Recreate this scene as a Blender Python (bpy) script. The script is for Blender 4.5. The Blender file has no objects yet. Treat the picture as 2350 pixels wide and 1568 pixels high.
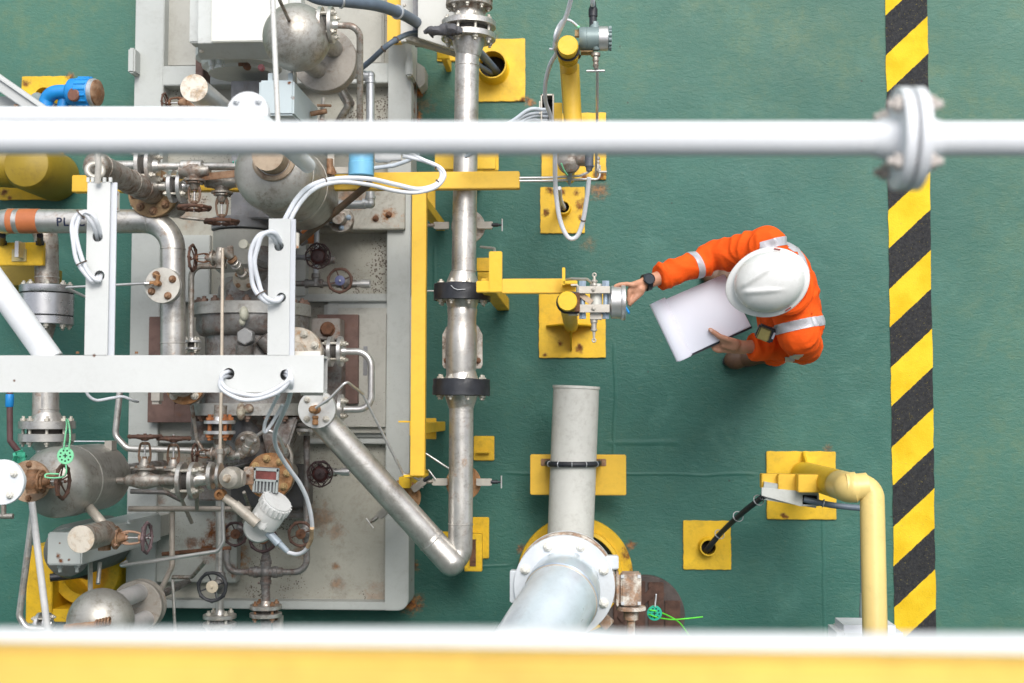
import bpy, bmesh, math, random
from mathutils import Vector, Matrix, Quaternion, noise
random.seed(7)
SC = bpy.context.scene
COL = SC.collection
R_ = math.radians

# ------------------------------------------------------------------ camera, sky, sun, exposure
H = 6.4                      # eye height above the deck
FPX = 2928.0                 # focal length in pixels of a 2350 px wide picture
CX, CY = 1175.0, 784.0       # picture centre
nad = Vector((165, -156, -FPX)).normalized()
CQ = nad.rotation_difference(Vector((0, 0, -1)))
CR = CQ.to_matrix()
cam = bpy.data.cameras.new('camera')
cam.sensor_width = 36.0
cam.lens = 36.0 * FPX / 2350.0
cam.clip_start = 0.05
cam.clip_end = 500
cam.dof.use_dof = True
cam.dof.focus_distance = 5.25
cam.dof.aperture_fstop = 2.3
cam.dof.aperture_blades = 0
camo = bpy.data.objects.new('camera', cam)
camo.location = (0, 0, H)
camo.rotation_mode = 'QUATERNION'
camo.rotation_quaternion = CQ
COL.objects.link(camo)
SC.camera = camo

SUN_EL, SUN_AZ = R_(58), R_(20)     # azimuth measured from +y towards +x
world = bpy.data.worlds.new('World')
SC.world = world
world.use_nodes = True
wn = world.node_tree
wn.nodes.clear()
wo = wn.nodes.new('ShaderNodeOutputWorld')
bg = wn.nodes.new('ShaderNodeBackground')
sky = wn.nodes.new('ShaderNodeTexSky')
sky.sky_type = 'NISHITA'
sky.sun_disc = False
sky.sun_elevation = SUN_EL
sky.sun_rotation = SUN_AZ
sky.dust_density = 3.0
sky.ozone_density = 1.0
hsv = wn.nodes.new('ShaderNodeHueSaturation')   # overcast: the blue washed out by cloud
hsv.inputs['Saturation'].default_value = 0.35
wn.links.new(sky.outputs[0], hsv.inputs['Color'])
wn.links.new(hsv.outputs[0], bg.inputs[0])
bg.inputs[1].default_value = 0.15
wn.links.new(bg.outputs[0], wo.inputs[0])
sun = bpy.data.lights.new('sun', 'SUN')
sun.energy = 1.2
sun.angle = R_(28)
sun.color = (1.0, 0.97, 0.92)
suno = bpy.data.objects.new('sun', sun)
sd = Vector((math.sin(SUN_AZ) * math.cos(SUN_EL), math.cos(SUN_AZ) * math.cos(SUN_EL), math.sin(SUN_EL)))
suno.rotation_mode = 'QUATERNION'
suno.rotation_quaternion = sd.to_track_quat('Z', 'Y')
COL.objects.link(suno)
SC.view_settings.view_transform = 'Standard'
SC.view_settings.look = 'None'
SC.view_settings.exposure = 0.70
SC.view_settings.gamma = 1
SC.render.engine = 'CYCLES'
SC.cycles.use_denoising = True
SC.cycles.max_bounces = 6

# ------------------------------------------------------------------ positions
def T(u, v, h=0.0):
    """world point at height h that stands under the given place of the survey picture"""
    ray = CR @ Vector((u - CX, -(v - CY), -FPX))
    return Vector((0, 0, H)) + ray * ((h - H) / ray.z)
def PX(px, h):
    """pixels of the survey picture to metres at height h"""
    return px * (H - h) / FPX
def V(*a): return Vector(a)
X, Y, Z = V(1, 0, 0), V(0, 1, 0), V(0, 0, 1)

# ------------------------------------------------------------------ materials
MATS = {}
def nt(m):
    m.use_nodes = True
    t = m.node_tree
    t.nodes.clear()
    return t
def N(t, typ, **kw):
    n = t.nodes.new(typ)
    for k, v in kw.items(): setattr(n, k, v)
    return n
def noise_tex(t, pos, scale, detail=5, rough=.6, dist=0.0):
    n = N(t, 'ShaderNodeTexNoise')
    n.inputs['Scale'].default_value = scale
    n.inputs['Detail'].default_value = detail
    n.inputs['Roughness'].default_value = rough
    n.inputs['Distortion'].default_value = dist
    t.links.new(pos, n.inputs['Vector'])
    return n.outputs['Fac']
def ramp(t, src, lo, hi):
    n = N(t, 'ShaderNodeMapRange', interpolation_type='SMOOTHSTEP')
    n.inputs[1].default_value = lo; n.inputs[2].default_value = hi
    t.links.new(src, n.inputs[0])
    return n.outputs[0]
def mth(t, op, a, b=None, c=None, clamp=False):
    n = N(t, 'ShaderNodeMath', operation=op, use_clamp=clamp)
    for i, s in enumerate((a, b, c)):
        if s is None: continue
        if isinstance(s, (int, float)): n.inputs[i].default_value = s
        else: t.links.new(s, n.inputs[i])
    return n.outputs[0]
def mix(t, fac, a, b, mode='MIX'):
    n = N(t, 'ShaderNodeMix', data_type='RGBA', blend_type=mode)
    if isinstance(fac, (int, float)): n.inputs[0].default_value = fac
    else: t.links.new(fac, n.inputs[0])
    for i, s in ((6, a), (7, b)):
        if isinstance(s, tuple): n.inputs[i].default_value = (*s[:3], 1)
        else: t.links.new(s, n.inputs[i])
    return n.outputs[2]
def spot_mask(t, pos, spots, nz):
    """blotches with a ragged edge round the given world points: (point, radius, strength)"""
    out = None
    for p, r, s in spots:
        d = N(t, 'ShaderNodeVectorMath', operation='DISTANCE')
        t.links.new(pos, d.inputs[0]); d.inputs[1].default_value = p
        e = mth(t, 'ADD', d.outputs['Value'], mth(t, 'MULTIPLY', mth(t, 'SUBTRACT', nz, .5), r * 3.0))
        m = mth(t, 'MULTIPLY', ramp(t, e, r, r * .15), s)
        out = m if out is None else mth(t, 'MAXIMUM', out, m)
    return out
RUST = (.23, .075, .018); DRUST = (.07, .028, .016)
def M(name, col, rough=.5, metal=0.0, var=.12, vscale=4, rust=0.0, rustcol=RUST, speck=0.0, bump=.15, bscale=60,
      spots=None, streak=0.0, grime=0.0, spec=.5, coat=0.0):
    """paint or metal with uneven tone, rust freckles, specks, blotches and fine relief"""
    if name in MATS: return MATS[name]
    m = bpy.data.materials.new(name); MATS[name] = m
    t = nt(m)
    out = N(t, 'ShaderNodeOutputMaterial'); b = N(t, 'ShaderNodeBsdfPrincipled')
    t.links.new(b.outputs[0], out.inputs[0])
    g = N(t, 'ShaderNodeNewGeometry'); pos = g.outputs['Position']
    c = mix(t, ramp(t, noise_tex(t, pos, vscale, 6), .3, .7), tuple(x * (1 - var) for x in col), tuple(min(1, x * (1 + var)) for x in col))
    fine = noise_tex(t, pos, bscale, 6, .7)
    if grime:
        gm = ramp(t, noise_tex(t, pos, 7, 9, .78, .6), .46, .64)
        g2 = ramp(t, noise_tex(t, pos, 48, 7, .75), .40, .62)
        gm = mth(t, 'ADD', mth(t, 'MULTIPLY', gm, mth(t, 'ADD', .35, mth(t, 'MULTIPLY', g2, .65))), mth(t, 'MULTIPLY', g2, .22), clamp=True)
        c = mix(t, mth(t, 'MULTIPLY', gm, min(1, grime * 1.5)), c, tuple(x * .30 + y for x, y in zip(col, (.055, .032, .008))))
    if streak:
        mp = N(t, 'ShaderNodeMapping'); mp.inputs['Scale'].default_value = (30, 30, 2.5)
        t.links.new(pos, mp.inputs[0])
        c = mix(t, mth(t, 'MULTIPLY', ramp(t, noise_tex(t, mp.outputs[0], 1, 4), .45, .8), streak), c, tuple(x * .4 for x in col))
    rm = None
    if rust:
        a = noise_tex(t, pos, 22, 9, .72, .3)
        big = noise_tex(t, pos, 3.1, 3)
        a = mth(t, 'ADD', mth(t, 'MULTIPLY', a, .75), mth(t, 'MULTIPLY', big, .25))
        lo = .70 - .34 * rust
        rm = mth(t, 'MULTIPLY', ramp(t, a, lo, lo + .17), .8)
    if spots:
        sm = spot_mask(t, pos, spots, noise_tex(t, pos, 26, 8, .75))
        rm = sm if rm is None else mth(t, 'MAXIMUM', rm, sm)
    if rm is not None:
        rc = mix(t, ramp(t, noise_tex(t, pos, 40, 6, .7), .35, .65), rustcol, tuple(x * .35 for x in rustcol))
        c = mix(t, rm, c, rc)
    if speck:
        vo = N(t, 'ShaderNodeTexVoronoi'); vo.inputs['Scale'].default_value = 95
        t.links.new(pos, vo.inputs['Vector'])
        dn = ramp(t, noise_tex(t, pos, 2.6, 6, .7), .42, .68)
        thr = mth(t, 'MULTIPLY', dn, .36 * speck + .05)
        s = mth(t, 'LESS_THAN', vo.outputs['Distance'], thr)
        c = mix(t, mth(t, 'MULTIPLY', s, .9), c, (.07, .045, .03))
    t.links.new(c, b.inputs['Base Color'])
    rr = N(t, 'ShaderNodeMapRange'); rr.inputs[3].default_value = max(.05, rough - .1); rr.inputs[4].default_value = min(1, rough + .12)
    t.links.new(noise_tex(t, pos, 14, 5), rr.inputs[0])
    r2 = rr.outputs[0]
    if rm is not None:
        r2 = mth(t, 'MAXIMUM', r2, mth(t, 'MULTIPLY', rm, .85))
        t.links.new(mth(t, 'MULTIPLY', mth(t, 'SUBTRACT', 1.0, rm), metal), b.inputs['Metallic'])
    else:
        b.inputs['Metallic'].default_value = metal
    t.links.new(r2, b.inputs['Roughness'])
    b.inputs['Specular IOR Level'].default_value = spec
    if coat: b.inputs['Coat Weight'].default_value = coat; b.inputs['Coat Roughness'].default_value = .12
    if bump:
        bn = N(t, 'ShaderNodeBump'); bn.inputs['Strength'].default_value = bump; bn.inputs['Distance'].default_value = .004
        hgt = fine if rm is None else mth(t, 'ADD', fine, mth(t, 'MULTIPLY', rm, .8))
        t.links.new(hgt, bn.inputs['Height']); t.links.new(bn.outputs[0], b.inputs['Normal'])
    return m

# ------------------------------------------------------------------ mesh building
def basis(a):
    a = a.normalized()
    r = Z if abs(a.z) < .9 else X
    u = r.cross(a).normalized()
    return u, a.cross(u).normalized(), a
def fillet(pts, rad, n=7):
    """round the corners of a polyline"""
    pts = [Vector(p) for p in pts]
    if len(pts) < 3 or (not isinstance(rad, (list, tuple)) and rad <= 0): return pts
    out = [pts[0]]
    for i in range(1, len(pts) - 1):
        a, b, c = pts[i - 1], pts[i], pts[i + 1]
        d1 = (a - b); d2 = (c - b)
        r = rad[i - 1] if isinstance(rad, (list, tuple)) else rad
        ang = d1.angle(d2)
        if ang > 3.1 or r <= 0: out.append(b); continue
        t = min(r / math.tan(ang / 2), d1.length * .49, d2.length * .49)
        p1 = b + d1.normalized() * t; p2 = b + d2.normalized() * t
        rr = t * math.tan(ang / 2)
        bis = (d1.normalized() + d2.normalized()).normalized()
        ctr = b + bis * (rr / math.sin(ang / 2))
        v1, v2 = p1 - ctr, p2 - ctr
        for k in range(n + 1):
            s = k / n; w = v1.slerp(v2, s) if v1.angle(v2) > 1e-4 else v1
            out.append(ctr + w.normalized() * rr)
    out.append(pts[-1])
    return out
def spline(pts, n=8):
    """smooth curve through the points"""
    P = [Vector(p) for p in pts]
    P = [P[0] * 2 - P[1]] + P + [P[-1] * 2 - P[-2]]
    o = []
    for i in range(1, len(P) - 2):
        for k in range(n):
            t = k / n
            a, b, c, d = P[i - 1], P[i], P[i + 1], P[i + 2]
            o.append(.5 * ((2 * b) + (-a + c) * t + (2 * a - 5 * b + 4 * c - d) * t * t + (-a + 3 * b - 3 * c + d) * t ** 3))
    o.append(P[-2])
    return o
class MB:
    def __init__(s): s.v = []; s.f = []
    def add(s, vs, fs):
        o = len(s.v); s.v += [Vector(p) for p in vs]; s.f += [tuple(i + o for i in f) for f in fs]; return s
    def box(s, c, size, R=None):
        c = Vector(c); hx, hy, hz = size[0] / 2, size[1] / 2, size[2] / 2
        vs = [V(x, y, z) for z in (-hz, hz) for (x, y) in ((-hx, -hy), (hx, -hy), (hx, hy), (-hx, hy))]
        if R is not None: vs = [R @ p for p in vs]
        return s.add([c + p for p in vs], [(3, 2, 1, 0), (4, 5, 6, 7), (0, 1, 5, 4), (1, 2, 6, 5), (2, 3, 7, 6), (3, 0, 4, 7)])
    def span(s, a, b, w, h, up=Z):
        """bar of width w and height h from a to b"""
        a = Vector(a); b = Vector(b); d = (b - a); L = d.length; d.normalize()
        if abs(d.dot(up)) > .98: up = Y
        sx = d.cross(up).normalized(); uz = sx.cross(d).normalized()
        R = Matrix((d, sx, uz)).transposed()
        return s.box((a + b) / 2, (L, w, h), R)
    def prism(s, poly, z0, z1):
        n = len(poly); P = [Vector((p[0], p[1], 0)) for p in poly]
        ar = sum(P[i].x * P[(i + 1) % n].y - P[(i + 1) % n].x * P[i].y for i in range(n))
        if ar < 0: P.reverse()
        if isinstance(z1, (int, float)): z1 = [z1] * n
        elif ar < 0: z1 = z1[::-1]
        vs = [V(p.x, p.y, z0) for p in P] + [V(p.x, p.y, z1[i]) for i, p in enumerate(P)]
        return s.add(vs, [tuple(range(n - 1, -1, -1)), tuple(range(n, 2 * n))] + [(i, (i + 1) % n, n + (i + 1) % n, n + i) for i in range(n)])
    def loft(s, rings, capa=True, capb=True, closed=False):
        n = len(rings[0]); o = []; fs = []
        for r in rings: o += list(r)
        m = len(rings)
        for j in range(m if closed else m - 1):
            j2 = (j + 1) % m
            for i in range(n):
                k = (i + 1) % n
                fs.append((j * n + i, j * n + k, j2 * n + k, j2 * n + i))
        if capa and not closed: fs.append(tuple(range(n - 1, -1, -1)))
        if capb and not closed: fs.append(tuple(range((m - 1) * n, m * n)))
        return s.add(o, fs)
    def lathe(s, p, ax, prof, seg=28):
        """prof: (radius, distance along the axis)"""
        u, w, a = basis(Vector(ax)); p = Vector(p)
        return s.loft([[p + a * t + (u * math.cos(q) + w * math.sin(q)) * max(r, 1e-4) for q in [2 * math.pi * i / seg for i in range(seg)]] for r, t in prof])
    def cyl(s, a, b, r0, r1=None, seg=20):
        a = Vector(a); b = Vector(b)
        return s.lathe(a, b - a, [(r0, 0), (r0 if r1 is None else r1, (b - a).length)], seg)
    def disc(s, p, ax, r, t, seg=32, ch=.0015):
        """chamfered disc from p along ax"""
        return s.lathe(p, ax, [(r - ch, 0), (r, ch), (r, t - ch), (r - ch, t)], seg)
    def tube(s, pts, r, seg=14, closed=False, caps=True):
        P = [Vector(p) for p in pts]
        Q = [P[0]]
        for p in P[1:]:
            if (p - Q[-1]).length > 1e-5: Q.append(p)
        if closed and (Q[0] - Q[-1]).length < 1e-5: Q.pop()
        P = Q; n = len(P)
        rr = r if isinstance(r, (list, tuple)) else [r] * n
        if len(rr) != n: rr = [rr[min(int(i * len(rr) / n), len(rr) - 1)] for i in range(n)]
        tg = []
        for i in range(n):
            if closed: d = (P[(i + 1) % n] - P[i - 1])
            else: d = (P[min(i + 1, n - 1)] - P[max(i - 1, 0)])
            tg.append(d.normalized())
        u = basis(tg[0])[0]; rings = []
        for i in range(n):
            u = (u - tg[i] * u.dot(tg[i])).normalized(); w = tg[i].cross(u)
            rings.append([P[i] + (u * math.cos(q) + w * math.sin(q)) * rr[i] for q in [2 * math.pi * k / seg for k in range(seg)]])
        return s.loft(rings, caps, caps, closed)
    def ellipsoid(s, c, rad, R=None, seg=24, rings=14, lo=-90, hi=90):
        c = Vector(c); rs = []
        for j in range(rings + 1):
            th = R_(lo + (hi - lo) * j / rings)
            ring = []
            for i in range(seg):
                q = 2 * math.pi * i / seg
                p = V(rad[0] * max(math.cos(th), 1e-4) * math.cos(q), rad[1] * max(math.cos(th), 1e-4) * math.sin(q), rad[2] * math.sin(th))
                ring.append(c + (R @ p if R is not None else p))
            rs.append(ring)
        return s.loft(rs)
    def torus(s, c, ax, R, r, seg=36, seg2=10, a0=0, a1=360):
        u, w, a = basis(Vector(ax)); c = Vector(c)
        full = abs(a1 - a0) >= 359.9
        k = [R_(a0 + (a1 - a0) * i / seg) for i in range(seg if full else seg + 1)]
        return s.tube([c + (u * math.cos(q) + w * math.sin(q)) * R for q in k], r, seg2, closed=full)
    def holeplate(s, x0, x1, y0, y1, hx, hy, hr, z0, z1, seg=32):
        """rectangular plate with a round hole, axes along x and y"""
        ang = [2 * math.pi * (i + .5) / seg for i in range(seg)]
        inn = [V(hx + hr * math.cos(a), hy + hr * math.sin(a), 0) for a in ang]
        out = []
        for a in ang:
            dx, dy = math.cos(a), math.sin(a)
            tx = ((x1 if dx > 0 else x0) - hx) / dx if abs(dx) > 1e-9 else 1e9
            ty = ((y1 if dy > 0 else y0) - hy) / dy if abs(dy) > 1e-9 else 1e9
            if tx < ty: out.append([V(x1 if dx > 0 else x0, hy + dy * tx, 0), 0])
            else: out.append([V(hx + dx * ty, y1 if dy > 0 else y0, 0), 1])
        # pull the outer points nearest a corner onto it
        for cx in (x0, x1):
            for cy in (y0, y1):
                k = min(range(seg), key=lambda i: (out[i][0] - V(cx, cy, 0)).length)
                out[k][0] = V(cx, cy, 0)
        out = [o[0] for o in out]
        n = seg; vs = []
        for z in (z0, z1):
            vs += [p + Z * z for p in inn] + [p + Z * z for p in out]
        fs = []
        for i in range(n):
            k = (i + 1) % n
            fs.append((2 * n + i, 3 * n + i, 3 * n + k, 2 * n + k))
            fs.append((i, k, n + k, n + i))
            fs.append((n + i, n + k, 3 * n + k, 3 * n + i))
            fs.append((k, i, 2 * n + i, 2 * n + k))
        return s.add(vs, fs)
ORG = {}
def finish(mb, name, bevel=0, angle=38, clean=False):
    lo = Vector([min(p[i] for p in mb.v) for i in range(3)]); hi = Vector([max(p[i] for p in mb.v) for i in range(3)])
    c = (lo + hi) / 2
    me = bpy.data.meshes.new(name)
    me.from_pydata([p - c for p in mb.v], [], mb.f)
    if bevel or clean:
        bm = bmesh.new(); bm.from_mesh(me)
        bmesh.ops.recalc_face_normals(bm, faces=bm.faces)
        if bevel:
            es = [e for e in bm.edges if len(e.link_faces) == 2 and e.calc_face_angle(0) > R_(40)]
            bmesh.ops.bevel(bm, geom=es, offset=bevel, segments=2, affect='EDGES', clamp_overlap=True)
        bm.to_mesh(me); bm.free()
    me.validate()
    me.polygons.foreach_set('use_smooth', [True] * len(me.polygons))
    me.set_sharp_from_angle(angle=R_(angle))
    return me, c
def part(name, mb, mat, parent=None, bevel=0, label=None, angle=38):
    me, c = finish(mb, name, bevel, angle)
    o = bpy.data.objects.new(name, me)
    me.materials.append(mat)
    COL.objects.link(o)
    ORG[o.name] = c
    if parent is not None:
        o.parent = parent; o.location = c - ORG[parent.name]
    else: o.location = c
    if label: o['label'] = label
    return o
def thing(name, label, cat, p, group=None):
    o = bpy.data.objects.new(name, None)
    o.empty_display_size = .1
    COL.objects.link(o)
    o.location = p; ORG[o.name] = Vector(p)
    o['label'] = label; o['category'] = cat
    if group: o['group'] = group
    return o
def single(name, mb, mat, label, cat, group=None, bevel=0, angle=38):
    o = part(name, mb, mat, None, bevel, None, angle)
    o['label'] = label; o['category'] = cat
    if group: o['group'] = group
    return o
def structure(name, mb, mat, bevel=0):
    o = part(name, mb, mat, None, bevel); o['kind'] = 'structure'; return o
BC = {}
def hexprof(mb, r, z0, z1, dome=True):
    ring = lambda rr, z: [V(rr * math.cos(R_(60 * i + 30)), rr * math.sin(R_(60 * i + 30)), z) for i in range(6)]
    mb.loft([ring(r, z0), ring(r, z1 - .12 * r), ring(r * .88, z1)])
def bolt(parent, p, ax, s, mat, length=0.0, name='bolt', stub=.5):
    """hex head on a seat at p, axis out; length>0 runs a stud back through to a second nut; the mesh is shared"""
    k = (round(s, 4), round(length, 3), mat.name, stub)
    if k not in BC:
        mb = MB(); hexprof(mb, s, 0, s * .85)
        if stub: mb.lathe((0, 0, 0), Z, [(s * .52, s * .5), (s * .52, s * (.85 + stub)), (s * .4, s * (.95 + stub))], 10)
        if length:
            mb.lathe((0, 0, 0), Z, [(s * .5, -length - s * 1.6), (s * .5, .001)], 10)
            hexprof(mb, s, -length - s * .85, -length)
        mb.lathe((0, 0, 0), Z, [(s * 1.15, -.0005), (s * 1.15, s * .14)], 14)
        me = bpy.data.meshes.new(name); me.from_pydata(mb.v, [], mb.f); me.validate()
        me.polygons.foreach_set('use_smooth', [True] * len(me.polygons)); me.set_sharp_from_angle(angle=R_(35))
        me.materials.append(mat); BC[k] = me
    o = bpy.data.objects.new(name, BC[k]); COL.objects.link(o)
    o.parent = parent; o.location = Vector(p) - ORG[parent.name]
    o.rotation_mode = 'QUATERNION'
    o.rotation_quaternion = Vector(ax).to_track_quat('Z', 'Y') @ Quaternion(Z, random.uniform(0, 6))
    ORG[o.name] = Vector(p)
    return o
def ring_pts(p, ax, R, n, a0=0):
    u, w, a = basis(Vector(ax)); p = Vector(p)
    return [p + (u * math.cos(q) + w * math.sin(q)) * R for q in [R_(a0) + 2 * math.pi * i / n for i in range(n)]]
def flange(parent, p, ax, r, t, n, bs, mat, bm, bcr=.8, a0=22.5, hub=None, name='flange', boltname='bolt', stub=.5, face=None):
    """disc starting at p and growing along ax, bolt heads on its far face"""
    ax = Vector(ax).normalized(); p = Vector(p); mb = MB()
    mb.disc(p, ax, r, t)
    if hub: mb.lathe(p + ax * t, ax, [(hub[0] * 1.35, -.001), (hub[0] * 1.28, hub[1] * .25), (hub[0], hub[1])], 28)
    if face: mb.disc(p + ax * (t - .001), ax, face, .004)
    f = part(name, mb, mat, parent)
    for q in ring_pts(p + ax * (t + .0006), ax, r * bcr, n, a0): bolt(f, q, ax, bs, bm, 0, boltname, stub)
    return f
def flange_pair(parent, p, ax, r, t, gap, n, bs, mat, bm, pr, bcr=.8, a0=22.5, hubl=None, gmat=None, studs=True):
    """two flanges face to face round p with studs through both; pr is the pipe radius"""
    ax = Vector(ax).normalized(); p = Vector(p)
    hubl = pr * .7 if hubl is None else hubl
    fs = []
    for s in (1, -1):
        mb = MB(); a = ax * s
        mb.disc(p + a * gap / 2, a, r, t, 36)
        if hubl: mb.lathe(p + a * (gap / 2 + t), a, [(pr * 1.4, -.001), (pr * 1.3, hubl * .3), (pr * 1.01, hubl)], 28)
        fs.append(part('flange', mb, mat, parent))
    if gap > .002:
        g = MB(); g.cyl(p - ax * gap / 2, p + ax * gap / 2, r * bcr - bs * 1.1)
        part('gasket', g, gmat or MATS['gasket'], fs[0])
    for q in ring_pts(p + ax * (gap / 2 + t + .0006), ax, r * bcr, n, a0):
        bolt(fs[0], q, ax, bs, bm, gap + 2 * t + .0012, 'bolt', .7)
    return fs
def handwheel(parent, p, ax, R, mat, spokes=5, lumps=8, hubmat=None, dish=.15, rim=.115, a0=0, hr=1.0):
    ax = Vector(ax).normalized(); p = Vector(p); u, w, a = basis(ax)
    mb = MB(); n = 48
    pts = []; rs = []
    for i in range(n):
        q = 2 * math.pi * i / n
        l = max(0, math.cos(q * lumps)) ** 4 if lumps else 0
        pts.append(p + (u * math.cos(q) + w * math.sin(q)) * R * (1 + .03 * l)); rs.append(R * rim * (1 + .35 * l))
    mb.tube(pts, rs, 8, closed=True)
    for i in range(spokes):
        q = R_(a0) + 2 * math.pi * i / spokes; d = u * math.cos(q) + w * math.sin(q)
        mb.tube([p - ax * R * dish + d * R * .12, p - ax * R * dish * .7 + d * R * .5, p + d * R * .97], [R * .075, R * .06, R * .05], 6)
    wh = part('handwheel', mb, mat, parent)
    hb = MB(); hb.lathe(p - ax * R * (dish + .12) * (1 if hr <= 1 else .3), ax, [(R * .2 * hr, 0), (R * .26 * hr, R * .06), (R * .26 * hr, R * .16), (R * .18 * hr, R * .20)], 18)
    part('hub', hb, hubmat or mat, wh)
    nb = MB(); hexprof(nb, R * .11, 0, R * .12); nb.cyl((0, 0, 0), (0, 0, R * .2), R * .05)
    nb.v = [p + ax * R * .08 * 1 + (u * q.x + w * q.y + ax * q.z) for q in nb.v]
    part('nut', nb, hubmat or mat, wh)
    return wh
def gate_valve(label, p, flow, stem, pr, L, WR, bodymat, wheelmat, rustmat, length=None, group=None, ends=True, hubmat=None, boltmat=None, spokes=5, cat='valve'):
    """body on a run of pipe radius pr, bolted bonnet, open yoke, stem and handwheel L away from the run"""
    p = Vector(p); flow = Vector(flow).normalized(); stem = Vector(stem).normalized(); length = length or pr * 5
    bm = boltmat or rustmat
    t = thing('gate_valve', label, cat, p, group)
    mb = MB()
    mb.lathe(p - flow * length / 2, flow, [(pr * 1.05, 0), (pr * 1.05, length * .12), (pr * 1.2, length * .2), (pr * 1.5, length * .38), (pr * 1.5, length * .62), (pr * 1.2, length * .8), (pr * 1.05, length * .88), (pr * 1.05, length)], 22)
    mb.lathe(p, stem, [(pr * 1.3, 0), (pr * 1.25, L * .22), (pr * 1.1, L * .26)], 20)
    part('body', mb, bodymat, t)
    fb = flange(t, p + stem * L * .24, stem, pr * 1.95, pr * .4, 4, pr * .3, bodymat, bm, .78, 45, name='bonnet')
    b2 = MB(); b2.disc(p + stem * (L * .24 + pr * .42), stem, pr * 1.5, pr * .35); b2.lathe(p + stem * (L * .24 + pr * .76), stem, [(pr * .95, 0), (pr * .8, L * .1), (pr * .62, L * .16)], 16)
    part('bonnet_cover', b2, bodymat, t)
    u = stem.cross(flow).normalized()
    yb = MB()
    b0 = L * .24 + pr * .8; b1 = L * .86
    for s in (1, -1):
        yb.tube(spline([p + stem * (b0 + L * .05) + flow * s * pr * .8, p + stem * (b0 * .6 + b1 * .4) + flow * s * pr * 1.05, p + stem * (b1 - L * .05) + flow * s * pr * .8, p + stem * b1 + flow * s * pr * .25], 4), pr * .2, 7)
    yb.lathe(p + stem * (b1 - L * .02), stem, [(pr * .5, -L * .03), (pr * .55, 0), (pr * .5, L * .04)], 14)
    part('yoke', yb, rustmat, t)
    gl = MB(); gl.box(p + stem * (b0 + L * .12), (pr * 2.0, pr * .5, pr * .25), Matrix((flow, u, stem)).transposed())
    gl.cyl(p + stem * (b0 + L * .02), p + stem * (b0 + L * .2), pr * .42)
    g = part('gland', gl, rustmat, t)
    for s in (1, -1): bolt(g, p + stem * (b0 + L * .12 + pr * .13) + flow * s * pr * .75, stem, pr * .22, bm, 0, 'bolt', 1.5)
    sb = MB(); sb.cyl(p + stem * b0, p + stem * (L * 1.1), pr * .17); part('stem', sb, MATS['steel_bright'], t)
    handwheel(t, p + stem * L, stem, WR, wheelmat, spokes, 8, hubmat)
    return t
def cable(name, label, pts, r, mat, cat='cable', smooth=True, n=8, ties=(), tiemat=None, group=None, seg=10, strands=1, spread=None):
    """cable or bundle of strands through world points; ties at fractions of its length"""
    P = spline(pts, n) if smooth else [Vector(p) for p in pts]
    t = thing(name, label, cat, P[0], group)
    d = spread or V(0, 0, 0)
    for k in range(strands):
        o = d * (k - (strands - 1) / 2)
        wob = [p + o * (1 + .25 * math.sin(i * .35 + k)) for i, p in enumerate(P)]
        mb = MB(); mb.tube(wob, r, seg); part('strand' if strands > 1 else 'sheath', mb, mat, t)
    for f in ties:
        i = max(1, min(len(P) - 2, int(f * (len(P) - 1))))
        ax = (P[i + 1] - P[i - 1]).normalized()
        w = d.length * (strands - 1) / 2
        mb = MB(); mb.torus(P[i], ax, r * 1.08 + w, r * .16 + .0012, 20, 6)
        q = P[i] + basis(ax)[0] * (r + w + .003); mb.box(q, (.006, .006, .005))
        part('cable_tie', mb, tiemat or MATS['tie'], t)
    return t
# ------------------------------------------------------------------ the palette
steel = M('steel_pipe', (.62, .60, .565), .36, .78, .12, 6, rust=.5, rustcol=(.36, .20, .10), bump=.15, bscale=90, streak=.18, grime=.42)
steel_d = M('steel_dull', (.44, .415, .375), .42, .65, .18, 8, rust=.72, rustcol=(.22, .11, .06), bump=.25, bscale=80, grime=.75)
steel_b = M('steel_bright', (.62, .61, .60), .32, .75, .1, 10, rust=.15, bump=.06, grime=.15)
MATS['steel_bright'] = steel_b
steel_c = M('cast_steel', (.25, .245, .24), .45, .5, .25, 9, rust=.75, rustcol=(.15, .085, .06), bump=.3, bscale=60, grime=.4)
rusty = M('rusty_iron', (.16, .075, .04), .8, .1, .35, 14, rust=.8, rustcol=(.10, .04, .02), bump=.5, bscale=70)
wheelm = M('wheel_iron', (.11, .058, .042), .7, .15, .3, 18, rust=.6, rustcol=(.17, .07, .03), bump=.5, bscale=90)
wheeld = M('wheel_dark', (.055, .03, .03), .55, .1, .3, 18, rust=.5, rustcol=(.09, .035, .03), bump=.6, bscale=90)
rustf = M('flange_rust', (.42, .24, .12), .75, .1, .25, 12, rust=.85, rustcol=(.33, .14, .04), bump=.35, bscale=60, grime=.35)
rustb = M('bolt_rust', (.33, .20, .12), .65, .3, .3, 20, rust=.8, rustcol=(.22, .09, .03), bump=.3)
boltz = M('bolt_zinc', (.60, .57, .50), .4, .4, .15, 20, rust=.45, rustcol=(.3, .18, .09), bump=.2, grime=.5)
yel = M('yellow_paint', (.76, .475, .012), .45, 0, .07, 3, rust=.1, rustcol=(.20, .07, .015), bump=.25, bscale=35, grime=.12)
yelr = M('yellow_paint_worn', (.74, .455, .012), .5, 0, .14, 5, rust=.42, rustcol=(.26, .08, .015), bump=.35, bscale=35, grime=.3)
yelb = M('yellow_beam', (.77, .47, .035), .5, 0, .06, 2, rust=.14, rustcol=(.62, .42, .16), bump=.12, bscale=30, grime=.1)
cream = M('cream_pipe', (.74, .55, .20), .38, 0, .10, 3, bump=.06, grime=.12, rust=.06, rustcol=(.75, .45, .06))
greyp = M('skid_grey', (.41, .405, .365), .5, 0, .07, 3, rust=.05, speck=.3, bump=.15, bscale=50, grime=.2)
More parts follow.
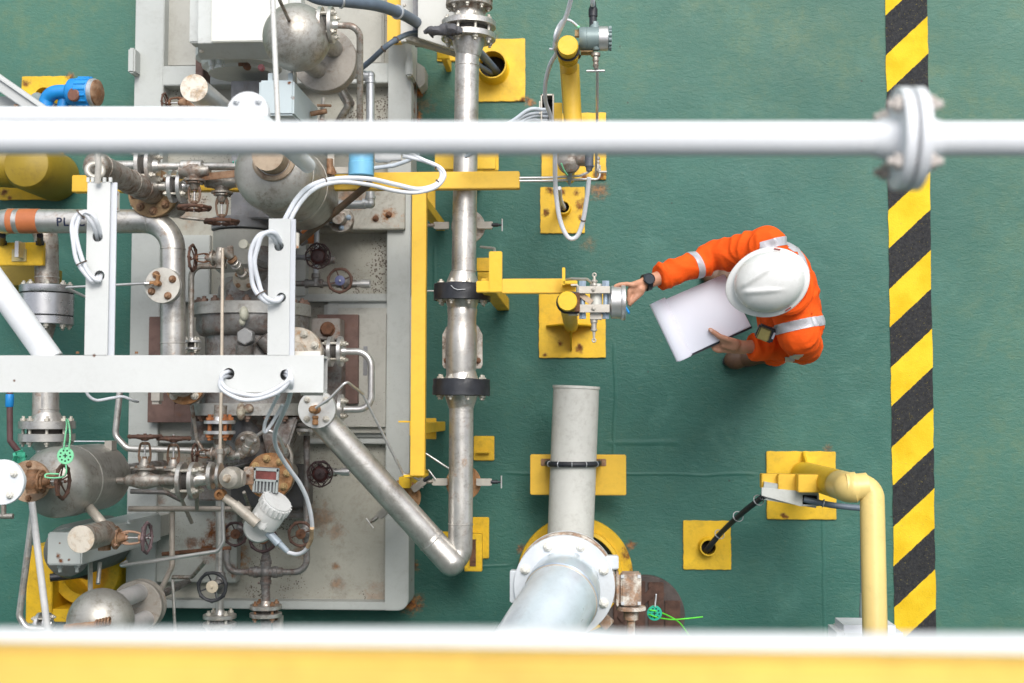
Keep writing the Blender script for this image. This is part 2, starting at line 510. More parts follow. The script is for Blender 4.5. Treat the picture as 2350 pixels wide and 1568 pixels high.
greyb = M('box_grey', (.44, .475, .46), .45, 0, .05, 3, rust=.14, rustcol=(.28, .12, .04), bump=.1, bscale=50, grime=.1)
white = M('white_paint', (.70, .715, .735), .45, 0, .04, 2, grime=.05, rust=.05, rustcol=(.35, .13, .03), bump=.06, bscale=40)
whited = M('white_duct', (.70, .73, .76), .34, .25, .06, 4, bump=.06, grime=.08)
whiter = M('white_rusty', (.72, .69, .62), .55, 0, .08, 6, rust=.95, rustcol=(.33, .13, .03), bump=.3, bscale=45, grime=.3)
duct = M('grey_plastic_pipe', (.60, .60, .56), .5, 0, .04, 5, bump=.1, bscale=60, grime=.18)
wcab = M('white_cable', (.72, .74, .78), .45, 0, .05, 12, bump=.05, grime=.12)
gcab = M('grey_cable', (.50, .55, .60), .5, 0, .08, 12, bump=.08, grime=.1)
bcab = M('blue_grey_cable', (.11, .145, .19), .5, 0, .15, 12, bump=.1, grime=.1)
black = M('black_rubber', (.018, .02, .026), .45, 0, .3, 14, bump=.35, bscale=50)
dark = M('dark_opening', (.012, .012, .012), .9, 0, .2, 10, bump=0)
gask = M('gasket', (.05, .045, .04), .8, 0, .3, 20, bump=.2)
tie = M('tie', (.10, .07, .05), .6, 0, .2, 20, bump=0)
orangeb = M('orange_band', (.52, .16, .055), .5, 0, .1, 10, rust=.2, bump=.15)
blue = M('blue_paint', (.010, .235, .60), .45, 0, .1, 8, rust=.1, rustcol=(.12, .09, .08), bump=.25, bscale=50)
pblue = M('pale_blue', (.16, .42, .62), .5, 0, .1, 8, bump=.15)
green = M('green_plastic', (.02, .42, .28), .4, 0, .1, 10, bump=.05)
lgreen = M('pale_green_plastic', (.25, .72, .40), .4, 0, .08, 10, bump=.05)
lime = M('lime_cord', (.10, .62, .03), .5, 0, .1, 10, bump=0)
coup = M('coupling_grey', (.22, .225, .24), .55, .25, .25, 12, rust=.35, rustcol=(.15, .08, .05), bump=.2, grime=.3)
brownp = M('brown_plate', (.15, .09, .075), .7, .05, .25, 12, rust=.5, rustcol=(.2, .09, .05), bump=.35, bscale=60)
instr = M('instrument_grey', (.20, .26, .26), .4, .2, .08, 8, bump=.1)
galv = M('galvanised', (.50, .52, .54), .4, .6, .1, 8, bump=.1, grime=.15)
ssbr = M('stainless_bracket', (.44, .41, .36), .45, .4, .12, 14, rust=.3, rustcol=(.36, .2, .1), bump=.15)

# ------------------------------------------------------------------ the deck and its painted strip
def deck_material():
    m = bpy.data.materials.new('deck_green'); t = nt(m)
    out = N(t, 'ShaderNodeOutputMaterial'); b = N(t, 'ShaderNodeBsdfPrincipled'); t.links.new(b.outputs[0], out.inputs[0])
    g = N(t, 'ShaderNodeNewGeometry'); pos = g.outputs['Position']
    c = mix(t, ramp(t, noise_tex(t, pos, .8, 6, .6), .3, .7), (.018, .092, .073), (.038, .140, .112))
    c = mix(t, mth(t, 'MULTIPLY', ramp(t, noise_tex(t, pos, 4, 8, .7, .5), .5, .75), .35), c, (.085, .215, .18))
    # worn olive traffic film, more of it to the right and top
    sx = N(t, 'ShaderNodeSeparateXYZ'); t.links.new(pos, sx.inputs[0])
    side = mth(t, 'ADD', ramp(t, sx.outputs[0], .9, 2.9), mth(t, 'MULTIPLY', ramp(t, sx.outputs[1], .9, 2.0), .8), clamp=True)
    wear = mth(t, 'MULTIPLY', ramp(t, noise_tex(t, pos, 1.6, 9, .75, .3), .40, .66), mth(t, 'ADD', .16, mth(t, 'MULTIPLY', side, .6)))
    wear = mth(t, 'MULTIPLY', wear, mth(t, 'ADD', .25, ramp(t, noise_tex(t, pos, 9, 9, .8), .42, .6)))
    c = mix(t, mth(t, 'MULTIPLY', side, .40), c, (.082, .190, .125))
    c = mix(t, mth(t, 'MULTIPLY', wear, .45), c, (.16, .20, .085))
    c = mix(t, mth(t, 'MULTIPLY', ramp(t, noise_tex(t, pos, 30, 9, .8), .56, .72), .30), c, (.20, .22, .10))
    c = mix(t, mth(t, 'MULTIPLY', ramp(t, noise_tex(t, pos, 55, 4, .7), .62, .72), .5), c, (.03, .055, .04))
    vo = N(t, 'ShaderNodeTexVoronoi'); vo.inputs['Scale'].default_value = 6; t.links.new(pos, vo.inputs['Vector'])
    c = mix(t, mth(t, 'MULTIPLY', mth(t, 'LESS_THAN', vo.outputs['Distance'], .032), .6), c, (.035, .03, .03))
    sp = [(T(u, v), r, s) for u, v, r, s in ((962, 185, .05, .6), (955, 215, .05, 1), (948, 250, .05, 1), (945, 290, .05, 1), (975, 240, .06, .35),
          (1215, 235, .035, .8), (1375, 440, .06, .6), (1350, 560, .05, .25), (1020, 130, .05, .3), (947, 1385, .07, 1), (948, 1300, .04, .9), (943, 520, .04, .9), (946, 180, .05, 1), (946, 330, .05, 1), (944, 460, .04, 1), (947, 400, .04, 1), (950, 270, .06, 1), (946, 600, .03, .8),
          (1195, 1260, .03, .8), (1448, 1250, .03, .9), (162, 178, .03, .8), (1900, 1030, .03, .5), (1130, 80, .05, .3))]
    nzz = noise_tex(t, pos, 22, 8, .75)
    c = mix(t, spot_mask(t, pos, sp, nzz), c, mix(t, ramp(t, noise_tex(t, pos, 50, 5), .4, .6), (.40, .14, .02), (.10, .035, .02)))
    t.links.new(c, b.inputs['Base Color'])
    rr = N(t, 'ShaderNodeMapRange'); rr.inputs[3].default_value = .38; rr.inputs[4].default_value = .62
    t.links.new(noise_tex(t, pos, 3, 6), rr.inputs[0]); t.links.new(rr.outputs[0], b.inputs['Roughness'])
    b.inputs['Specular IOR Level'].default_value = .35
    def ridge(axis, at, lo, hi, w=.012):
        a, o = (sx.outputs[1], sx.outputs[0]) if axis == 'y' else (sx.outputs[0], sx.outputs[1])
        wob = mth(t, 'MULTIPLY', mth(t, 'SUBTRACT', noise_tex(t, pos, 2.2, 2), .5), .05)
        k = ramp(t, mth(t, 'ABSOLUTE', mth(t, 'SUBTRACT', mth(t, 'ADD', a, wob), at)), w, 0)
        return mth(t, 'MULTIPLY', k, mth(t, 'MULTIPLY', ramp(t, o, lo, lo + .05), ramp(t, o, hi, hi - .05)))
    P = T(1400, 1087)
    hs = ridge('y', P.y, T(1150, 1087).x, T(1745, 1087).x)
    for r in (ridge('x', T(1410, 900).x, T(0, 1075).y, T(0, 780).y), ridge('x', T(1892, 1300).x, T(0, 1480).y, T(0, 1115).y),
              ridge('y', T(0, 1290).y, T(1040, 0).x, T(1180, 0).x), ridge('y', T(0, 1010).y, T(1380, 0).x, T(1560, 0).x, .02), ridge('x', T(1000, 0).x, T(0, 690).y, T(0, 560).y)):
        hs = mth(t, 'MAXIMUM', hs, r)
    mp = N(t, 'ShaderNodeMapping'); mp.inputs['Scale'].default_value = (22, 48, 22); mp.inputs['Rotation'].default_value = (0, 0, .35)
    t.links.new(pos, mp.inputs[0])
    h = mth(t, 'ADD', mth(t, 'MULTIPLY', noise_tex(t, mp.outputs[0], 1, 5, .6, 1.2), .9), mth(t, 'MULTIPLY', noise_tex(t, pos, 170, 3), .35))
    h = mth(t, 'ADD', h, mth(t, 'MULTIPLY', hs, .9))
    bn = N(t, 'ShaderNodeBump'); bn.inputs['Strength'].default_value = .55; bn.inputs['Distance'].default_value = .006
    t.links.new(h, bn.inputs['Height']); t.links.new(bn.outputs[0], b.inputs['Normal'])
    return m
mb = MB(); mb.add([(-40, -40, 0), (40, -40, 0), (40, 40, 0), (-40, 40, 0)], [(0, 1, 2, 3)])
structure('deck', mb, deck_material())

def strip_material():
    m = bpy.data.materials.new('hazard_strip'); t = nt(m)
    out = N(t, 'ShaderNodeOutputMaterial'); b = N(t, 'ShaderNodeBsdfPrincipled'); t.links.new(b.outputs[0], out.inputs[0])
    g = N(t, 'ShaderNodeNewGeometry'); pos = g.outputs['Position']
    sx = N(t, 'ShaderNodeSeparateXYZ'); t.links.new(pos, sx.inputs[0])
    p0 = T(2048, 1025)
    per = T(2048, 1025).y - T(2048, 1208.5).y
    k = mth(t, 'SUBTRACT', sx.outputs[1], mth(t, 'MULTIPLY', sx.outputs[0], .94))
    k = mth(t, 'SUBTRACT', k, p0.y - .94 * p0.x)
    wob = mth(t, 'MULTIPLY', mth(t, 'SUBTRACT', noise_tex(t, pos, 40, 5), .5), .012)
    k = mth(t, 'ADD', mth(t, 'DIVIDE', mth(t, 'ADD', k, wob), per), 60)
    fr = mth(t, 'FRACT', k)
    isy = mth(t, 'GREATER_THAN', fr, .515)
    nz = noise_tex(t, pos, 75, 6, .75)
    ycol = mix(t, ramp(t, noise_tex(t, pos, 6, 6), .3, .7), (.66, .42, .012), (.80, .56, .03))
    ycol = mix(t, mth(t, 'MULTIPLY', ramp(t, nz, .60, .68), .5), ycol, (.25, .2, .08))
    bcol = mix(t, ramp(t, nz, .3, .7), (.016, .017, .020), (.042, .043, .045))
    bcol = mix(t, mth(t, 'MULTIPLY', ramp(t, noise_tex(t, pos, 120, 4, .8), .62, .68), .8), bcol, (.35, .28, .05))
    t.links.new(mix(t, isy, bcol, ycol), b.inputs['Base Color'])
    b.inputs['Roughness'].default_value = .8; b.inputs['Specular IOR Level'].default_value = .2
    bn = N(t, 'ShaderNodeBump'); bn.inputs['Strength'].default_value = .5; bn.inputs['Distance'].default_value = .004
    t.links.new(noise_tex(t, pos, 160, 4), bn.inputs['Height']); t.links.new(bn.outputs[0], b.inputs['Normal'])
    return m
a0, a1, b0, b1 = T(2031, 0), T(2128, 0), T(2053, 1455), T(2148, 1455)
def ext(p, q, s): return p + (q - p) * s
rndp = random.Random(3)
L_ = [ext(a0, b0, i / 60) for i in range(-120, 240)]
R_e = [ext(a1, b1, i / 60) for i in range(-120, 240)]
poly = [p + X * rndp.uniform(-.0025, .0025) for p in L_] + [p + X * rndp.uniform(-.0025, .0025) for p in reversed(R_e)]
mb = MB()
n = len(L_)
mb.add([p + Z * .004 for p in poly], [(i, i + 1, 2 * n - 2 - i, 2 * n - 1 - i) for i in range(n - 1)])
strip = structure('hazard_stripe', mb, strip_material())
if strip.data.polygons[0].normal.z < 0: strip.data.flip_normals()

# ------------------------------------------------------------------ plates, sleeves and posts on the open deck
def rect(u0, v0, u1, v1, h):
    a, b = T(u0, v0, h), T(u1, v1, h)
    return min(a.x, b.x), max(a.x, b.x), min(a.y, b.y), max(a.y, b.y)
def pbox(mb, u0, v0, u1, v1, h0, h1):
    """box whose top at h1 covers the survey rectangle"""
    x0, x1, y0, y1 = rect(u0, v0, u1, v1, h1)
    mb.box(((x0 + x1) / 2, (y0 + y1) / 2, (h0 + h1) / 2), (x1 - x0, y1 - y0, h1 - h0)); return mb
def ragged(u0, v0, u1, v1, h, z0, amp=.0016, n=14, seed=1):
    """plate with slightly uneven brushed edges"""
    rd = random.Random(seed); x0, x1, y0, y1 = rect(u0, v0, u1, v1, h); P = []
    for (ax, ay, bx, by) in ((x0, y0, x1, y0), (x1, y0, x1, y1), (x1, y1, x0, y1), (x0, y1, x0, y0)):
        for i in range(n):
            s = i / n; j = amp if i else 0
            P.append((ax + (bx - ax) * s + rd.uniform(-j, j), ay + (by - ay) * s + rd.uniform(-j, j)))
    mb = MB(); mb.prism(P, z0, h); return mb
def sleeve(label, plate, su, sv, sh, r, mat, label_cat='cable sleeve', seed=1):
    t = thing('cable_sleeve', label, label_cat, T((plate[0] + plate[2]) / 2, (plate[1] + plate[3]) / 2, 0), 'yellow plates with cable sleeves on the deck')
    part('base_plate', ragged(*plate, .012, 0, seed=seed), mat, t, bevel=.002)
    c = T(su, sv, sh); mb = MB()
    mb.lathe((c.x, c.y, .012), Z, [(r * 1.12, 0), (r, .012), (r, sh - .016), (r - .001, sh - .012), (r - .007, sh - .012), (r - .007, .004), (.001, .003)], 36)
    mb2 = MB(); ri = r - .0068
    mb2.lathe((c.x, c.y, .0), Z, [(ri - .001, .016), (ri - .001, .020)], 30)
    part('sleeve', mb, mat, t)
    part('opening', mb2, dark, t)
    return t, c
yr = lambda nm, pts, base=.35: M('yellow_' + nm, (.74, .46, .012), .48, 0, .12, 5, rust=base, rustcol=(.24, .08, .015), bump=.3, bscale=35, grime=.2, spots=[(T(u, v, .02), r, 1) for u, v, r in pts])
sleeve('square yellow deck plate with the widest cable sleeve beside the main steel pipe', (1098, 90, 1205, 232), 1129, 147, .12, .073,
       yr('a', ((1198, 228, .03), (1185, 232, .02)), .12), seed=2)
sleeve('rust stained yellow deck plate with a small sleeve under the hanging cable loop', (1240, 430, 1342, 535), 1293, 475, .07, .036,
       yr('b', ((1262, 436, .03), (1290, 440, .025), (1325, 440, .03), (1335, 470, .045), (1252, 487, .025), (1330, 500, .02)), .3), seed=3)
sleeve('square yellow deck plate with a black cable entering its sleeve near the brown cover', (1568, 1195, 1678, 1308), 1626, 1257, .07, .042,
       yr('c', ((1590, 1222, .006),), .05), seed=4)
sleeve('yellow deck plate with a grey sleeve behind the blue transmitter', (50, 176, 160, 262), 100, 222, .10, .055,
       yr('d', ((58, 190, .03), (160, 178, .03)), .3), seed=5)
# cables down the sleeves
mb = MB()
cable('power_cable', 'thick blue grey cable dropping into the wide yellow sleeve by the steel pipe', [T(1085, 105, .45), T(1105, 125, .32), T(1125, 148, .15), T(1140, 165, .03)], .020, bcab)
cable('power_cable', 'thinner blue grey cable beside the thick one in the wide yellow sleeve', [T(1082, 135, .40), T(1100, 150, .28), T(1120, 163, .14), T(1130, 170, .03)], .012, bcab)
cable('signal_cable', 'pair of pale cables entering the small sleeve of the rust stained plate', [T(1278, 432, .5), T(1282, 452, .3), T(1288, 472, .1), T(1290, 480, .03)], .009, wcab, strands=2, spread=V(.02, 0, 0))
c0 = [T(1755, 1137, .62), T(1700, 1180, .40), T(1655, 1222, .16), T(1632, 1250, .09), T(1624, 1262, .03)]
t = thing('power_cable', 'pair of black cables running from the grey tray down into a yellow sleeve', 'cable', T(1626, 1257, 0))
for k, o in enumerate((V(.012, .012, 0), V(-.012, -.012, 0), V(0, .0, .018))):
    mb = MB(); mb.tube(spline([p + o * (1 if i < 3 else 1.1) for i, p in enumerate(c0)], 8), .0115, 10); part('strand', mb, black, t)
for f in (2, 9, 17):
    P = spline(c0, 8); i = min(f, len(P) - 2); mb = MB(); mb.torus(P[i] + Z * .004, P[i + 1] - P[i], .024, .0025, 20, 6); part('cable_tie', mb, galv, t)

def base_post(label, plate, cu, cv, pr, hh, cat, pmat, gus=True, seed=1, tcap=True):
    b = T((plate[0] + plate[2]) / 2, (plate[1] + plate[3]) / 2, 0)
    t = thing('instrument_post', label, cat, b, 'yellow instrument posts')
    part('base_plate', ragged(*plate, .014, 0, seed=seed), pmat, t, bevel=.002)
    c = T(cu, cv, hh); mb = MB()
    mb.lathe((c.x, c.y, .01), Z, [(pr, 0), (pr, hh - .03)], 28)
    part('post', mb, yelb, t)
    if tcap and hh > 1.7:
        mb = MB(); mb.cyl(T(1309, 150, 1.46), T(1318, 345, 1.46), PX(20.5, 1.46), seg=32); part('arm_pipe', mb, yelb, t)
    cp = MB(); cp.lathe((c.x, c.y, hh - .035), Z, [(pr + .002, 0), (pr + .004, .01), (pr + .004, .03), (pr + .001, .035)], 28); part('cap', cp, yel, t)
    if gus:
        for a in range(4):
            d = V(math.cos(R_(90 * a)), math.sin(R_(90 * a)), 0); s = V(-d.y, d.x, 0) * .004
            p0 = V(c.x, c.y, 0) + d * (pr - .002); p1 = V(c.x, c.y, 0) + d * .125
            P = [p0 + Z * .014, p1 + Z * .014, p1 + Z * .03, p0 + Z * .17]
            g = MB(); g.loft([[q - s for q in P], [q + s for q in P]]); part('gusset', g, pmat, t, bevel=.0015)
    return t, V(c.x, c.y, hh)
pm1 = yr('e', ((1378, 405, .05), (1340, 408, .03), (1392, 398, .03)), .15)
post1, pt1 = base_post('yellow post carrying the grey transmitter, farther from the worker', (1243, 260, 1391, 412), 1303, 104, .0345, 1.776, 'instrument post', pm1, True, 6)
pm2 = yr('f', ((1330, 800, .03), (1285, 790, .02), (1250, 815, .02)), .15)
post2, pt2 = base_post('yellow post on a gusseted plate where the worker reaches a flanged sensor', (1237, 675, 1390, 821), 1302, 691, .0345, 1.50, 'instrument post', pm2, True, 7)

# ------------------------------------------------------------------ main steel line on the right of the skid
hp = .80
pr = .0535
mp_ = thing('steel_pipeline', 'long stainless pipeline with black taped joints running beside the skid and bending back', 'pipeline', T(1060, 700, 0))
path = [T(1078, -90, hp), T(1062, 640, hp)]
mb = MB(); mb.tube([T(1077, -90, hp), T(1076, 20, hp)], pr, 30); part('pipe', mb, steel, mp_)
def welds(parent, pts, r, mat):
    for p, ax in pts:
        mb = MB(); mb.torus(p, ax, r + .0002, .0028, 32, 6); part('weld', mb, mat, parent)
def seg(u0, v0, u1, v1, r=pr, h=hp, m=steel):
    mb = MB(); mb.cyl(T(u0, v0, h), T(u1, v1, h), r, seg=32); return part('pipe', mb, m, mp_)
seg(1073, 95, 1064, 632)
dn = (T(1062, 640, hp) - T(1073, 95, hp)).normalized()
welds(mp_, [(T(1072, 152, hp), dn), (T(1064.5, 622, hp), dn)], pr, steel)
# top valve pair of flanges
flange_pair(mp_, T(1075.5, 72, hp), dn, .122, .026, .030, 8, .0135, steel, boltz, pr, .82, 22.5, .075)
flange_pair(mp_, T(1077, 4, hp), dn, .105, .022, .010, 8, .011, steel_d, boltz, pr, .82, 0, .03)
seg(1076.5, 12, 1075.5, 58)
# the two taped joints
for v, nm in ((672, 'upper'), (889, 'lower')):
    c = T(1061 if v < 800 else 1059, v, hp)
    fs = flange_pair(mp_, c, dn, .122, .026, .014, 8, .0135, steel, boltz, pr, .82, 22.5, .06)
    tp = MB(); rj = random.Random(v)
    rings = []
    for k, (rr, tt) in enumerate(((.1225, -.037), (.1262, -.034), (.1255, -.012), (.1275, .0), (.1258, .016), (.1268, .034), (.1225, .037))):
        u_, w_, a_ = basis(dn)
        rings.append([c + a_ * (tt + rj.uniform(-.0015, .0015)) + (u_ * math.cos(q) + w_ * math.sin(q)) * (rr + rj.uniform(-.0012, .0012)) for q in [2 * math.pi * i / 40 for i in range(40)]])
    tp.loft(rings, False, False)
    tpo = part('tape_wrap', tp, black, mp_)
    if v < 800:
        w2 = MB(); w2.tube([T(1035, 655, hp + .13), T(1042, 662, hp + .134), T(1050, 665, hp + .134), T(1068, 664, hp + .132)], .0018, 6); part('wire_twist', w2, galv, tpo)
# valve body with side plates between them
c1, c2 = T(1061, 700, hp), T(1060, 862, hp); Lb = (c2 - c1).length
mb = MB(); mb.lathe(c1, dn, [(pr * 1.05, 0), (pr * 1.25, .02), (.063, .05), (.0635, .10), (.069, .13), (.070, Lb - .09), (.066, Lb - .03), (pr * 1.2, Lb)], 32)
vb = part('valve_body', mb, steel, mp_)
for s in (-1, 1):
    P = [T(1061 + s * 20, 730, hp - .03), T(1061 + s * 38, 752, hp - .03), T(1061 + s * 46, 768, hp - .03), T(1061 + s * 46, 838, hp - .03), T(1061 + s * 42, 846, hp - .03), T(1061 + s * 20, 846, hp - .03)]
    mb = MB(); mb.prism([(p.x, p.y) for p in P], hp - .045, hp - .033); sp_ = part('side_plate', mb, steel_d, mp_, bevel=.002)
    bolt(sp_, T(1061 + s * 36, 828, hp - .033), Z, .012, rusty)
seg(1059, 915, 1057, 1205)
welds(mp_, [(T(1059, 935, hp), dn), (T(1057, 1203, hp), dn)], pr, steel)
kc = T(1036, 1291, hp + .03); prd = .0600
mb = MB(); mb.tube(fillet([T(1057, 1204, hp), T(1056, 1270, hp), kc - Z * .01], .06, 8), pr, 32); mb.ellipsoid(kc, (prd, prd, prd), None, 36, 20); mb.cyl(T(986, 1236, hp + .03), kc, prd, seg=32); part('elbow', mb, steel, mp_)
d0, d1 = T(986, 1236, hp + .03), T(738, 962, .98)
mb = MB(); mb.cyl(d0, d1, prd, seg=32); part('pipe', mb, steel, mp_)
welds(mp_, [(T(990, 1240, hp + .03), d1 - d0)], prd, steel)
mb = MB(); mb.tube(fillet([d1 + (d0 - d1).normalized() * .01, T(728, 948, .985), T(728, 948, .80), T(712, 930, .66)], .06, 8), pr * .98, 28); part('elbow', mb, steel, mp_)
fc = T(725, 940, 1.10)
mb = MB(); mb.cyl(T(725, 943, .93), fc - Z * .01, .03, seg=24); part('branch_stub', mb, steel, mp_)
tf = flange(mp_, fc - Z * .03, Z, .0795, .018, 4, .0125, M('pale_flange', (.60, .60, .58), .45, .3, .08, 9, rust=.4, rustcol=(.40, .2, .07), bump=.12, grime=.2), boltz, .72, 45)
mb = MB(); mb.disc(fc - Z * .052, Z, .0795, .018); part('flange', mb, steel, mp_)
# tapping fitting on the blind flange and its thin tube
tb = thing('impulse_tube', 'thin bent steel tube from the round blind flange down to the yellow beam end', 'tube', T(725, 945, 0))
mb = MB(); mb.lathe(fc + Z * -.012, Z, [(.019, 0), (.019, .02), (.012, .024), (.012, .06)], 14); mb.lathe(fc + V(0, -.026, .01), -Y, [(.012, 0), (.014, .01), (.010, .016), (.013, .022), (.013, .036), (.008, .04)], 12)
mb.lathe(fc + V(-.004, 0, .048), Z, [(.014, 0), (.016, .006), (.008, .018)], 10)
part('fitting', mb, rustf, tb)
mb = MB(); mb.tube(fillet([fc + V(.0, 0, .05), T(757, 915, 1.16), T(795, 875, 1.16), T(825, 898, 1.05), T(833, 905, 1.02), T(925, 1088, .86), T(945, 1092, .85), T(962, 1102, .82), T(965, 1094, .82)], .02, 5), .006, 10); part('tube', mb, steel_b, tb)
mb = MB(); mb.cyl(T(926, 1090, .86), T(945, 1094, .855), .010, seg=12); part('union', mb, steel_d, tb)

# tappings behind the line: round flanges with little lever valves
def tapping(label, u, v, du, dv, h, r, tilt, mat=steel_d):
    t = thing('pipe_tapping', label, 'pipe fitting', T(u, v, 0), 'round tappings behind the steel line')
    c = T(u + du, v + dv, h)
    mb = MB(); mb.disc(c, Z, r, .014); mb.disc(c - Z * .02, Z, r * .96, .014); mb.cyl(c - Z * .25, c, .03); part('flange', mb, rustf if mat is None else mat, t)
    ax = V(math.cos(tilt), math.sin(tilt), 0); sd_ = V(-ax.y, ax.x, 0)
    Rm = Matrix((ax, sd_, Z)).transposed(); cc = T(u, v, h + .05)
    for s in (1, -1):
        m2 = MB(); q = cc + ax * s * .10
        m2.box(q, (.07, .03, .012), Rm); m2.box(q - Z * .012 - sd_ * .014, (.06, .006, .035), Rm)
        bl = part('bracket', m2, ssbr, t, bevel=.001)
        m3 = MB(); m3.cyl(q + ax * s * .03, q + ax * s * .062, .009); m3.cyl(q + ax * s * .05, q + ax * s * .075, .005)
        part('needle_valve', m3, black if s > 0 else steel_d, t)
        m4 = MB(); e = q + ax * s * .078; m4.cyl(e - sd_ * .028, e + sd_ * .028, .0035, seg=10); part('tee_handle', m4, steel_b, t)
    return t
tapping('round tapping with two needle valves behind the upper straight of the steel line', 1063, 517, 12, 4, .58, .078, 0, steel_d)
tapping('round tapping with two needle valves behind the lower straight of the steel line', 1060, 1106, 4, 2, .60, .080, 0, None)
tapping('rust ringed tapping with two tee handled valves behind the slanting steel pipe', 920, 1145, 6, -4, .62, .080, R_(38), None)

# ------------------------------------------------------------------ yellow beam frame over the line
fr_ = thing('yellow_beam_frame', 'yellow steel beam frame crossing the steel line and running down the skid edge', 'steel frame', T(963, 780, 0))
mb = MB(); pbox(mb, 165, 402, 1192, 432, .88, .93); part('cross_beam', mb, yelb, fr_, bevel=.003)
mb = MB(); a, b = T(963.5, 425, .89), T(959, 1092, .89); mb.span(a, b, PX(33, .89), .05); part('long_beam', mb, yelb, fr_, bevel=.003)
mb = MB(); pbox(mb, 926, 1090, 974, 1096, .75, .89); part('end_plate', mb, yel, fr_, bevel=.001)
mb = MB(); pbox(mb, 914, 966, 946, 970, .84, .88); pbox(mb, 940, 966, 947, 1000, .855, .885); part('lug', mb, yel, fr_, bevel=.001)
for v, du in ((455, 22), (984, 24)):
    p = T(961, v, .88); q = T(961 + du, v, .30)
    mb = MB(); mb.box((p.x, p.y, .44), (.045, .045, .84)); part('leg', mb, yel, fr_, bevel=.002)
    mb = MB(); mb.box((q.x + .004, q.y, .28), (.055, .10, .012)); mb.box((q.x - .01, q.y, .2), (.03, .05, .16)); part('foot', mb, yelr, fr_, bevel=.002)
mb = MB(); p = T(935, 1105, .6); mb.box((p.x, p.y, .35), (.05, .05, .7)); part('leg', mb, yel, fr_, bevel=.002)

# thin impulse lines leaving the beam end
for k, (lab, dv, h1) in enumerate((('upper of two thin tubes leaving the yellow beam towards the transmitter post', 0, .92), ('lower of two thin tubes leaving the yellow beam towards the transmitter post', 7, .92))):
    mb = MB(); pts = [T(1150, 409 + dv, h1), T(1262, 408 + dv, h1), T(1330, (404 + 3 * dv if k == 0 else 412), h1)]
    pts += [T(1350, 396, h1), T(1362, 380, h1 + .02)] if k == 0 else [T(1372, 412, h1), T(1376, 404, h1), T(1376, 380, h1)]
    mb.tube(fillet(pts, .02, 5), .0055, 10); single('impulse_tube', mb, steel_b, lab, 'tube')
cable('wire_line', 'thin steel wire running down beside the long yellow beam', [T(1000, 668, .6), T(946, 668, .6), T(943, 690, .6), T(943, 1060, .6)], .004, steel_b, 'tube', smooth=False)
cable('wire_line', 'short thin tube slanting from the yellow beam to behind the steel line', [T(976, 1040, .6), T(1040, 1082, .6)], .005, steel_b, 'tube', smooth=False)

# yellow shoes under the line
def shoe(label, boxes, mats):
    b = boxes[0]; t = thing('pipe_shoe', label, 'pipe support', T((b[0] + b[2]) / 2, (b[1] + b[3]) / 2, 0), 'yellow supports under the steel line')
    for i, bx in enumerate(boxes):
        mb = MB(); pbox(mb, *bx); part(('base_plate', 'saddle', 'web', 'cap_plate')[min(i, 3)], mb, mats[min(i, len(mats) - 1)], t, bevel=.003)
    return t
shoe('stacked yellow support plates under the steel line just below the white pipe', [(1010, 350, 1144, 392, 0, .012), (998, 345, 1137, 388, .5, .53), (1050, 350, 1090, 385, .012, .5)], [yelr, yel])
shoe('yellow support with a heavily rusted channel beneath the pipe elbow', [(1040, 1187, 1122, 1282, 0, .012), (1013, 1221, 1050, 1300, .30, .33), (1066, 1225, 1106, 1312, .30, .34), (1030, 1235, 1085, 1290, .012, .30)],
     [yelr, yel, yr('g', ((1085, 1250, .05), (1085, 1275, .06), (1085, 1300, .05)), .5), yelr])
mb = MB(); pbox(mb, 1078, 1238, 1092, 1300, .338, .343)
single('rust_scale', mb, rusty, 'strip of dark rust scale lying in the yellow channel by the elbow', 'rust')
shoe('small yellow pad with a rusted angle right of the steel line', [(1087, 1001, 1134, 1057, 0, .014), (1092, 1036, 1122, 1041, .014, .05)], [yelr])
shoe('small yellow plate mostly hidden under the topmost flanged joint', [(1003, 98, 1045, 140, 0, .012), (1003, 100, 1030, 135, .3, .32), (1010, 105, 1022, 130, .012, .3)], [yelr, yel])

# yellow stepped bracket between the line and the worker's post
br = thing('tube_bracket', 'yellow stepped angle bracket reaching from the steel line to the sensor post', 'bracket', T(1215, 656, 0))
mb = MB(); pbox(mb, 1122, 577, 1152, 671, 1.02, 1.045); part('upright_plate', mb, yel, br, bevel=.003)
mb = MB(); pbox(mb, 1152, 640, 1292, 673, 1.0, 1.043); part('arm', mb, yelb, br, bevel=.003)
mb = MB(); pbox(mb, 1093, 645, 1124, 671, 1.0, 1.04); part('root_plate', mb, yel, br, bevel=.003)
mb = MB(); pbox(mb, 1290, 614, 1297, 655, 1.10, 1.16); pbox(mb, 1292, 644, 1325, 652, 1.10, 1.16); pbox(mb, 1290, 652, 1322, 673, 1.05, 1.10); part('angle_clip', mb, yel, br, bevel=.002)
mb = MB(); p = T(1110, 655, 1.0); mb.box((p.x + .02, p.y, .5), (.06, .06, 1.0)); part('leg', mb, yelr, br, bevel=.002)
mb = MB(); pbox(mb, 1094, 592, 1124, 618, .5, .53); pbox(mb, 1094, 618, 1124, 622, .5, .56); part('lower_clip', mb, yelr, br, bevel=.002)
mb = MB(); pbox(mb, 1096, 622, 1122, 650, .3, .34); part('lower_shelf', mb, yelr, br, bevel=.002)
mb = MB(); mb.tube(fillet([T(1103, 567, .72), T(1135, 570, .8), T(1136, 590, 1.0)], .03, 6), .0055, 10); single('impulse_tube', mb, steel_b, 'short hooked tube entering the top of the yellow stepped bracket', 'tube')

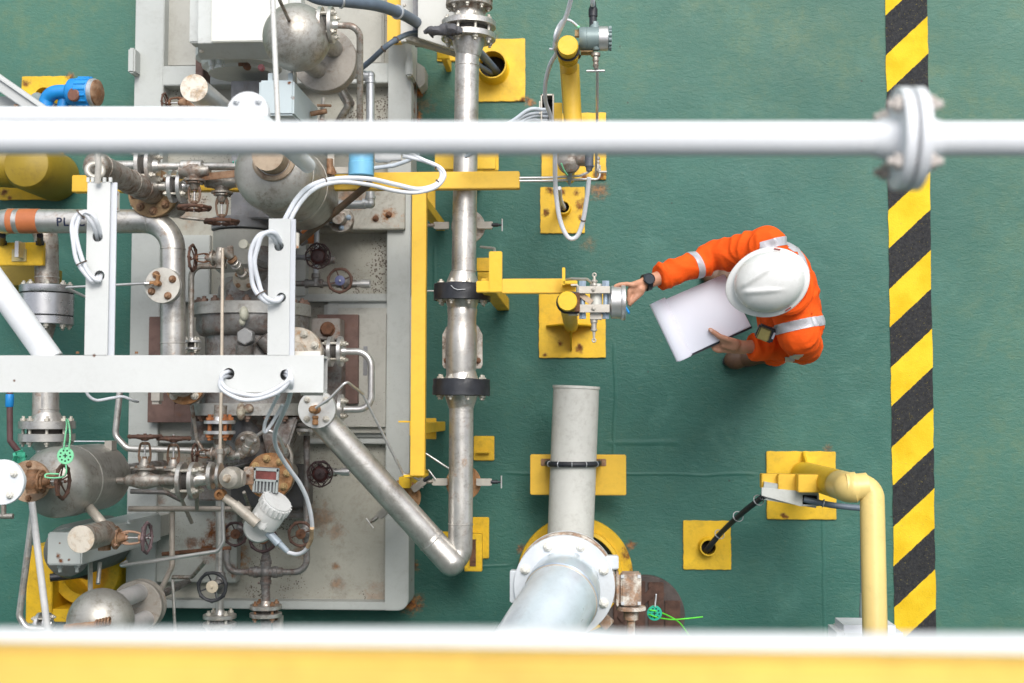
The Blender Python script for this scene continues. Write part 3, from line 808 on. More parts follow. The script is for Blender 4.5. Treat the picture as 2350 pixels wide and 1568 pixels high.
# ------------------------------------------------------------------ grey transmitter on the far post
tr = thing('pressure_transmitter', 'grey pressure transmitter with a silver band strapped to the far yellow post', 'transmitter', T(1366, 91, 1.60))
hA = 1.68; c = T(1366, 89, hA); rT = .0435
xa, xb = T(1329, 89, hA).x, T(1404, 89, hA).x
mb = MB(); mb.lathe((xa, c.y, hA), X, [(rT * .93, 0), (rT, .004), (rT, .026), (rT * .97, .027), (rT * .97, .029), (rT, .030), (rT, (xb - xa) * .62), (rT * .9, (xb - xa) * .63), (rT * .9, (xb - xa) * .99), (rT * .6, xb - xa)], 36)
hs_ = part('housing', mb, instr, tr)
mb = MB(); mb.lathe((xa + (xb - xa) * .60, c.y, hA), X, [(rT * 1.0, 0), (rT * 1.04, .001), (rT * 1.04, (xb - xa) * .28), (rT, (xb - xa) * .285)], 40); part('cover_band', mb, steel_b, tr)
mb = MB()
for i in range(16):
    q = 2 * math.pi * i / 16; mb.cyl((xb - .012, c.y + math.cos(q) * rT * .92, hA + math.sin(q) * rT * .92), (xb - .001, c.y + math.cos(q) * rT * .92, hA + math.sin(q) * rT * .92), .006, seg=8)
part('ribbed_cap', mb, instr, tr)
mb = MB(); mb.lathe((c.x - .002, c.y + rT * .4, hA), Y, [(.021, 0), (.019, .03), (.015, .036), (.015, .045)], 18); mb.lathe((c.x + .003, c.y - rT * .3, hA + .01), -Y, [(.018, 0), (.014, .03), (.012, .034)], 18); part('neck', mb, instr, tr)
mb = MB(); mb.lathe(T(1361, 58, hA), Y, [(.014, -.01), (.014, .03), (.017, .032), (.017, .06), (.012, .072), (.010, .09)], 16); part('cable_gland', mb, black, tr)
mb = MB(); mb.box((xa - .006, c.y + .02, hA), (.02, .026, .02)); mb.box((xa + .03, c.y - rT - .004, hA - .02), (.05, .006, .05)); mb.box((xa - .012, c.y - .032, hA - .03), (.028, .034, .006)); mb.box((xa - .012, c.y - .05, hA - .045), (.03, .004, .035))
bk = part('bracket', mb, M('bracket_brass', (.36, .24, .11), .6, .2, .2, 14, rust=.6, bump=.3), tr, bevel=.001)
bolt(bk, (xa - .001, c.y - .05, hA - .05), -Y, .008, rusty)
bx, by = pt1.x, pt1.y
mb = MB()
for k, (zz, mm) in enumerate(((1.70, 0), (1.66, 1), (1.635, 1), (1.61, 1))):
    pass
mb.torus((bx, by, 1.712), Z, .039, .0042, 36, 8); part('rubber_strap', mb, black, tr)
for zz in (1.665, 1.640, 1.615):
    mb = MB(); mb.torus((bx, by, zz), Z, .0368, .0028, 36, 8); part('hose_clamp', mb, yelr, tr)
mb = MB(); mb.lathe(T(1367, 122, hA - .01), -Y, [(.018, 0), (.018, .012), (.011, .014), (.012, .03), (.009, .034), (.009, .042), (.012, .046), (.006, .06)], 12); part('manifold_fitting', mb, steel_d, tr)
mb = MB(); q = T(1367, 163, hA - .02); mb.cyl(q - X * .034, q + X * .034, .005, seg=12); mb.cyl(T(1367, 150, hA - .02), q, .004); part('tee_handle', mb, steel_b, tr)
mb = MB(); mb.tube([T(1370, 135, hA - .03), T(1371, 165, hA - .05), T(1370, 290, 1.4), T(1368, 388, 1.16), T(1368, 404, 1.13)], .0055, 10); single('impulse_tube', mb, steel_b, 'long thin upright tube below the grey transmitter', 'tube')
cable('signal_cable', 'white cable looping round the left of the far post down into the bracket', [T(1316, -30, 1.9), T(1302, 30, 1.8), T(1281, 78, 1.72), T(1273, 105, 1.65), T(1277, 122, 1.6), T(1263, 148, 1.5), T(1252, 190, 1.4), T(1252, 232, 1.3), T(1262, 262, 1.22), T(1272, 300, 1.15)], .0085, wcab)
cable('signal_cable', 'thin white wire with a green end curling behind the grey transmitter', [T(1325, 60, 1.70), T(1310, 48, 1.72), T(1293, 46, 1.72), T(1280, 62, 1.7), T(1273, 82, 1.7), T(1272, 110, 1.66), T(1262, 113, 1.64)], .0045, wcab)
mb = MB(); mb.tube(spline([T(1316, 54, 1.70), T(1324, 60, 1.70), T(1330, 63, 1.70)], 4), .0046, 8); single('earth_wire_end', mb, lgreen, 'short green end of the thin wire behind the grey transmitter', 'wire')
cable('signal_cable', 'short pale cable entering the grey transmitter from the top of the picture', [T(1360, -40, 1.8), T(1360, 0, 1.74), T(1360, 12, 1.70)], .0085, wcab)
# slotted bracket holding the bundle
cb = thing('cable_bracket', 'small slotted white edged bracket on the left of the far post', 'bracket', T(1255, 245, 1.0))
mb = MB()
for (u0, v0, u1, v1) in ((1241, 216, 1244, 282), (1268, 216, 1271, 284), (1241, 216, 1270, 219), (1237, 232, 1240, 262), (1244, 278, 1270, 282)): pbox(mb, u0, v0, u1, v1, 1.10, 1.18)
part('channel', mb, ssbr, cb); mb = MB(); pbox(mb, 1243, 218, 1269, 280, 1.08, 1.11); part('back_plate', mb, dark, cb)
mb = MB(); pbox(mb, 1270, 236, 1290, 280, 1.05, 1.14); part('arm', mb, yel, cb, bevel=.002)
cable('cable_bundle', 'bundle of pale grey cables sweeping left from the slotted bracket under the white pipe', [T(1258, 262, 1.16), T(1235, 262, 1.17), T(1205, 270, 1.18), T(1170, 290, 1.18), T(1120, 322, 1.15), T(1070, 345, 1.1)], .0085, gcab, strands=4, spread=V(.003, .013, .008))

# second sensor head on the far plate, seen below the white pipe
s2 = thing('level_sensor', 'ribbed grey sensor head on a yellow stem just below the white pipe', 'sensor', T(1310, 385, 0))
mb = MB(); c = T(1306, 372, 1.0); mb.lathe((c.x, c.y, .6), Z, [(.022, 0), (.022, .36), (.028, .37)], 20); part('stem', mb, yel, s2)
mb = MB(); mb.lathe((c.x, c.y, .96), Z, [(.045, 0), (.048, .01), (.043, .018), (.048, .026), (.043, .034), (.050, .045), (.050, .075), (.03, .09)], 26); mb.lathe(c + V(.03, .005, .03), X, [(.026, 0), (.03, .02), (.03, .04), (.02, .05)], 18); part('head', mb, steel_d, s2)
mb = MB(); mb.cyl(T(1307, 395, 1.0), T(1307, 412, .98), .011); mb.cyl(T(1307, 411, .98), T(1307, 424, .96), .007); part('drain', mb, instr, s2)
mb = MB(); mb.lathe(T(1352, 352, 1.15), -Y, [(.017, -.02), (.018, .0), (.018, .055), (.014, .06), (.012, .075)], 16); single('cable_gland', mb, M('gland_grey', (.10, .11, .13), .5, 0, .15, 8), 'dark grey cable gland at the right end of the hanging white loop', 'cable gland')
mb = MB(); mb.lathe(T(1371, 360, 1.16), -Y, [(.009, 0), (.012, .01), (.008, .014), (.011, .025), (.008, .03), (.011, .045), (.006, .06)], 10); q = T(1377, 395, 1.14); mb.cyl(q - X * .022, q + X * .028, .0055); single('needle_valve', mb, ssbr, 'small needle valve with a tee bar below the white pipe by the hanging loop', 'valve')
cable('signal_cable', 'white cable hanging in a long loop over the rust stained yellow plate', [T(1276, 280, 1.25), T(1274, 360, 1.2), T(1275, 430, 1.1), T(1284, 500, 1.05), T(1302, 543, 1.03), T(1322, 545, 1.03), T(1336, 515, 1.05), T(1346, 460, 1.1), T(1352, 408, 1.15)], .0095, wcab, ties=(.78,), n=10)
cable('earth_wire', 'short green wire in front of the ribbed sensor head', [T(1288, 375, 1.1), T(1294, 390, 1.08), T(1302, 402, 1.05)], .0035, lgreen)

# ------------------------------------------------------------------ flanged sensor the worker touches
fs_ = thing('flanged_sensor', 'stainless clamped sensor with a round metal face that the worker is touching', 'sensor', T(1375, 694, 1.2))
hs2 = 1.42
def B(mb, u0, v0, u1, v1, h0, h1): return pbox(mb, u0, v0, u1, v1, h0, h1)
mb = MB(); B(mb, 1325, 657, 1400, 673, hs2, hs2 + .012); B(mb, 1324, 699, 1399, 717, hs2, hs2 + .012); B(mb, 1324, 654, 1328, 722, hs2 - .06, hs2 + .012); B(mb, 1310, 652, 1326, 656, hs2 - .06, hs2 + .005); B(mb, 1305, 719, 1326, 722, hs2 - .06, hs2 + .005)
bk = part('bracket', mb, ssbr, fs_, bevel=.0008)
for v in (664, 708): bolt(bk, T(1362, v, hs2 + .012), Z, .0085, ssbr)
mb = MB(); mb.span(T(1328, 672, hs2 - .01), T(1358, 695, hs2 - .01), .022, .006); part('link_plate', mb, M('tan_plate', (.5, .38, .28), .6, .1, .1, 9, rust=.4), fs_, bevel=.0008)
for u in (1337, 1390):
    mb = MB(); a, b = T(u, 645, hs2 - .025), T(u, 732, hs2 - .025); mb.cyl(a, b, .0105); mb.v = list(mb.v)
    for q, d in ((a, -Y), (b, Y)):
        hx = MB(); hexprof(hx, .0155, 0, .026); uu, ww, aa = basis(d); hx.v = [q + uu * p.x + ww * p.y + aa * p.z for p in hx.v]; mb.add(hx.v, hx.f)
    part('clamp_bolt', mb, M('zinc_blue', (.36, .45, .55), .4, .4, .1, 12, rust=.25), fs_)
mb = MB(); a, b = T(1368, 652, hs2 - .035), T(1368, 722, hs2 - .035); mb.cyl(a, b, .024); part('cell', mb, M('cell_grey', (.62, .62, .57), .5, .2, .08, 9, rust=.15), fs_)
mb = MB(); mb.box((b.x - .001, b.y - .008, b.z), (.046, .024, .044)); p = T(1363, 729, hs2 - .03); mb.lathe(p, -Y, [(.014, 0), (.014, .02), (.0105, .024), (.0105, .044), (.013, .047), (.013, .052), (.006, .056), (.004, .085)], 12)
q = p - Y * .09; mb.torus(q, Z, .0062, .0033, 18, 8)
p2 = T(1364, 656, hs2 - .0); mb.lathe(p2, Y, [(.012, 0), (.009, .006), (.009, .012), (.013, .015), (.013, .02), (.006, .024), (.005, .036)], 12); mb.torus(p2 + Y * .042, Z, .0066, .0034, 18, 8)
part('bleed_fitting', mb, ssbr, fs_)
mb = MB(); mb.tube(fillet([T(1300, 642, 1.2), T(1312, 640, 1.28), T(1348, 641, 1.34), T(1361, 652, 1.40)], .02, 6), .0055, 10); part('impulse_tube', mb, steel_b, fs_)
fa = T(1402, 694, hs2 - .035)
mb = MB(); mb.lathe((fa.x, fa.y, fa.z), X, [(.030, -.01), (.060, 0), (.065, .002), (.065, .038), (.070, .040), (.072, .044), (.071, .056), (.06, .058), (.058, .05), (.001, .049)], 48); part('round_face', mb, steel_b, fs_)
mb = MB(); mb.box((pt2.x + .038, pt2.y, 1.41), (.02, .075, .07)); part('clamp_block', mb, rusty, fs_, bevel=.002)
mb = MB(); u_ = [V(pt2.x + .045, pt2.y + .036, 1.43)] + [V(pt2.x + math.cos(R_(a)) * .040, pt2.y + math.sin(R_(a)) * .040, 1.43) for a in range(90, 271, 15)] + [V(pt2.x + .045, pt2.y - .040, 1.43)]
mb.tube(u_, .0048, 8); part('u_bolt', mb, black, fs_)

# ------------------------------------------------------------------ grey plastic pipe, saddle and white duct
gp = thing('grey_pipe', 'wide pale grey open ended pipe lying above its yellow saddle', 'pipe', T(1320, 1060, 0))
hg = .38; g0, g1 = T(1322.5, 889, hg), T(1308, 1262, hg); rg = PX(52.5, hg); ax = (g1 - g0).normalized()
mb = MB(); mb.lathe(g0, ax, [(rg - .012, .03), (rg - .012, -.004), (rg + .004, -.006), (rg + .004, .006), (rg, .008), (rg, (g1 - g0).length)], 48); part('pipe', mb, duct, gp)
mb = MB(); mb.cyl(g0 + ax * .02, g0 + ax * .024, rg - .013); part('inside', mb, dark, gp)
el = MB(); el.tube(fillet([g1 - ax * .01, T(1306, 1300, hg), T(1306, 1300, hg) + Z * .25], .16, 10), rg * .99, 40); part('elbow', el, duct, gp)
sd_ = thing('pipe_saddle', 'broad yellow saddle plate with a black sleeved u bolt over the grey pipe', 'pipe support', T(1326, 1090, 0))
x0, x1, y0, y1 = rect(1217, 1043, 1437, 1137, .25)
mb = MB(); mb.box(((x0 + x1) / 2, (y0 + y1) / 2, .245), (x1 - x0, y1 - y0, .014)); part('top_plate', mb, yelb, sd_, bevel=.004)
mb = MB(); p = T(1377, 1090, .1); mb.box((p.x - .06, p.y, .12), (.014, .24, .24)); mb.box((p.x - .06, p.y, .007), (.05, .24, .014)); part('web', mb, yelr, sd_, bevel=.002)
uc = T(1315.5, 1064, hg); R0 = rg + .014
ub = [uc + V(-R0, 0, -.12)] + [uc + V(-math.cos(R_(a)) * R0, 0, math.sin(R_(a)) * R0) for a in range(0, 181, 9)] + [uc + V(R0, 0, -.12)]
mb = MB(); mb.tube(ub, .013, 12); ubo = part('u_bolt', mb, black, sd_)
for a in (28, 58, 88, 118, 150):
    mb = MB(); q = uc + V(-math.cos(R_(a)) * R0, 0, math.sin(R_(a)) * R0); mb.torus(q, V(math.sin(R_(a)), 0, math.cos(R_(a))), .0128, .0022, 14, 6); part('sleeve_gap', mb, galv, ubo)
for s in (-1, 1):
    mb = MB(); mb.box(uc + V(s * (R0 + .005), 0, -.128), (.06, .035, .01)); part('rust_pad', mb, rustb, sd_, bevel=.003)
cg = thing('deck_coaming', 'large yellow ring coaming with rusted rim on the deck under the white valve', 'coaming', T(1320, 1318, 0))
cc = T(1320, 1320, .05)
mcg = yr('h', ((1440, 1270, .06), (1450, 1300, .05), (1205, 1240, .04), (1195, 1290, .05), (1192, 1270, .04)), .25)
mb = MB(); ro = PX(131, .05); ri = PX(97, .05)
mb.lathe((cc.x, cc.y, 0), Z, [(ro, 0), (ro, .045), (ro - .004, .05), (ri + .022, .05), (ri + .020, .09), (ri + .003, .092), (ri, .088), (ri, .012), (.001, .010)], 64); part('ring', mb, mcg, cg)
mb = MB(); mb.cyl((cc.x, cc.y, .013), (cc.x, cc.y, .02), ri - .001, seg=48); part('cover', mb, M('slate', (.10, .115, .11), .6, 0, .15, 8), cg)
wd = thing('white_duct_valve', 'large white flanged valve and duct rising at the bottom of the picture', 'valve', T(1298, 1262, 0))
hf = 1.60; fc2 = T(1295, 1346, hf); rf = PX(115, hf)
mb = MB(); mb.disc((fc2.x, fc2.y, hf - .028), Z, rf, .026, 64); f1 = part('flange', mb, whited, wd)
for q in ring_pts((fc2.x, fc2.y, hf - .0015), Z, rf * .84, 8, 22.5): bolt(f1, q, Z, .0165, M('white_bolt', (.74, .72, .66), .5, 0, .06, 12, rust=.4, rustcol=(.3, .14, .05), grime=.3))
mb = MB(); mb.disc((fc2.x + .004, fc2.y + .006, hf - .100), Z, rf * 1.0, .055, 64); part('wafer_body', mb, whiter, wd)
mb = MB(); mb.disc((fc2.x + .004, fc2.y + .006, hf - .135), Z, rf, .026, 64); mb.cyl((fc2.x, fc2.y, .60), (fc2.x, fc2.y, hf - .12), .105, seg=40); part('lower_flange', mb, whited, wd)
for (u, v) in ((1186, 1345), (1404, 1290)):
    mb = MB(); p = T(u, v, hf - .05); mb.box(p, (.05, .12, .05) if u < 1300 else (.05, .05, .05)); part('lug', mb, whited, wd, bevel=.004)
rdz = PX(82, hf + .05)
dp = fillet([V(fc2.x, fc2.y, hf - .01), V(fc2.x, fc2.y, hf + .20), V(fc2.x - .30, fc2.y - .42, hf + .82)], .20, 14)
mb = MB(); mb.tube(dp, rdz, 48); part('duct', mb, M('duct_steel', (.72, .79, .86), .30, .45, .08, 5, bump=.06, grime=.12, streak=.1), wd)
q = dp[9]; q2 = dp[10]
mb = MB(); mb.torus(q, q2 - q, rdz + .001, .004, 56, 8); part('weld', mb, M('weld_blue', (.42, .50, .60), .4, .4, .2, 6), wd)
mb = MB(); mb.torus(dp[10], q2 - q, rdz + .0005, .003, 56, 8); part('weld', mb, M('weld_tan', (.55, .47, .38), .4, .3, .2, 6), wd)
gbx = thing('valve_actuator', 'rust streaked white gearbox beside the white valve flange', 'actuator', T(1440, 1352, 1.3))
ha = 1.45
mb = MB(); B(mb, 1425, 1317, 1472, 1392, ha - .09, ha); part('gear_case', mb, whiter, gbx, bevel=.006)
mb = MB(); B(mb, 1404, 1322, 1426, 1385, ha - .07, ha - .02); B(mb, 1414, 1314, 1420, 1392, ha - .06, ha + .005); part('mount_plate', mb, whiter, gbx, bevel=.003)
mb = MB(); p = T(1448, 1398, ha - .045); mb.lathe(p, -Y, [(.055, -.012), (.058, -.006), (.058, .002), (.03, .004), (.028, .04), (.016, .044), (.014, .12)], 24); part('shaft', mb, whiter, gbx)
mb = MB()
for i in range(4): mb.box(T(1429 + (i % 2) * 38, 1323 + (i // 2) * 62, ha + .002), (.012, .012, .006))
part('screw', mb, whited, gbx)
mb = MB(); mb.span(T(1400, 1436, ha - .05), T(1365, 1404, ha - .05), .05, .03); part('lever_stub', mb, whiter, gbx, bevel=.004)
rc = thing('round_cover', 'dark brown round wooden cover on the deck at the bottom of the picture', 'cover', T(1480, 1412, 0))
cc = T(1482, 1412, .06); rr_ = PX(88, .06)
mb = MB(); mb.disc((cc.x, cc.y, 0), Z, rr_, .06, 56, .004); part('rim', mb, M('cover_grey', (.075, .06, .055), .75, 0, .3, 14, rust=.4, rustcol=(.12, .06, .04), bump=.5), rc)
for i, x in enumerate((-.12, -.04, .05, .13)):
    mb = MB(); hw = math.sqrt(max(.003, (rr_ * .97) ** 2 - (abs(x) + .04) ** 2)); mb.box((cc.x + x, cc.y, .066), (.075, hw * 2, .014)); part('plank', mb, M('wood_brown', (.075, .036, .024), .75, 0, .35, 20, streak=.5, bump=.5, bscale=40), rc, bevel=.003)
mb = MB(); mb.span((cc.x - .13, cc.y - .02, .078), (cc.x + .05, cc.y + .13, .078), .04, .012); part('batten', mb, MATS['wood_brown'], rc, bevel=.003)
def tag_disc(label, u, v, h, px, mat, seed=1, axv=Z):
    t = thing('valve_tag', label, 'tag', T(u, v, h), 'perforated plastic tags'); c = T(u, v, h); r = PX(px, h)
    mb = MB(); u_, w_, a_ = basis(axv)
    # round disc with a ring of eight holes, built as a polar sheet
    n = 48; rings = []
    mb.disc(c, axv, r, .005, 40, .001); d = part('disc', mb, mat, t)
    hb = MB()
    for q in ring_pts(c + a_ * .0051, axv, r * .62, 9): hb.cyl(q - a_ * .0005, q + a_ * .0008, r * .105, seg=12)
    hb.box(c + a_ * .0056, (r * .5, r * .12, .001)); hb.box(c + a_ * .0057, (r * .12, r * .5, .001))
    part('hole', hb, dark, d)
    return t, c
tag_disc('green round perforated tag hanging by the rusty white gearbox', 1502, 1407, 1.25, 17, green)
cable('plastic_twine', 'bright lime cord trailing right from the green tag in two tails', [T(1490, 1400, 1.26), T(1510, 1404, 1.25), T(1535, 1414, 1.22), T(1560, 1430, 1.2), T(1584, 1462, 1.16)], .0028, lime, 'twine')
cable('plastic_twine', 'bright lime cord tail lying level to the right of the green tag', [T(1488, 1410, 1.27), T(1508, 1417, 1.255), T(1540, 1422, 1.22), T(1575, 1420, 1.2), T(1613, 1416, 1.2)], .0028, lime, 'twine')
cable('tie_strap', 'short white strap end standing up behind the green tag', [T(1503, 1392, 1.26), T(1505, 1375, 1.27), T(1506, 1364, 1.28)], .0028, wcab, 'strap')

# ------------------------------------------------------------------ cream pipe on its yellow column
yc = thing('pipe_column', 'yellow column on a flanged plate carrying the cream pipe bend', 'pipe support', T(1840, 1114, 0))
pmc = yr('k', ((1798, 1184, .02), (1805, 1186, .015)), .08)
part('base_plate', ragged(1759, 1036, 1920, 1193, .014, 0, seed=9), pmc, yc, bevel=.003)
hc = 1.02; ct = T(1945, 1118, hc + .05)
bx_, by_ = ct.x, ct.y; rcol = .062
mb = MB(); mb.cyl((bx_, by_, .012), (bx_, by_, hc - .1), rcol, seg=40); part('column', mb, yel, yc)
for a in (90, 270):
    d = V(0, 1 if a == 90 else -1, 0); P = [V(bx_, by_, .014) + d * (rcol - .003), V(bx_, by_, .014) + d * .11, V(bx_, by_, .03) + d * .11, V(bx_, by_, .12) + d * (rcol - .003)]
    g = MB(); g.loft([[q - X * .006 for q in P], [q + X * .006 for q in P]]); part('gusset', g, pmc, yc, bevel=.002)
for (u0, v0, u1, v1, h0, h1) in ((1748, 1088, 1800, 1122, .56, .60), (1786, 1089, 1852, 1127, .60, .64), (1832, 1090, 1925, 1131, .66, .72)):
    mb = MB(); B(mb, u0, v0, u1, v1, h0 - .03, h1); part('arm_plate', mb, yelb, yc, bevel=.003)
cp = thing('cream_pipe', 'cream yellow pipe bending off the column and running down to the bottom', 'pipe', T(1998, 1300, 0))
hq = 1.12; rq = .049
mb = MB(); mb.tube(fillet([V(bx_, by_, hc - .12), V(bx_, by_, hq), T(1990, 1116, hq)], [.085], 12), [.062] * 12 + [.055] * 3, 40); part('elbow', mb, cream, cp)
mb = MB(); mb.tube(fillet([T(1940, 1115, hq + .0), T(2001, 1115, hq), T(2009, 1500, hq + .10), T(2012, 1700, hq + .15)], .10, 12), rq, 36); part('pipe', mb, cream, cp)
ty = thing('cable_tray', 'short grey cable tray box hung under the yellow column arm', 'cable tray', T(1812, 1137, .5))
mb = MB(); P0, P1 = T(1750, 1120, .60), T(1874, 1140, .60)
# hollow trough: bottom, two sides, open right end
dx = (P1 - P0).normalized(); sdv = V(-dx.y, dx.x, 0); wdt = .075
for off, w_, hgt, zz in ((0, wdt, .004, .575), (0, wdt, .004, .625)): mb.box((P0 + P1) / 2 - sdv * .01 + V(0, 0, zz - .60), ((P1 - P0).length, w_, hgt), Matrix((dx, sdv, Z)).transposed())
for s in (-1, 1): mb.box((P0 + P1) / 2 - sdv * .01 + sdv * s * wdt / 2 + V(0, 0, 0), ((P1 - P0).length, .004, .054), Matrix((dx, sdv, Z)).transposed())
part('trough', mb, greyb, ty, bevel=.001)
mb = MB()
a_, b_ = T(1748, 1118, .63), T(1842, 1162, .63); c_, d_ = T(1748, 1135, .63), T(1842, 1138, .63)
mb.prism([(p.x, p.y) for p in (T(1748, 1119, .64), T(1879, 1131, .64), T(1879, 1136, .64), T(1842, 1136, .64), T(1842, 1162, .64), T(1836, 1162, .64), T(1748, 1138, .64))], .632, .642)
part('side_cover', mb, M('tray_grey', (.56, .58, .55), .45, 0, .05, 6, grime=.15), ty, bevel=.0015)
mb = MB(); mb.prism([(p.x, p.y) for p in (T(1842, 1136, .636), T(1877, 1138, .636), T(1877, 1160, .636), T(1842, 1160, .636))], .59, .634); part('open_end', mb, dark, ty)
mb = MB(); B(mb, 1842, 1158, 1880, 1162, .60, .645); B(mb, 1876, 1134, 1880, 1162, .60, .645); part('end_rim', mb, MATS['tray_grey'], ty, bevel=.001)
cable('power_cable', 'slate grey cable leaving the open tray end towards the cream pipe', [T(1845, 1146, .655), T(1880, 1154, .66), T(1920, 1161, .66), T(1975, 1166, .66), T(2010, 1166, .66)], .0135, bcab, ties=(.33,), tiemat=galv)
cable('power_cable', 'thin dark cable running beside the lower left of the cream pipe', [T(1976, 1175, .66), T(1977, 1300, .66), T(1979, 1440, .66), T(1980, 1520, .66)], .0055, bcab)
mb = MB(); mb.lathe(T(1978, 1362, .68), -Y, [(.010, 0), (.010, .05), (.013, .06), (.013, .12), (.009, .13)], 14); single('cable_gland', mb, instr, 'slim grey cable gland standing left of the cream pipe near the bottom rail', 'cable gland')
mb = MB(); B(mb, 1923, 1437, 2078, 1560, .70, .95); single('junction_box', mb, M('pale_box', (.66, .68, .72), .4, 0, .04, 4), 'pale grey rounded box half hidden by the bottom rail under the cream pipe', 'junction box', bevel=.03)

# ------------------------------------------------------------------ white pipes and rails near the lens
hw = 4.28
fp = thing('white_pipe', 'white pipe crossing the whole picture with one rusty bolted flange joint', 'pipe', T(1175, 320, 0))
rw = PX(39.5, hw)
mb = MB(); mb.cyl(T(-900, 316, hw), T(3300, 320, hw), rw, seg=48); part('pipe', mb, white, fp)
axw = (T(3300, 320, hw) - T(-900, 316, hw)).normalized(); cj = T(2083, 319, hw)
whb = M('flange_bolt_rust', (.55, .5, .46), .6, .1, .1, 20, rust=.62, rustcol=(.22, .09, .04), bump=.3)
flange_pair(fp, cj, axw, PX(117, hw), PX(25, hw), PX(8, hw), 4, PX(19, hw), white, whb, rw, .78, 45, PX(48, hw))
fp2 = thing('white_pipe', 'white pipe at the upper left that bends down at its right end', 'pipe', T(280, 265, 0))
h2 = 3.05; r2 = PX(27, h2)
mb = MB(); mb.tube(fillet([T(-500, 271, h2), T(583, 271, h2), T(583, 271, h2) - Z * .35], .12, 12), r2, 40); part('pipe', mb, white, fp2)
ce = T(583, 271, h2 - .40)
flange(fp2, V(ce.x, ce.y, h2 - .34), -Z, .062, .014, 4, .010, white, whb, .76, 45)
mb = MB(); mb.disc((ce.x, ce.y, h2 - .338), Z, .062, .014); f2 = part('flange', mb, white, fp2)
for q in ring_pts((ce.x, ce.y, h2 - .323), Z, .047, 4, 45): bolt(f2, q, Z, .010, white)
mb = MB(); mb.cyl((ce.x, ce.y, 1.9), (ce.x, ce.y, h2 - .35), r2 * .9, seg=24); part('drop_pipe', mb, white, fp2)

hr1 = 5.08
rl = thing('white_rail', 'out of focus white rail along the bottom of the picture', 'rail', T(1175, 1485, 0))
mb = MB(); r1 = PX(58, hr1); mb.tube(spline([T(-900, 1500, hr1), T(0, 1499, hr1), T(1200, 1500, hr1), T(1600, 1511, hr1), T(3300, 1517, hr1)], 8), r1, 40); part('tube', mb, white, rl)
hr2 = 5.30
yl = thing('yellow_rail', 'out of focus yellow rail at the very bottom edge of the picture', 'rail', T(1175, 1560, 0))
x0 = T(-1500, 1509, hr2).x; x1 = T(3800, 1509, hr2).x; yt = T(1175, 1512, hr2).y
ylm = M('rail_yellow', (.70, .45, .09), .45, 0, .12, 1.6, bump=.08, grime=.15, rust=.12, rustcol=(.5, .28, .05))
mb = MB(); mb.box(((x0 + x1) / 2, yt - .07, hr2 - .03), (x1 - x0, .14, .06)); part('beam', mb, ylm, yl, bevel=.006)

mb = MB(); mb.box((-1.0, yt - 2.3, 5.16), (17, 4.0, .05))
for k in range(9): mb.box((-9 + k * 2, yt - 2.3, 5.04), (.1, 4.0, .2))
structure('walkway', mb, greyp)
mb = MB(); mb.box((-1.0, -2.9, 2.6), (17, .06, 5.0))
for k in range(12): mb.box((-9 + k * 1.5, -2.84, 2.6), (.08, .08, 4.9))
structure('unseen_shade_wall', mb, M('shade_wall_green', (.10, .17, .15), .5, 0, .1, 3, grime=.2))  # wall added out of view to block skylight and darken the lower deck
# ------------------------------------------------------------------ the grey equipment skid
HS, HF = .22, .125
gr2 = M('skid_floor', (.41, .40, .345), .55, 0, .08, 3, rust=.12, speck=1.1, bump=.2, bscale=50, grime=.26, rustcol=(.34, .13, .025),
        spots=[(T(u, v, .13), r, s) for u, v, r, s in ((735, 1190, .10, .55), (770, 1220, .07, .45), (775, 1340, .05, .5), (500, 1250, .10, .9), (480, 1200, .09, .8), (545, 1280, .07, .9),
               (770, 1300, .025, .8), (560, 1310, .03, .7), (520, 1180, .08, .7), (690, 1270, .05, .6), (440, 1090, .16, .5), (600, 1130, .18, .6), (640, 1050, .12, .5), (430, 470, .14, .4), (700, 590, .10, .35), (330, 1360, .12, .4), (870, 1370, .10, .35))])  # first ones rust; the last broad blotches paint in shade under the machinery
skm = M('skid_frame', (.45, .47, .45), .5, 0, .05, 3, rust=.05, speck=.18, bump=.12, bscale=50, grime=.12, rustcol=(.26, .085, .015),
        spots=[(T(u, v, .1), r, 1) for u, v, r in ((941, 190, .07), (941, 290, .07), (943, 200, .03), (945, 250, .05), (945, 290, .05), (941, 330, .03), (944, 460, .05), (941, 1330, .02), (942, 1392, .03), (941, 660, .02), (944, 1160, .02))])
sk = thing('equipment_skid', 'long pale grey steel skid frame carrying the pump and motor', 'skid', T(625, 700, 0))
x0, x1, y0, y1 = rect(311, -90, 937, 1402, HS)
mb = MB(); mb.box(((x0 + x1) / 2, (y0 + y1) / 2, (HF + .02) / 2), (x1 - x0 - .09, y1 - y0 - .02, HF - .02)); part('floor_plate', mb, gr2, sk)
mb = MB(); pbox(mb, 313, -90, 355, 1402, 0, HS); part('side_rail', mb, skm, sk, bevel=.004)
ch = .03; xa = rect(892, 0, 937, 1, HS)[0]
mb = MB(); mb.prism([(xa, y1), (x1, y1)] + [(x1 - .055 + .055 * math.cos(R_(-a)), y0 + .055 + .055 * math.sin(R_(-a))) for a in range(0, 91, 10)] + [(xa, y0)], 0, HS); part('side_rail', mb, skm, sk, bevel=.004)
for u0, v0, u1, v1, h in ((356, 152, 891, 190, HS - .003), (356, 1377, 891, 1401, HS - .01), (356, 676, 891, 692, HS - .03), (356, 1006, 891, 1019, HS - .03)):
    mb = MB(); pbox(mb, u0, v0, u1, v1, .02, h); part('cross_member', mb, skm, sk, bevel=.004)
mb = MB(); pbox(mb, 375, -90, 880, 148, .1, .150); part('floor_panel', mb, greyp, sk, bevel=.01)
mb = MB(); pbox(mb, 360, 540, 480, 690, .1, .16); part('floor_panel', mb, skm, sk, bevel=.004)
mb = MB(); pbox(mb, 676, 528, 700, 680, .1, HS - .02); part('floor_panel', mb, skm, sk, bevel=.004)
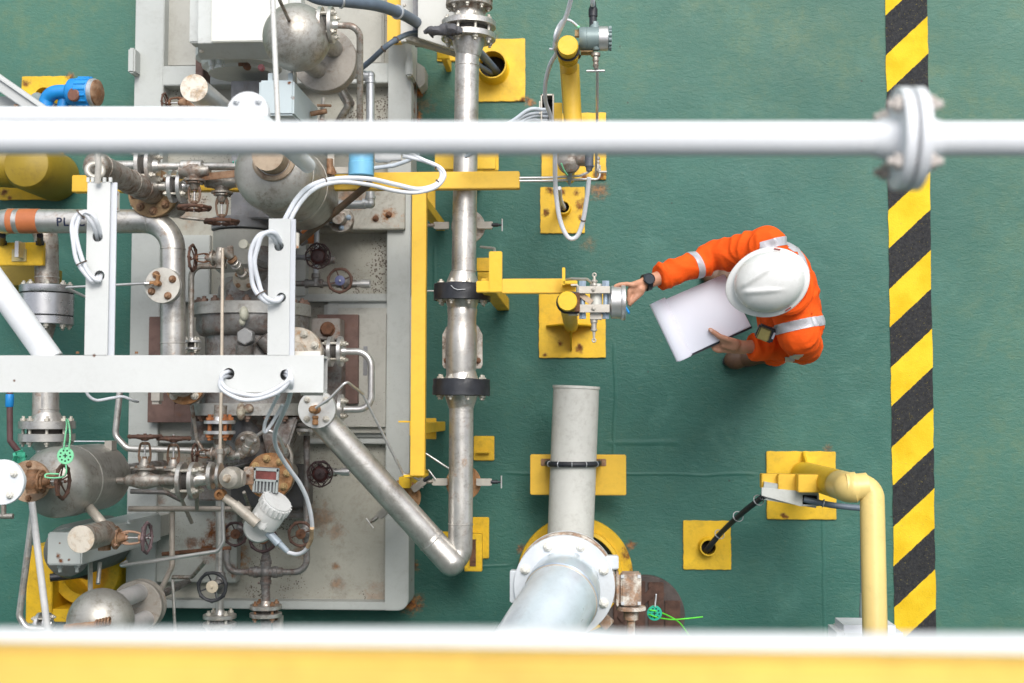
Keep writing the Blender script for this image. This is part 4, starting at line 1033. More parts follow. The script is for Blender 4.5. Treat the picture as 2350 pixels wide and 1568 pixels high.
rp = M('rusty_plate', (.43, .42, .37), .5, 0, .1, 5, rust=.5, rustcol=(.42, .16, .03), bump=.2, grime=.4, spots=[(T(u, v, .26), r, s) for u, v, r, s in ((892, 493, .045, 1), (862, 502, .028, .9), (800, 450, .10, .6), (850, 440, .06, .5), (735, 500, .05, 1), (820, 410, .05, .7), (700, 515, .04, 1))])
mb = MB(); pbox(mb, 700, 433, 928, 526, .12, .26); rpo = part('raised_plate', mb, rp, sk, bevel=.004)
for u, v in ((892, 493), (862, 502)): bolt(rpo, T(u, v, .26), Z, .014, rusty)
mb = MB(); pbox(mb, 742, 690, 918, 1012, .11, .185); part('pedestal', mb, skm, sk, bevel=.02)
mb = MB(); pbox(mb, 760, 706, 898, 994, .18, .245); pd_ = part('pedestal', mb, greyp, sk, bevel=.03)
mb = MB(); x_ = rect(834, 795, 843, 862, .247); mb.box(((x_[0] + x_[1]) / 2, (x_[2] + x_[3]) / 2, .246), (x_[1] - x_[0], x_[3] - x_[2], .004)); part('slot', mb, coup, pd_)
mb = MB(); pbox(mb, 330, 955, 470, 1010, .11, .185); part('pedestal', mb, greyp, sk, bevel=.02)
mb = MB(); pbox(mb, 300, 1128, 542, 1338, .10, .20); part('step_plate', mb, M('step_grey', (.40, .415, .39), .5, 0, .07, 3, rust=.12, speck=.4, bump=.15, grime=.25,
    spots=[(T(u, v, .2), r, s) for u, v, r, s in ((500, 1225, .09, 1), (480, 1260, .08, 1), (360, 1150, .05, .6), (535, 1310, .04, 1), (440, 1250, .04, .8), (515, 1170, .07, .8))]), sk, bevel=.004)
for (u, v, s, lab) in ((301, 138, -1, ''), (938, 145, 1, '')):
    mb = MB(); p = T(u, v, .30); mb.box((p.x, p.y, .20), (.035, .125, .20)); lg = part('lifting_lug', mb, skm, sk, bevel=.008)
    if s > 0:
        mb = MB(); mb.prism([(p.x + .018, p.y + .05), (p.x + .06, p.y + .02), (p.x + .06, p.y - .06), (p.x + .03, p.y - .085), (p.x + .018, p.y - .06)], .02, .14); part('gusset', mb, greyp, lg, bevel=.003)

# ------------------------------------------------------------------ motor
mo = thing('electric_motor', 'big pale grey motor with a square white lid at the top of the skid', 'motor', T(550, 80, .22))
mlid = M('motor_lid', (.66, .66, .60), .45, 0, .06, 2, bump=.06, grime=.1, rust=.04)
mot = M('motor_grey', (.54, .56, .54), .45, 0, .05, 3, rust=.08, bump=.1, grime=.15)
mb = MB(); pbox(mb, 487, -120, 660, 94, .93, .955); part('lid', mb, mlid, mo, bevel=.004)
mb = MB(); P = rect(457, -120, 690, 96, .93); Q = rect(455, -120, 692, 122, .86)
mb.loft([[V(Q[0], Q[2] - .008, .80), V(Q[1], Q[2] - .008, .80), V(Q[1], Q[3], .80), V(Q[0], Q[3], .80)], [V(Q[0], Q[2], .84), V(Q[1], Q[2], .84), V(Q[1], Q[3], .84), V(Q[0], Q[3], .84)], [V(P[0], P[2], .93), V(P[1], P[2], .93), V(P[1], P[3], .93), V(P[0], P[3], .93)]])
tb_ = part('terminal_box', mb, mot, mo, bevel=.002)
bolt(tb_, T(463, 116, .872), V(-.2, -.4, 1), .011, boltz)
mb = MB(); pbox(mb, 437, -120, 462, 98, .70, .78); part('side_fin', mb, mot, mo, bevel=.006)
cm = T(556, 40, .52)
mb = MB(); q = T(556, 127, .52); mb.lathe((q.x, T(556, -150, .52).y, .52), -Y, [(.21, 0), (.21, T(0, -150, .52).y - q.y)], 48); part('frame', mb, mot, mo)
mb = MB(); mb.lathe((q.x, q.y + .02, .52), -Y, [(.205, 0), (.215, .005), (.215, .045), (.19, .06), (.185, .085), (.16, .10), (.155, .115), (.07, .12)], 56); eb = part('end_bell', mb, mot, mo)
for k in range(8): a = R_(22 + 45 * k); bolt(eb, (q.x + math.cos(a) * .175, q.y - .055, .52 + math.sin(a) * .175), -Y, .011, mot)
mb = MB()
for u, v in ((486, 148), (506, 143)): mb.lathe(T(u, v + 4, .73), -Y, [(.016, -.05), (.016, 0), (.011, .003), (.011, .018)], 16)
part('foot_bolt', mb, mot, mo)
mb = MB(); p = T(566, 152, .735); mb.lathe(p, Z, [(.016, -.02), (.018, 0), (.012, .008)], 14); mb.box(p + V(-.02, .008, 0), (.035, .014, .012)); part('grease_plug', mb, rusty, mo)
mb = MB(); p = T(599, 155, .735); mb.lathe(p, Z, [(.014, -.02), (.016, 0), (.011, .01)], 14); part('pink_cap', mb, M('pink_cap', (.55, .20, .22), .5, 0, .1, 9, rust=.3), mo)
mb = MB(); pbox(mb, 449, 118, 466, 182, .3, .42); part('foot', mb, brownp, mo, bevel=.003)

# ------------------------------------------------------------------ coupling guard, pump
cgd = thing('coupling_guard', 'weathered blue grey coupling guard between the motor and the pump', 'coupling guard', T(580, 350, .22))
mb = MB(); pbox(mb, 530, 186, 640, 250, .22, .60); part('end_box', mb, coup, cgd, bevel=.004)
mb = MB(); pbox(mb, 532, 252, 650, 502, .22, .57); part('hood', mb, coup, cgd, bevel=.006)
q = T(563, 504, .42)
mb = MB(); mb.lathe((q.x, q.y, .42), -Y, [(.150, 0), (.158, .002), (.158, .055), (.152, .058)], 48); part('end_ring', mb, coup, cgd)
pu = thing('pump', 'large cast steel pump with bolted ring flanges in the middle of the skid', 'pump', T(580, 800, .22))
hp2 = .48; px_ = T(580, 800, hp2).x; yv = lambda v: T(580, v, hp2).y
q = T(563, 535, .42)
mb = MB(); mb.lathe((q.x, q.y, .42), -Y, [(.148, 0), (.150, .004), (.150, .165), (.135, .18), (.11, .20), (.10, .36)], 48); part('bearing_housing', mb, greyp, pu)
def pl(prof, name, mat, hx=0):
    m_ = MB(); s0 = yv(prof[0][1]); m_.lathe((px_ + hx, s0, hp2), -Y, [(r, s0 - yv(v)) for r, v in prof], 64); return part(name, m_, mat, pu)
pl([(.13, 640), (.16, 660), (.17, 700)], 'neck', steel_c)
f1 = pl([(.270, 700), (.275, 701), (.275, 727), (.272, 728)], 'ring_flange', M('ring_steel', (.40, .395, .375), .45, .4, .15, 8, rust=.4, rustcol=(.2, .11, .07), bump=.2, grime=.4), -.005)
for q in ring_pts((px_ - .005, yv(700), hp2), Y, .250, 20, 9): bolt(f1, q, Y, .0185, M('pump_bolt', (.20, .13, .10), .6, .2, .3, 20, rust=.6, bump=.3))
pl([(.262, 728), (.262, 760), (.245, 771), (.22, 775), (.215, 850), (.225, 870), (.24, 885), (.24, 926)], 'casing', steel_c)
f2 = pl([(.270, 926), (.275, 927), (.275, 953), (.272, 954)], 'ring_flange', MATS['ring_steel'])
for q in ring_pts((px_, yv(954), hp2), -Y, .250, 18, 0): bolt(f2, q, -Y, .0185, MATS['pump_bolt'])
pl([(.20, 954), (.16, 985), (.12, 1010), (.12, 1060)], 'tail_cover', steel_c)
mb = MB(); mb.ellipsoid(T(560, 720, .80), (.020, .034, .03)); mb.ellipsoid(T(556, 738, .79), (.014, .02, .02)); part('lifting_eye', mb, M('eye_cream', (.50, .49, .40), .5, 0, .1, 9, rust=.35, bump=.2), pu)
mb = MB(); mb.ellipsoid(T(553, 945, .77), (.020, .040, .03)); mb.ellipsoid(T(571, 938, .76), (.022, .022, .02)); part('lifting_eye', mb, M('eye_rust', (.45, .42, .33), .6, 0, .1, 9, rust=.85, rustcol=(.16, .05, .02), bump=.35), pu)
mb = MB(); p = T(561, 772, .79); hexprof(mb, .040, -.05, .0); mb.v = [p + q for q in mb.v]; part('plug', mb, M('plug_grey', (.30, .30, .30), .5, .3, .1, 12, rust=.4, bump=.2), pu, bevel=.002)
mb = MB(); mb.tube(spline([T(561, 788, .74), T(562, 840, .70), T(565, 900, .66)], 4), .040, 20); mb.tube([T(600, 775, .72), T(622, 800, .70)], .034, 18); part('rib', mb, steel_c, pu)
mb = MB(); pbox(mb, 714, 731, 780, 779, .30, .42); blk = part('foot_block', mb, M('block_steel', (.25, .23, .21), .5, .3, .2, 12, rust=.6, bump=.25, grime=.4), pu, bevel=.004)
bolt(blk, T(752, 756, .42), Z, .032, rusty, stub=0)
mb = MB(); pbox(mb, 716, 800, 782, 930, .28, .40); part('foot_block', mb, steel_c, pu, bevel=.004)
mb = MB(); pbox(mb, 728, 722, 820, 927, .22, .285); part('foot_plate', mb, brownp, pu, bevel=.002)
mb = MB(); pbox(mb, 342, 727, 400, 970, .22, .285); pbox(mb, 400, 927, 440, 970, .22, .284); part('foot_plate', mb, brownp, pu, bevel=.002)
mb = MB(); pbox(mb, 438, 935, 480, 1000, .22, .34); part('foot_block', mb, steel_c, pu, bevel=.004)
# nozzle flanges seen face on
def nozzle(label, u, v, h, rp, nb, mat, bm, bs, a0, pipe_r, bcr=.76, t_=.024, drop=.25, tiltv=None):
    ax = (tiltv or Z).normalized()
    t = thing('nozzle_flange', label, 'flange', T(u, v, h))
    c = T(u, v, h); r = PX(rp, h)
    f = flange(t, c - ax * t_, ax, r, t_, nb, bs, mat, bm, bcr, a0)
    mb = MB(); mb.disc(c - ax * (t_ * 2 + .006), ax, r, t_); mb.cyl(c - ax * (drop + t_ * 2), c - ax * t_ * 1.8, r * .6, seg=28); part('neck', mb, steel_d, t)
    if pipe_r: mb = MB(); mb.lathe(c, ax, [(pipe_r * 1.2, -.002), (pipe_r * 1.1, .012), (pipe_r, .02), (pipe_r, .05)], 24); part('hub', mb, mat, t)
    return t
nozzle('orange rusted flange with gold bolts behind the white transmitter', 619, 1093, .74, 54, 8, rustf, M('bolt_gold', (.50, .34, .16), .55, .3, .2, 16, rust=.5, rustcol=(.25, .12, .05), bump=.25), .0155, 10, 0)
nozzle('rust ringed flange half hidden under the left of the white beam', 423, 884, .82, 46, 4, rustf, boltz, .0165, 45, .0)
nozzle('pale rust streaked flange behind the foot of the right white upright', 680, 810, .82, 60, 8, M('flange_pale_rust', (.50, .45, .38), .5, .2, .15, 10, rust=.6, rustcol=(.42, .2, .06), bump=.2, grime=.3), boltz, .016, 22, .045, .78)
nozzle('grey flange with three bolts below the lower pump ring', 568, 1022, .72, 29, 4, steel_d, steel_b, .0085, 30, .0, .7, .014, .2, V(.25, -.35, 1))
nozzle('small grey flange just above the orange rusted flange', 640, 1040, .66, 24, 4, steel_d, steel_b, .0085, 60, .0, .7, .014, .2, V(.5, -.35, 1))
nozzle('stained flange with a slanting fitting left of the loop of white cable', 558, 643, .78, 26, 4, MATS['flange_pale_rust'], rustb, .0095, 45, .0, .7, .02, .28, V(-.1, -.3, 1))
nozzle('grey blind flange with a blue zinc bolt by the slanting rusty pipe', 780, 503, .42, 31, 4, steel_d, MATS['zinc_blue'], .0115, 10, .03, .66, .016, .14)
nozzle('rust stained flange at the foot of the dark upright pipe', 349, 443, .98, 58, 8, M('flange_ochre', (.34, .22, .11), .6, .15, .25, 12, rust=.6, rustcol=(.20, .10, .04), bump=.3, grime=.4), rustb, .0165, 5, .0, .74, .028, .25)

def run(name, label, cat, pts, r, mat, bend=.03, seg=16, group=None, wl=()):
    """a bent pipe or tube as one thing"""
    P = fillet([T(*p) if not isinstance(p, Vector) else p for p in pts], bend, 7)
    mb = MB(); mb.tube(P, r, seg)
    if not wl: return single(name, mb, mat, label, cat, group)
    t = thing(name, label, cat, P[0], group); part('pipe', mb, mat, t)
    for (p, d) in wl:
        m2 = MB(); m2.torus(T(*p), d, r + .0002, .0022, 28, 6); part('weld', m2, mat, t)
    return t
# ------------------------------------------------------------------ product pipe with letters, left
hg1 = .92; r1g = PX(28.5, hg1)
g1t = thing('marked_pipe', 'steel pipe with orange bands and stencilled letters bending down beside the pump', 'pipe', T(200, 508, 0))
P = fillet([T(8, 515, .45), T(8, 508, hg1), T(397, 508, hg1), T(397, 880, hg1), T(423, 884, .85)], [.09, .13, .05], 12)
mb = MB(); mb.tube(P, r1g, 36); part('pipe', mb, steel, g1t)
for (u0, u1) in ((40, 48), (50, 92)):
    pass
for (u0, u1) in ((22, 36), (47, 94)):
    mb = MB(); mb.lathe(T(u0, 508, hg1), X, [(r1g + .0003, 0), (r1g + .0012, .0004), (r1g + .0012, PX(u1 - u0, hg1)), (r1g + .0003, PX(u1 - u0, hg1) + .0004)], 40); part('band', mb, orangeb, g1t)
for (u, v, d) in ((343, 508, X), (397, 572, Y), (397, 788, Y)):
    mb = MB(); mb.torus(T(u, v, hg1), d, r1g + .0002, .0028, 32, 6); part('weld', mb, steel, g1t)
def letters(txt, u, v, h, r, size, mat, parent, name='lettering'):
    """raised stencil letters wrapped over the top of a pipe that runs along x"""
    cu = bpy.data.curves.new('lettering', 'FONT'); cu.body = txt; cu.size = size; cu.extrude = 0; cu.space_character = 1.15; cu.offset = size * .018
    ob = bpy.data.objects.new('lettering', cu); COL.objects.link(ob)
    bpy.context.view_layer.update()
    me = bpy.data.meshes.new_from_object(ob.evaluated_get(bpy.context.evaluated_depsgraph_get()))
    COL.objects.unlink(ob); bpy.data.objects.remove(ob)
    bm = bmesh.new(); bm.from_mesh(me)
    for k in range(10):
        y_ = size * k / 10; bmesh.ops.bisect_plane(bm, geom=bm.verts[:] + bm.edges[:] + bm.faces[:], plane_co=(0, y_, 0), plane_no=(0, 1, 0))
    c = T(u, v, h); mb = MB()
    bmesh.ops.triangulate(bm, faces=bm.faces)
    bmesh.ops.recalc_face_normals(bm, faces=bm.faces)
    vs = []
    for q in bm.verts:
        a = (q.co.y - size * .35 - .010) / r; vs.append(V(c.x + q.co.x, c.y + math.sin(a) * (r + .0012), c.z + math.cos(a) * (r + .0012)))
    bm.verts.index_update()
    mb.add(vs, [tuple(x.index for x in f.verts) for f in bm.faces]); bm.free()
    o = part(name, mb, mat, parent); return o
letters('PL', 140, 508, hg1, r1g, .052, M('stencil_navy', (.015, .02, .05), .5, 0, .2, 20), g1t)
letters('C', 187, 508, hg1, r1g, .052, MATS['stencil_navy'], g1t)
bf = thing('blind_flange', 'pale round blind flange with four rusty bolts and a brass fitting on the steel pipe', 'flange', T(373, 655, 0))
mpf = M('flange_cream', (.56, .54, .49), .5, .2, .08, 10, rust=.5, rustcol=(.40, .22, .09), bump=.15, grime=.25)
c = T(372, 655, 1.06); flange(bf, c - Z * .018, Z, PX(42, 1.06), .018, 4, .0145, mpf, rustb, .68, 30)
mb = MB(); mb.disc(c - Z * .044, Z, PX(42, 1.06), .020); mb.cyl(c - Z * .2, c - Z * .04, .035); part('neck', mb, steel, bf)
mb = MB(); q = T(360, 650, 1.09); mb.cyl(q - Z * .03, q + Z * .012, .012, seg=12); mb.cyl(q - X * .03, q + X * .014, .009, seg=12); mb.cyl(q, T(364, 632, 1.10), .009, seg=10); mb.cyl(T(364, 634, 1.1), T(352, 628, 1.1), .005, seg=8); part('fitting', mb, rustf, bf)
run('impulse_tube', 'thin straight tube running left from the pale round blind flange', 'tube', [(352, 650, 1.09), (150, 660, 1.06), (215, 690, .95)], .006, steel_b, .006, 10)
mb = MB(); q = T(330, 651, 1.087); mb.lathe(q, X, [(.007, 0), (.011, .003), (.011, .014), (.008, .018), (.008, .03), (.011, .032), (.011, .044)], 10); single('tube_union', mb, steel_b, 'small hexagonal tube union left of the pale blind flange', 'fitting')
# lower-left vertical pipe with big isolating joint
g2 = thing('steel_riser', 'steel pipe with a large machined isolating joint at the far left', 'pipeline', T(108, 750, 0))
h2g = .62; r2g = PX(27.5, h2g)
mb = MB(); mb.tube(fillet([T(20, 505, h2g - .05), T(105, 505, h2g), T(108, 652, h2g)], .14, 12), r2g, 32); part('pipe', mb, steel_d, g2)
mb = MB(); mb.torus(T(108, 637, h2g), Y, r2g + .0003, .003, 32, 6); part('weld', mb, steel, g2)
rb = PX(62, h2g); macht = M('machined', (.50, .50, .51), .28, .8, .08, 12, bump=.05, rust=.08, streak=.2)
ya = T(108, 656, h2g); L2 = (T(108, 655, h2g) - T(108, 745, h2g)).length
mb = MB(); mb.lathe(ya, -Y, [(rb - .002, 0), (rb, .002), (rb, .032), (rb - .001, .034)], 56); fa_ = part('flange', mb, macht, g2)
for q in ring_pts(ya, Y, rb * .82, 8, 22.5): bolt(fa_, q, Y, .014, boltz)
mb = MB(); mb.lathe(ya - Y * .034, -Y, [(rb * .96, 0), (rb * .96, .006)], 48); part('gap', mb, dark, g2)
mb = MB(); mb.lathe(ya - Y * .040, -Y, [(rb - .002, 0), (rb, .002), (rb, L2 - .085), (rb - .002, L2 - .083)], 56); part('barrel', mb, macht, g2)
for zz in (1,):
    mb = MB()
    for i in range(16):
        for j in range(4): mb.box(T(88 + j * 3, 680 + i * 3.4, h2g + rb * .96 - .001 * j), (.002, .0025, .002))
    part('stamped_dots', mb, coup, g2)
mb = MB(); mb.lathe(ya - Y * (L2 - .043), -Y, [(rb * .96, 0), (rb * .96, .006)], 48); part('gap', mb, dark, g2)
mb = MB(); mb.lathe(ya - Y * (L2 - .037), -Y, [(rb, 0), (rb, .034), (rb - .002, .036)], 56); fb_ = part('flange', mb, macht, g2)
for q in ring_pts(ya - Y * (L2 + .000), -Y, rb * .82, 8, 22.5): bolt(fb_, q, -Y, .014, boltz)
mb = MB(); mb.lathe(ya - Y * (L2 - .005), -Y, [(.045, 0), (.030, .06), (.026, .12), (.026, .16), (.04, .18), (r2g, .21), (r2g, .50)], 32); part('reducer', mb, steel_d, g2)
fc_ = T(108, 990, h2g)
flange_pair(g2, fc_, -Y, PX(64, h2g), .036, .022, 8, .0140, steel, boltz, r2g, .82, 22.5, .04)
mb = MB(); mb.cyl(T(108, 890, h2g), T(108, 972, h2g), r2g, seg=32); mb.torus(T(108, 939, h2g), Y, r2g, .003, 32, 6); mb.cyl(T(108, 1005, h2g), T(112, 1060, h2g), r2g, seg=32); part('pipe', mb, steel, g2)

# ------------------------------------------------------------------ vessels
vesm = M('vessel_steel', (.42, .405, .37), .42, .6, .12, 5, rust=.42, rustcol=(.27, .15, .08), bump=.1, bscale=70, grime=.45)
def vessel(label, u, v, ht, hb, r, mat=vesm, seams=(.12,)):
    t = thing('pressure_vessel', label, 'vessel', T(u, v, 0)); c = T(u, v, ht)
    mb = MB(); prof = []
    for k in range(13):
        a = R_(90 * k / 12); prof.append((r * math.cos(a), ht + r * .62 * math.sin(a)))
    prof = [(r, ht)] + prof[1:]
    bot = [(q, 2 * hb - z if False else hb - (z - ht)) for q, z in prof]
    full = list(reversed(bot)) + prof
    mb.lathe((c.x, c.y, 0), Z, full, 48); part('shell', mb, mat, t)
    for s in seams:
        m2 = MB(); m2.torus((c.x, c.y, ht - s), Z, r + .0002, .003, 48, 6); part('weld', m2, mat, t)
    return t, c
vA, cA = vessel('egg shaped steel vessel at the left edge behind the green tag', 130, 1107, 1.40, .97, .142)
vB, cB = vessel('dull steel vessel partly under the white pipe above the pump', 628, 396, 1.38, .85, .158, seams=(.02, .30))
mb = MB(); mb.box((cB.x + .0, cB.y + .0, .50), (.12, .12, .5)); part('saddle', mb, steel_c, vB, bevel=.004)
mb = MB(); mb.torus((cB.x + .02, cB.y + .03, 1.46), V(0, .25, 1), .075, .012, 32, 8); mb.cyl((cB.x + .02, cB.y + .035, 1.44), (cB.x + .02, cB.y + .035, 1.56), .062, seg=28); part('nozzle', mb, M('nozzle_rust', (.36, .28, .2), .6, .2, .2, 9, rust=.7, rustcol=(.25, .12, .06), bump=.2), vB)
for n_, c_ in ((vA, cA),):
    mb = MB(); 
    mb.cyl((c_.x, c_.y, 0), (c_.x, c_.y, .95), .04)
    part('pedestal', mb, steel_c, n_)
def pot(label, us, vs, hs_, ud, vd, hd, rs, rd, seed):
    """round pot joined by two stub tubes to a flat disc below"""
    t = thing('seal_pot', label, 'vessel', T(ud, vd, 0), 'round seal pots with discs below')
    c = T(us, vs, hs_); d = T(ud, vd, hd); r = PX(rs, hs_); r2 = PX(rd, hd)
    mb = MB(); mb.ellipsoid(c, (r, r, r * .92), None, 48, 26); part('pot', mb, vesm, t)
    mb = MB(); mb.disc(d - Z * .02, Z, r2, .03, 56, .003)
    for k in range(4): mb.torus(d - Z * (.03 + .010 * k), Z, r2 - .006, .006, 48, 6)
    part('disc', mb, M('disc_steel', (.36, .33, .29), .55, .3, .15, 10, rust=.55, rustcol=(.26, .15, .09), bump=.12, grime=.3), t)
    mb = MB(); mb.cyl((d.x - .03, d.y, .1), d - Z * .05, .018); part('pedestal', mb, steel_c, t)
    return t, c, d, r, r2
ptA, c, d, r, r2 = pot('round steel pot above a disc at the top of the skid beside the motor', 681, 86, 1.30, 744, 137, .93, 80, 76, 1)
for s, q in enumerate((V(.035, .035, 0), V(-.02, -.035, 0))):
    mb = MB(); mb.cyl(V(d.x, d.y, d.z) + q * 1.3, V(c.x, c.y, c.z - r * .5) + q * 1.3, .040, seg=24); part('stub_tube', mb, vesm, ptA)
ptB, c, d, r, r2 = pot('round steel pot above a disc at the bottom left by the white rail', 231, 1427, 1.40, 314, 1392, .98, 77, 60, 2)
for q in (V(.01, .05, 0), V(.035, -.045, 0)):
    mb = MB(); mb.cyl(V(d.x, d.y, d.z) + q * 1.2, V(c.x, c.y, c.z - r * .5) + q * 1.2, .038, seg=24); part('stub_tube', mb, M('pale_tube', (.52, .50, .49), .5, .2, .08, 9, bump=.06, grime=.15), ptB)

# dark castings below the pump
mb = MB(); a = T(592, 958, .62); b = T(684, 958, .62); c = T(655, 1045, .62); d = T(612, 1045, .62); mb.prism([(p.x, p.y) for p in (a, b, c, d)], .25, .62); part('web', mb, steel_c, pu, bevel=.01)
mb = MB(); mb.cyl(T(566, 955, .60), T(568, 1012, .60), PX(34, .60), seg=32); part('nozzle_neck', mb, M('cast_dark', (.10, .10, .105), .45, .4, .2, 10, rust=.3, bump=.2, grime=.3), pu)
mb = MB(); pbox(mb, 530, 1068, 700, 1165, .22, .40); part('foot_block', mb, MATS['cast_dark'], pu, bevel=.006)
mb = MB(); pbox(mb, 430, 1118, 570, 1150, .22, .33); pbox(mb, 655, 1150, 700, 1190, .2, .32); part('foot_block', mb, steel_c, pu, bevel=.006)
mb = MB(); mb.cyl(T(465, 955, .5), T(465, 1010, .5), .05, seg=24); part('nozzle_neck', mb, steel_c, pu)
yokb = M('yoke_brown', (.22, .14, .095), .6, .15, .25, 16, rust=.7, rustcol=(.15, .065, .03), bump=.3, grime=.5)
# ------------------------------------------------------------------ piping and valves at the top
def assembly(name, label, cat, p, group=None): return thing(name, label, cat, p, group)
ta = thing('flanged_branch', 'flanged joint and bent pipe leaving the round pot at the top', 'pipe', T(760, 58, .9))
h = 1.30
mb = MB(); mb.lathe(T(672, 60, h + .02), X, [(.022, 0), (.024, .01), (.024, .05), (.017, .055), (.015, .12)], 18); part('nipple', mb, steel_d, ta)
flange_pair(ta, T(749.5, 58, h), X, PX(43, h), .016, .026, 4, .0115, steel, boltz, .015, .74, 45, .02)
mb = MB(); mb.tube(fillet([T(770, 58, h), T(826, 60, h), T(826, 420, h - .35)], .055, 10), PX(8, h), 18); part('pipe', mb, steel_d, ta)
mb = MB(); q = T(666, 52, h + .06); mb.lathe(q - Z * .05, Z, [(.02, 0), (.022, .03), (.022, .045), (.013, .05), (.013, .07)], 14); part('elbow_fitting', mb, rustf, ta)
run('impulse_tube', 'dark thin tube rising out of the rusty fitting on the top pot', 'tube', [(632, -20, 1.7), (660, 40, 1.46), (666, 52, 1.40)], .007, steel_d, .01, 10)
run('support_rod', 'slim white rod crossing in front of the top pot down to the white pipe', 'rod', [(624, -40, 2.0), (640, 330, 2.0)], PX(6.5, 2.0), M('rod_white', (.66, .65, .62), .45, .1, .05, 6, grime=.3), 0, 12)
for k in (0, 1): run('drain_tube', ('left' if k == 0 else 'right') + ' one of two thin steel tubes hanging from the top pot', 'tube', [(667 + 8 * k, 80 + 56 * k, 1.30), (671 + 8 * k, 190, 1.22)], .006, ssbr, 0, 8)
t = thing('threaded_pipe', 'threaded silver pipe with elbows right of the two top pots', 'pipe', T(850, 300, .3))
hh = .70; mb = MB(); mb.tube(fillet([T(800, 172, hh), T(850, 172, hh), T(850, 470, hh), T(778, 470, hh)], .03, 6), PX(10, hh), 20); part('pipe', mb, galv, t)
for (u, v, a) in ((850, 174, 0), (850, 468, 1)):
    mb = MB(); s = 1 if a == 0 else -1
    mb.lathe(T(u, v, hh) - V(.035, 0, 0), X, [(.024, 0), (.024, .012), (.021, .014), (.021, .035)], 20); mb.lathe(T(u, v, hh) - V(0, .035 * s, 0), Y * s, [(.024, 0), (.024, .012), (.021, .014), (.021, .035)], 20); mb.ellipsoid(T(u, v, hh), (.022, .022, .022)); part('elbow', mb, galv, t)
run('bent_pipe', 'short hooked dull pipe between the top pot disc and the white pipe', 'pipe', [(778, 205, .72), (800, 243, .72), (770, 290, .68), (760, 320, .66)], .0165, steel_d, .03, 16)
t = thing('relief_fitting', 'rusty clamp bolt with a cross bar under the top pot disc', 'fitting', T(738, 255, .2))
mb = MB(); mb.cyl(T(742, 225, .95), T(738, 290, .95), .010); part('rod', mb, ssbr, t)
mb = MB(); mb.cyl(T(713, 262, .98), T(750, 255, .98), .011); mb.cyl(T(728, 242, .98), T(760, 243, .98), .006); mb.cyl(T(738, 285, .95), T(740, 275, .95), .018); part('cross_bar', mb, rustb, t)
jb = thing('junction_box', 'tall pale blue grey junction box with rust spots under the white rod', 'junction box', T(660, 260, .2))
x0, x1, y0, y1 = rect(594, 184, 674, 264, 1.28)
jbm = M('jb_blue_grey', (.46, .53, .55), .45, 0, .04, 3, bump=.08, rust=.08, spots=[(T(664, 190, 1.28), .012, 1), (T(673, 224, 1.28), .012, 1)])
mb = MB(); mb.box(((x0 + x1) / 2, (y0 + y1) / 2, 1.045), (x1 - x0, y1 - y0, .47)); part('body', mb, jbm, jb, bevel=.008)
mb = MB()
for u in (621, 667): mb.box(T(u, 178, 1.25), (.02, .035, .012))
part('lug', mb, jbm, jb, bevel=.002)
mb = MB(); mb.box(((x0 + x1) / 2, y0 - .012, 1.00), (x1 - x0 - .02, .03, .30)); part('hinge_side', mb, coup, jb, bevel=.003)
mb = MB(); mb.box(((x0 + x1) / 2, (y0 + y1) / 2, .5), (.04, .04, .64)); part('stand', mb, greyp, jb)
def stub(label, u, v, h, rp, hb, mat):
    t = thing('capped_stub', label, 'vent pipe', T(u, v, hb), 'capped vent stubs'); c = T(u, v, h); r = PX(rp, h)
    mb = MB(); mb.lathe((c.x, c.y, hb), Z, [(r * .95, 0), (r * .95, h - hb - .004), (r * .9, h - hb - .003)], 32); part('tube', mb, steel_b if mat is None else mat, t)
    mb = MB(); mb.lathe((c.x, c.y, h - .006), Z, [(r * .97, 0), (r, .001), (r, .005), (r * .98, .006)], 36)
    part('cap', mb, M('cap_white', (.68, .62, .53), .5, .1, .08, 6, rust=.72, rustcol=(.52, .34, .18), bump=.08, grime=.2), t)
    return t, c
stub('white capped stub with tan stains left of the coupling guard', 445, 202, 1.62, 33, 1.20, None)
stb, cst = stub('tan stained capped stub on the grey column at the lower left', 185, 1238, 1.62, 32, 1.36, steel_d)
gate_valve('small rusty valve under the white capped stub', T(450, 236, 1.05), Y, -X, .022, PX(75, 1.05), .040, rustb, wheelm, rusty, length=.12)
gate_valve('rust brown valve almost hidden behind the upper left white pipe end', T(560, 300, .9), X, Z, .02, .12, .04, rusty, wheelm, rusty, length=.12)

# header of small valves just below the white pipe
hv = 1.10
t = thing('valve_header', 'thin steel header with two flanged joints just below the white pipe', 'pipe', T(420, 382, .3))
mb = MB(); mb.cyl(T(262, 380, hv), T(320, 380, hv), PX(12, hv), seg=20); mb.cyl(T(355, 382, hv), T(560, 382, hv), PX(9, hv), seg=20); part('pipe', mb, steel, t)
mb = MB(); mb.lathe(T(416, 382, hv), X, [(.024, 0), (.027, .003), (.027, .09), (.024, .093)], 24); mb.lathe(T(448, 388, hv), -Y, [(.022, 0), (.022, .05)], 18); part('tee', mb, steel, t)
flange_pair(t, T(338, 382, hv), X, PX(48, hv), .018, .026, 4, .0125, steel, boltz, .022, .76, 45, .02)
t = thing('flanged_joint', 'flanged joint between the ochre flange and the left hanging handwheel', 'flange', T(407, 428, .3))
flange_pair(t, T(407, 428, 1.03), X, PX(38, .98), .018, .022, 4, .0120, steel_b, boltz, .02, .76, 45, .02)
mb = MB(); mb.cyl(T(352, 428, 1.03), T(395, 428, 1.03), .020); mb.cyl(T(418, 428, 1.03), T(440, 428, 1.03), .02); part('pipe', mb, steel, t)
gate_valve('valve with a rusty wheel hanging level, left one of the pair under the white pipe', T(447, 392, hv), X, -Y, .024, PX(88, hv), PX(36, hv), steel_d, wheelm, yokb, length=.13)
